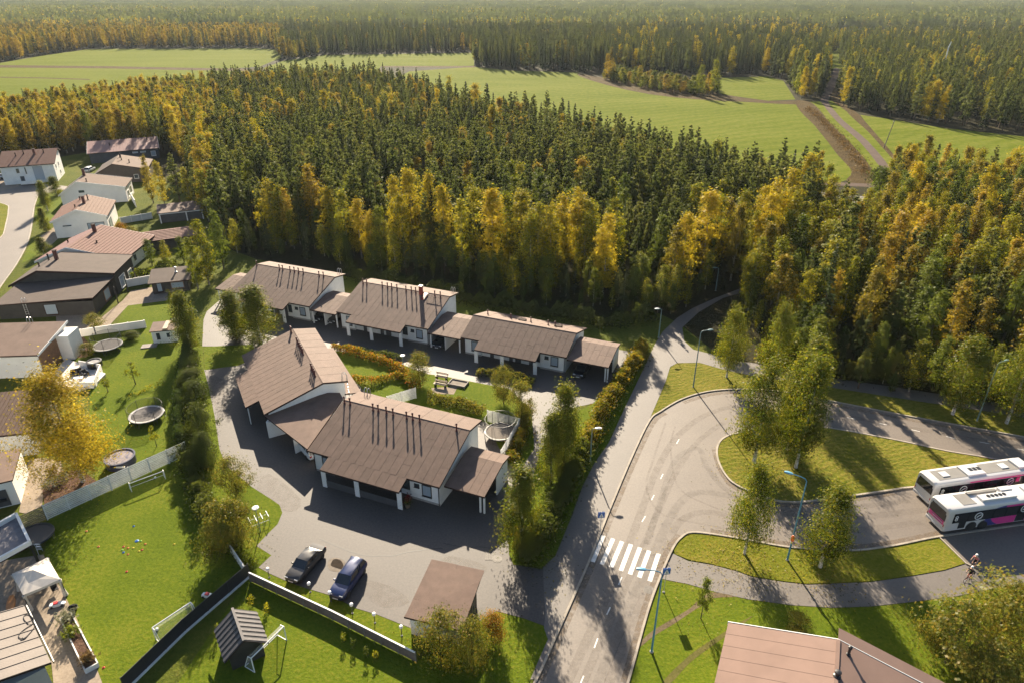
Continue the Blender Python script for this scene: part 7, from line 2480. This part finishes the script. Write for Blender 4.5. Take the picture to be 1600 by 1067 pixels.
# ------------------------------------------------------------------ cyclists
M_skin = mat('skin', (.5, .3, .22), .6)
def skin_body(name, pts, edges, rad, m, parent, sub=1):
    me = bpy.data.meshes.new(name)
    me.from_pydata(pts, edges, [])
    o = bpy.data.objects.new(name, me)
    COL.objects.link(o)
    o.parent = parent
    md = o.modifiers.new('skin', 'SKIN')
    for i, r in enumerate(rad):
        me.skin_vertices[0].data[i].radius = (r, r) if not isinstance(r, tuple) else r
    me.skin_vertices[0].data[0].use_root = True
    md.use_smooth_shade = True
    s = o.modifiers.new('sub', 'SUBSURF')
    s.levels = s.render_levels = sub
    me.materials.append(m)
    return o
def cyclist(label_p, label_b, px, py, ang, jersey, shorts, helmet, bikecol):
    x, y = G(px, py)
    b = thing('bicycle', label_b, 'bicycle', (x, y, .03), ang)
    for n, xx in (('wheel', -.52), ('wheel', .52)):
        mb = MB(); mb.tube([(xx + math.cos(2 * PI * k / 20) * .34, 0, .36 + math.sin(2 * PI * k / 20) * .34) for k in range(21)], .022, 6, False); w_ = mb.build('wheel', M_rubber, b)
        mb = MB()
        for k in range(6):
            a_ = PI * k / 6
            mb.tube([(xx - math.cos(a_) * .33, 0, .36 - math.sin(a_) * .33), (xx + math.cos(a_) * .33, 0, .36 + math.sin(a_) * .33)], .004, 3)
        mb.build('spokes', M_galv, w_)
    mb = MB()
    for p, q in (((-.52, 0, .36), (-.08, 0, .32)), ((-.52, 0, .36), (-.2, 0, .85)), ((-.08, 0, .32), (-.22, 0, .95)), ((-.08, 0, .32), (.36, 0, .82)), ((-.2, 0, .85), (.36, 0, .88)), ((.36, 0, .95), (.52, 0, .36))):
        mb.tube([p, q], .02, 6)
    mb.build('frame', bikecol, b)
    mb = MB(); mb.tube([(.42, -.26, 1.0), (.36, -.1, 1.02), (.36, .1, 1.02), (.42, .26, 1.0)], .016, 6); mb.build('handlebar', M_black, b)
    mb = MB(); mb.b2((-.34, -.07, .94), (-.08, .07, .99)); mb.build('saddle', M_black, b, bevel=.02)
    mb = MB(); mb.tube([(-.08, -.16, .22), (-.08, -.06, .32), (-.08, .06, .32), (-.08, .16, .42)], .015, 5); mb.build('crank', M_galv, b)
    p = thing('person', label_p, 'person', (x, y, .03), ang)
    pts = [(-.22, 0, 1.06), (-.1, 0, 1.24), (.04, 0, 1.45), (.1, 0, 1.56), (.15, 0, 1.66),
           (-.16, .1, 1.02), (.12, .12, .82), (-.06, .13, .48), (.06, .13, .42),
           (-.16, -.1, 1.02), (.1, -.12, .68), (-.08, -.13, .3), (.05, -.13, .24),
           (.06, .18, 1.46), (.2, .24, 1.24), (.38, .24, 1.04),
           (.06, -.18, 1.46), (.2, -.24, 1.24), (.38, -.24, 1.04)]
    ed = [(0, 1), (1, 2), (2, 3), (3, 4), (0, 5), (5, 6), (6, 7), (7, 8), (0, 9), (9, 10), (10, 11), (11, 12), (2, 13), (13, 14), (14, 15), (2, 16), (16, 17), (17, 18)]
    rad = [.15, .15, .17, .07, .06, .1, .07, .055, .045, .1, .07, .055, .045, .07, .05, .035, .07, .05, .035]
    skin_body('body', pts, ed, rad, M_skin, p)
    skin_body('jersey', [(-.2, 0, 1.08), (-.1, 0, 1.25), (.04, 0, 1.46), (.07, .2, 1.45), (.15, .22, 1.32), (.07, -.2, 1.45), (.15, -.22, 1.32)], [(0, 1), (1, 2), (2, 3), (3, 4), (2, 5), (5, 6)], [.165, .17, .185, .085, .065, .085, .065], jersey, p)
    skin_body('shorts', [(-.21, 0, 1.06), (-.14, .1, 1.02), (.06, .12, .87), (-.14, -.1, 1.02), (.04, -.12, .78)], [(0, 1), (1, 2), (0, 3), (3, 4)], [.17, .115, .085, .115, .085], shorts, p)
    skin_body('head', [(.17, 0, 1.66), (.2, 0, 1.74), (.19, 0, 1.83)], [(0, 1), (1, 2)], [.075, .095, .08], M_skin, p)
    mb = MB(); mb.lathe([(.125, 0), (.13, .05), (.1, .11), (.04, .14)], 12, (.18, 0, 1.79), 1.15, .9); mb.build('helmet', helmet, p, True)
    for s in (-1, 1):
        mb = MB(); mb.box((.28, s * .035, 1.76), (.02, .03, .015)); mb.build('eye', M_black, p)
        mb = MB(); mb.box((.1, s * .13, .40 if s > 0 else .22), (.24, .09, .08)); mb.build('shoe', M_black, p, bevel=.02)
    mb = MB(); mb.box((.3, 0, 1.72), (.03, .025, .04)); mb.build('nose', M_skin, p, bevel=.008)
    return p
M_pinkj = mat('pink_jersey', (.65, .22, .26), .8)
M_whitej = mat('white_vest', (.75, .72, .7), .8)
M_blackc = mat('black_lycra', (.02, .02, .022), .7)
ca = facing((1532, 892), (1500, 912))
cyclist('cyclist in pink top and white helmet riding behind the other', 'bicycle ridden by the cyclist in the pink top', 1519, 888, ca, M_pinkj, M_blackc, M_plastic, M_black)
cyclist('cyclist in dark top and white helmet riding ahead on the footpath', 'dark bicycle ridden by the leading cyclist', 1512, 907, ca, M_blackc, M_blackc, M_whitej, M_redpaint)

# ------------------------------------------------------------------ fallen leaves and tufts on the grass and along the kerbs
def litter(name, spots, size, mats_, z, seed):
    rng = np.random.default_rng(seed)
    Q = []
    for (px, py, r, n) in spots:
        x, y = G(px, py)
        q = rng.normal(size=(n, 2)) * r
        Q.append(np.stack([x + q[:, 0], y + q[:, 1] - .4 * r, z + rng.uniform(0, .03, n)], 1))
    P = np.concatenate(Q)
    up = np.tile(np.array([[0, 0, 1.0]]), (len(P), 1))
    o = bpy.data.objects.new(name, leaf_cloud(name, P, size, mats_, rng.integers(0, len(mats_), len(P)), rng, 1.2, 0, up, 1.0))
    COL.objects.link(o)
    return stuff(o)
litter('fallen_leaves', [(1163, 868, 2.2, 700), (1282, 888, 2.2, 500), (1180, 724, 2.6, 600), (1236, 725, 3.0, 700), (1100, 870, 2.5, 300), (1136, 592, 2, 250), (140, 745, 2.5, 600)], .13, [L_gold, L_amber, L_dry], .125, 1)
litter('fallen_leaves', [(700, 1040, 3, 300), (380, 860, 2, 200), (860, 880, 2, 200), (1480, 1035, 3, 300), (1095, 965, 1.5, 80), (640, 640, 3, 150)], .12, [L_gold, L_amber, L_dry], .045, 2)

# ------------------------------------------------------------------ the air: one box of even haze round the whole scene
M_haze = bpy.data.materials.new('haze_air')
M_haze.use_nodes = True
hn = M_haze.node_tree
for n_ in list(hn.nodes):
    if n_.type != 'OUTPUT_MATERIAL':
        hn.nodes.remove(n_)
pv = hn.nodes.new('ShaderNodeVolumePrincipled')
pv.inputs['Color'].default_value = (0.74, 0.84, 0.97, 1)
pv.inputs['Density'].default_value = HAZE
pv.inputs['Anisotropy'].default_value = 0.25
hn.links.new(pv.outputs[0], [n_ for n_ in hn.nodes if n_.type == 'OUTPUT_MATERIAL'][0].inputs['Volume'])
hz = MB()
hz.b2((-7100, -500, -1.2), (7100, 7100, 51.5))
stuff(hz.build('haze', M_haze))
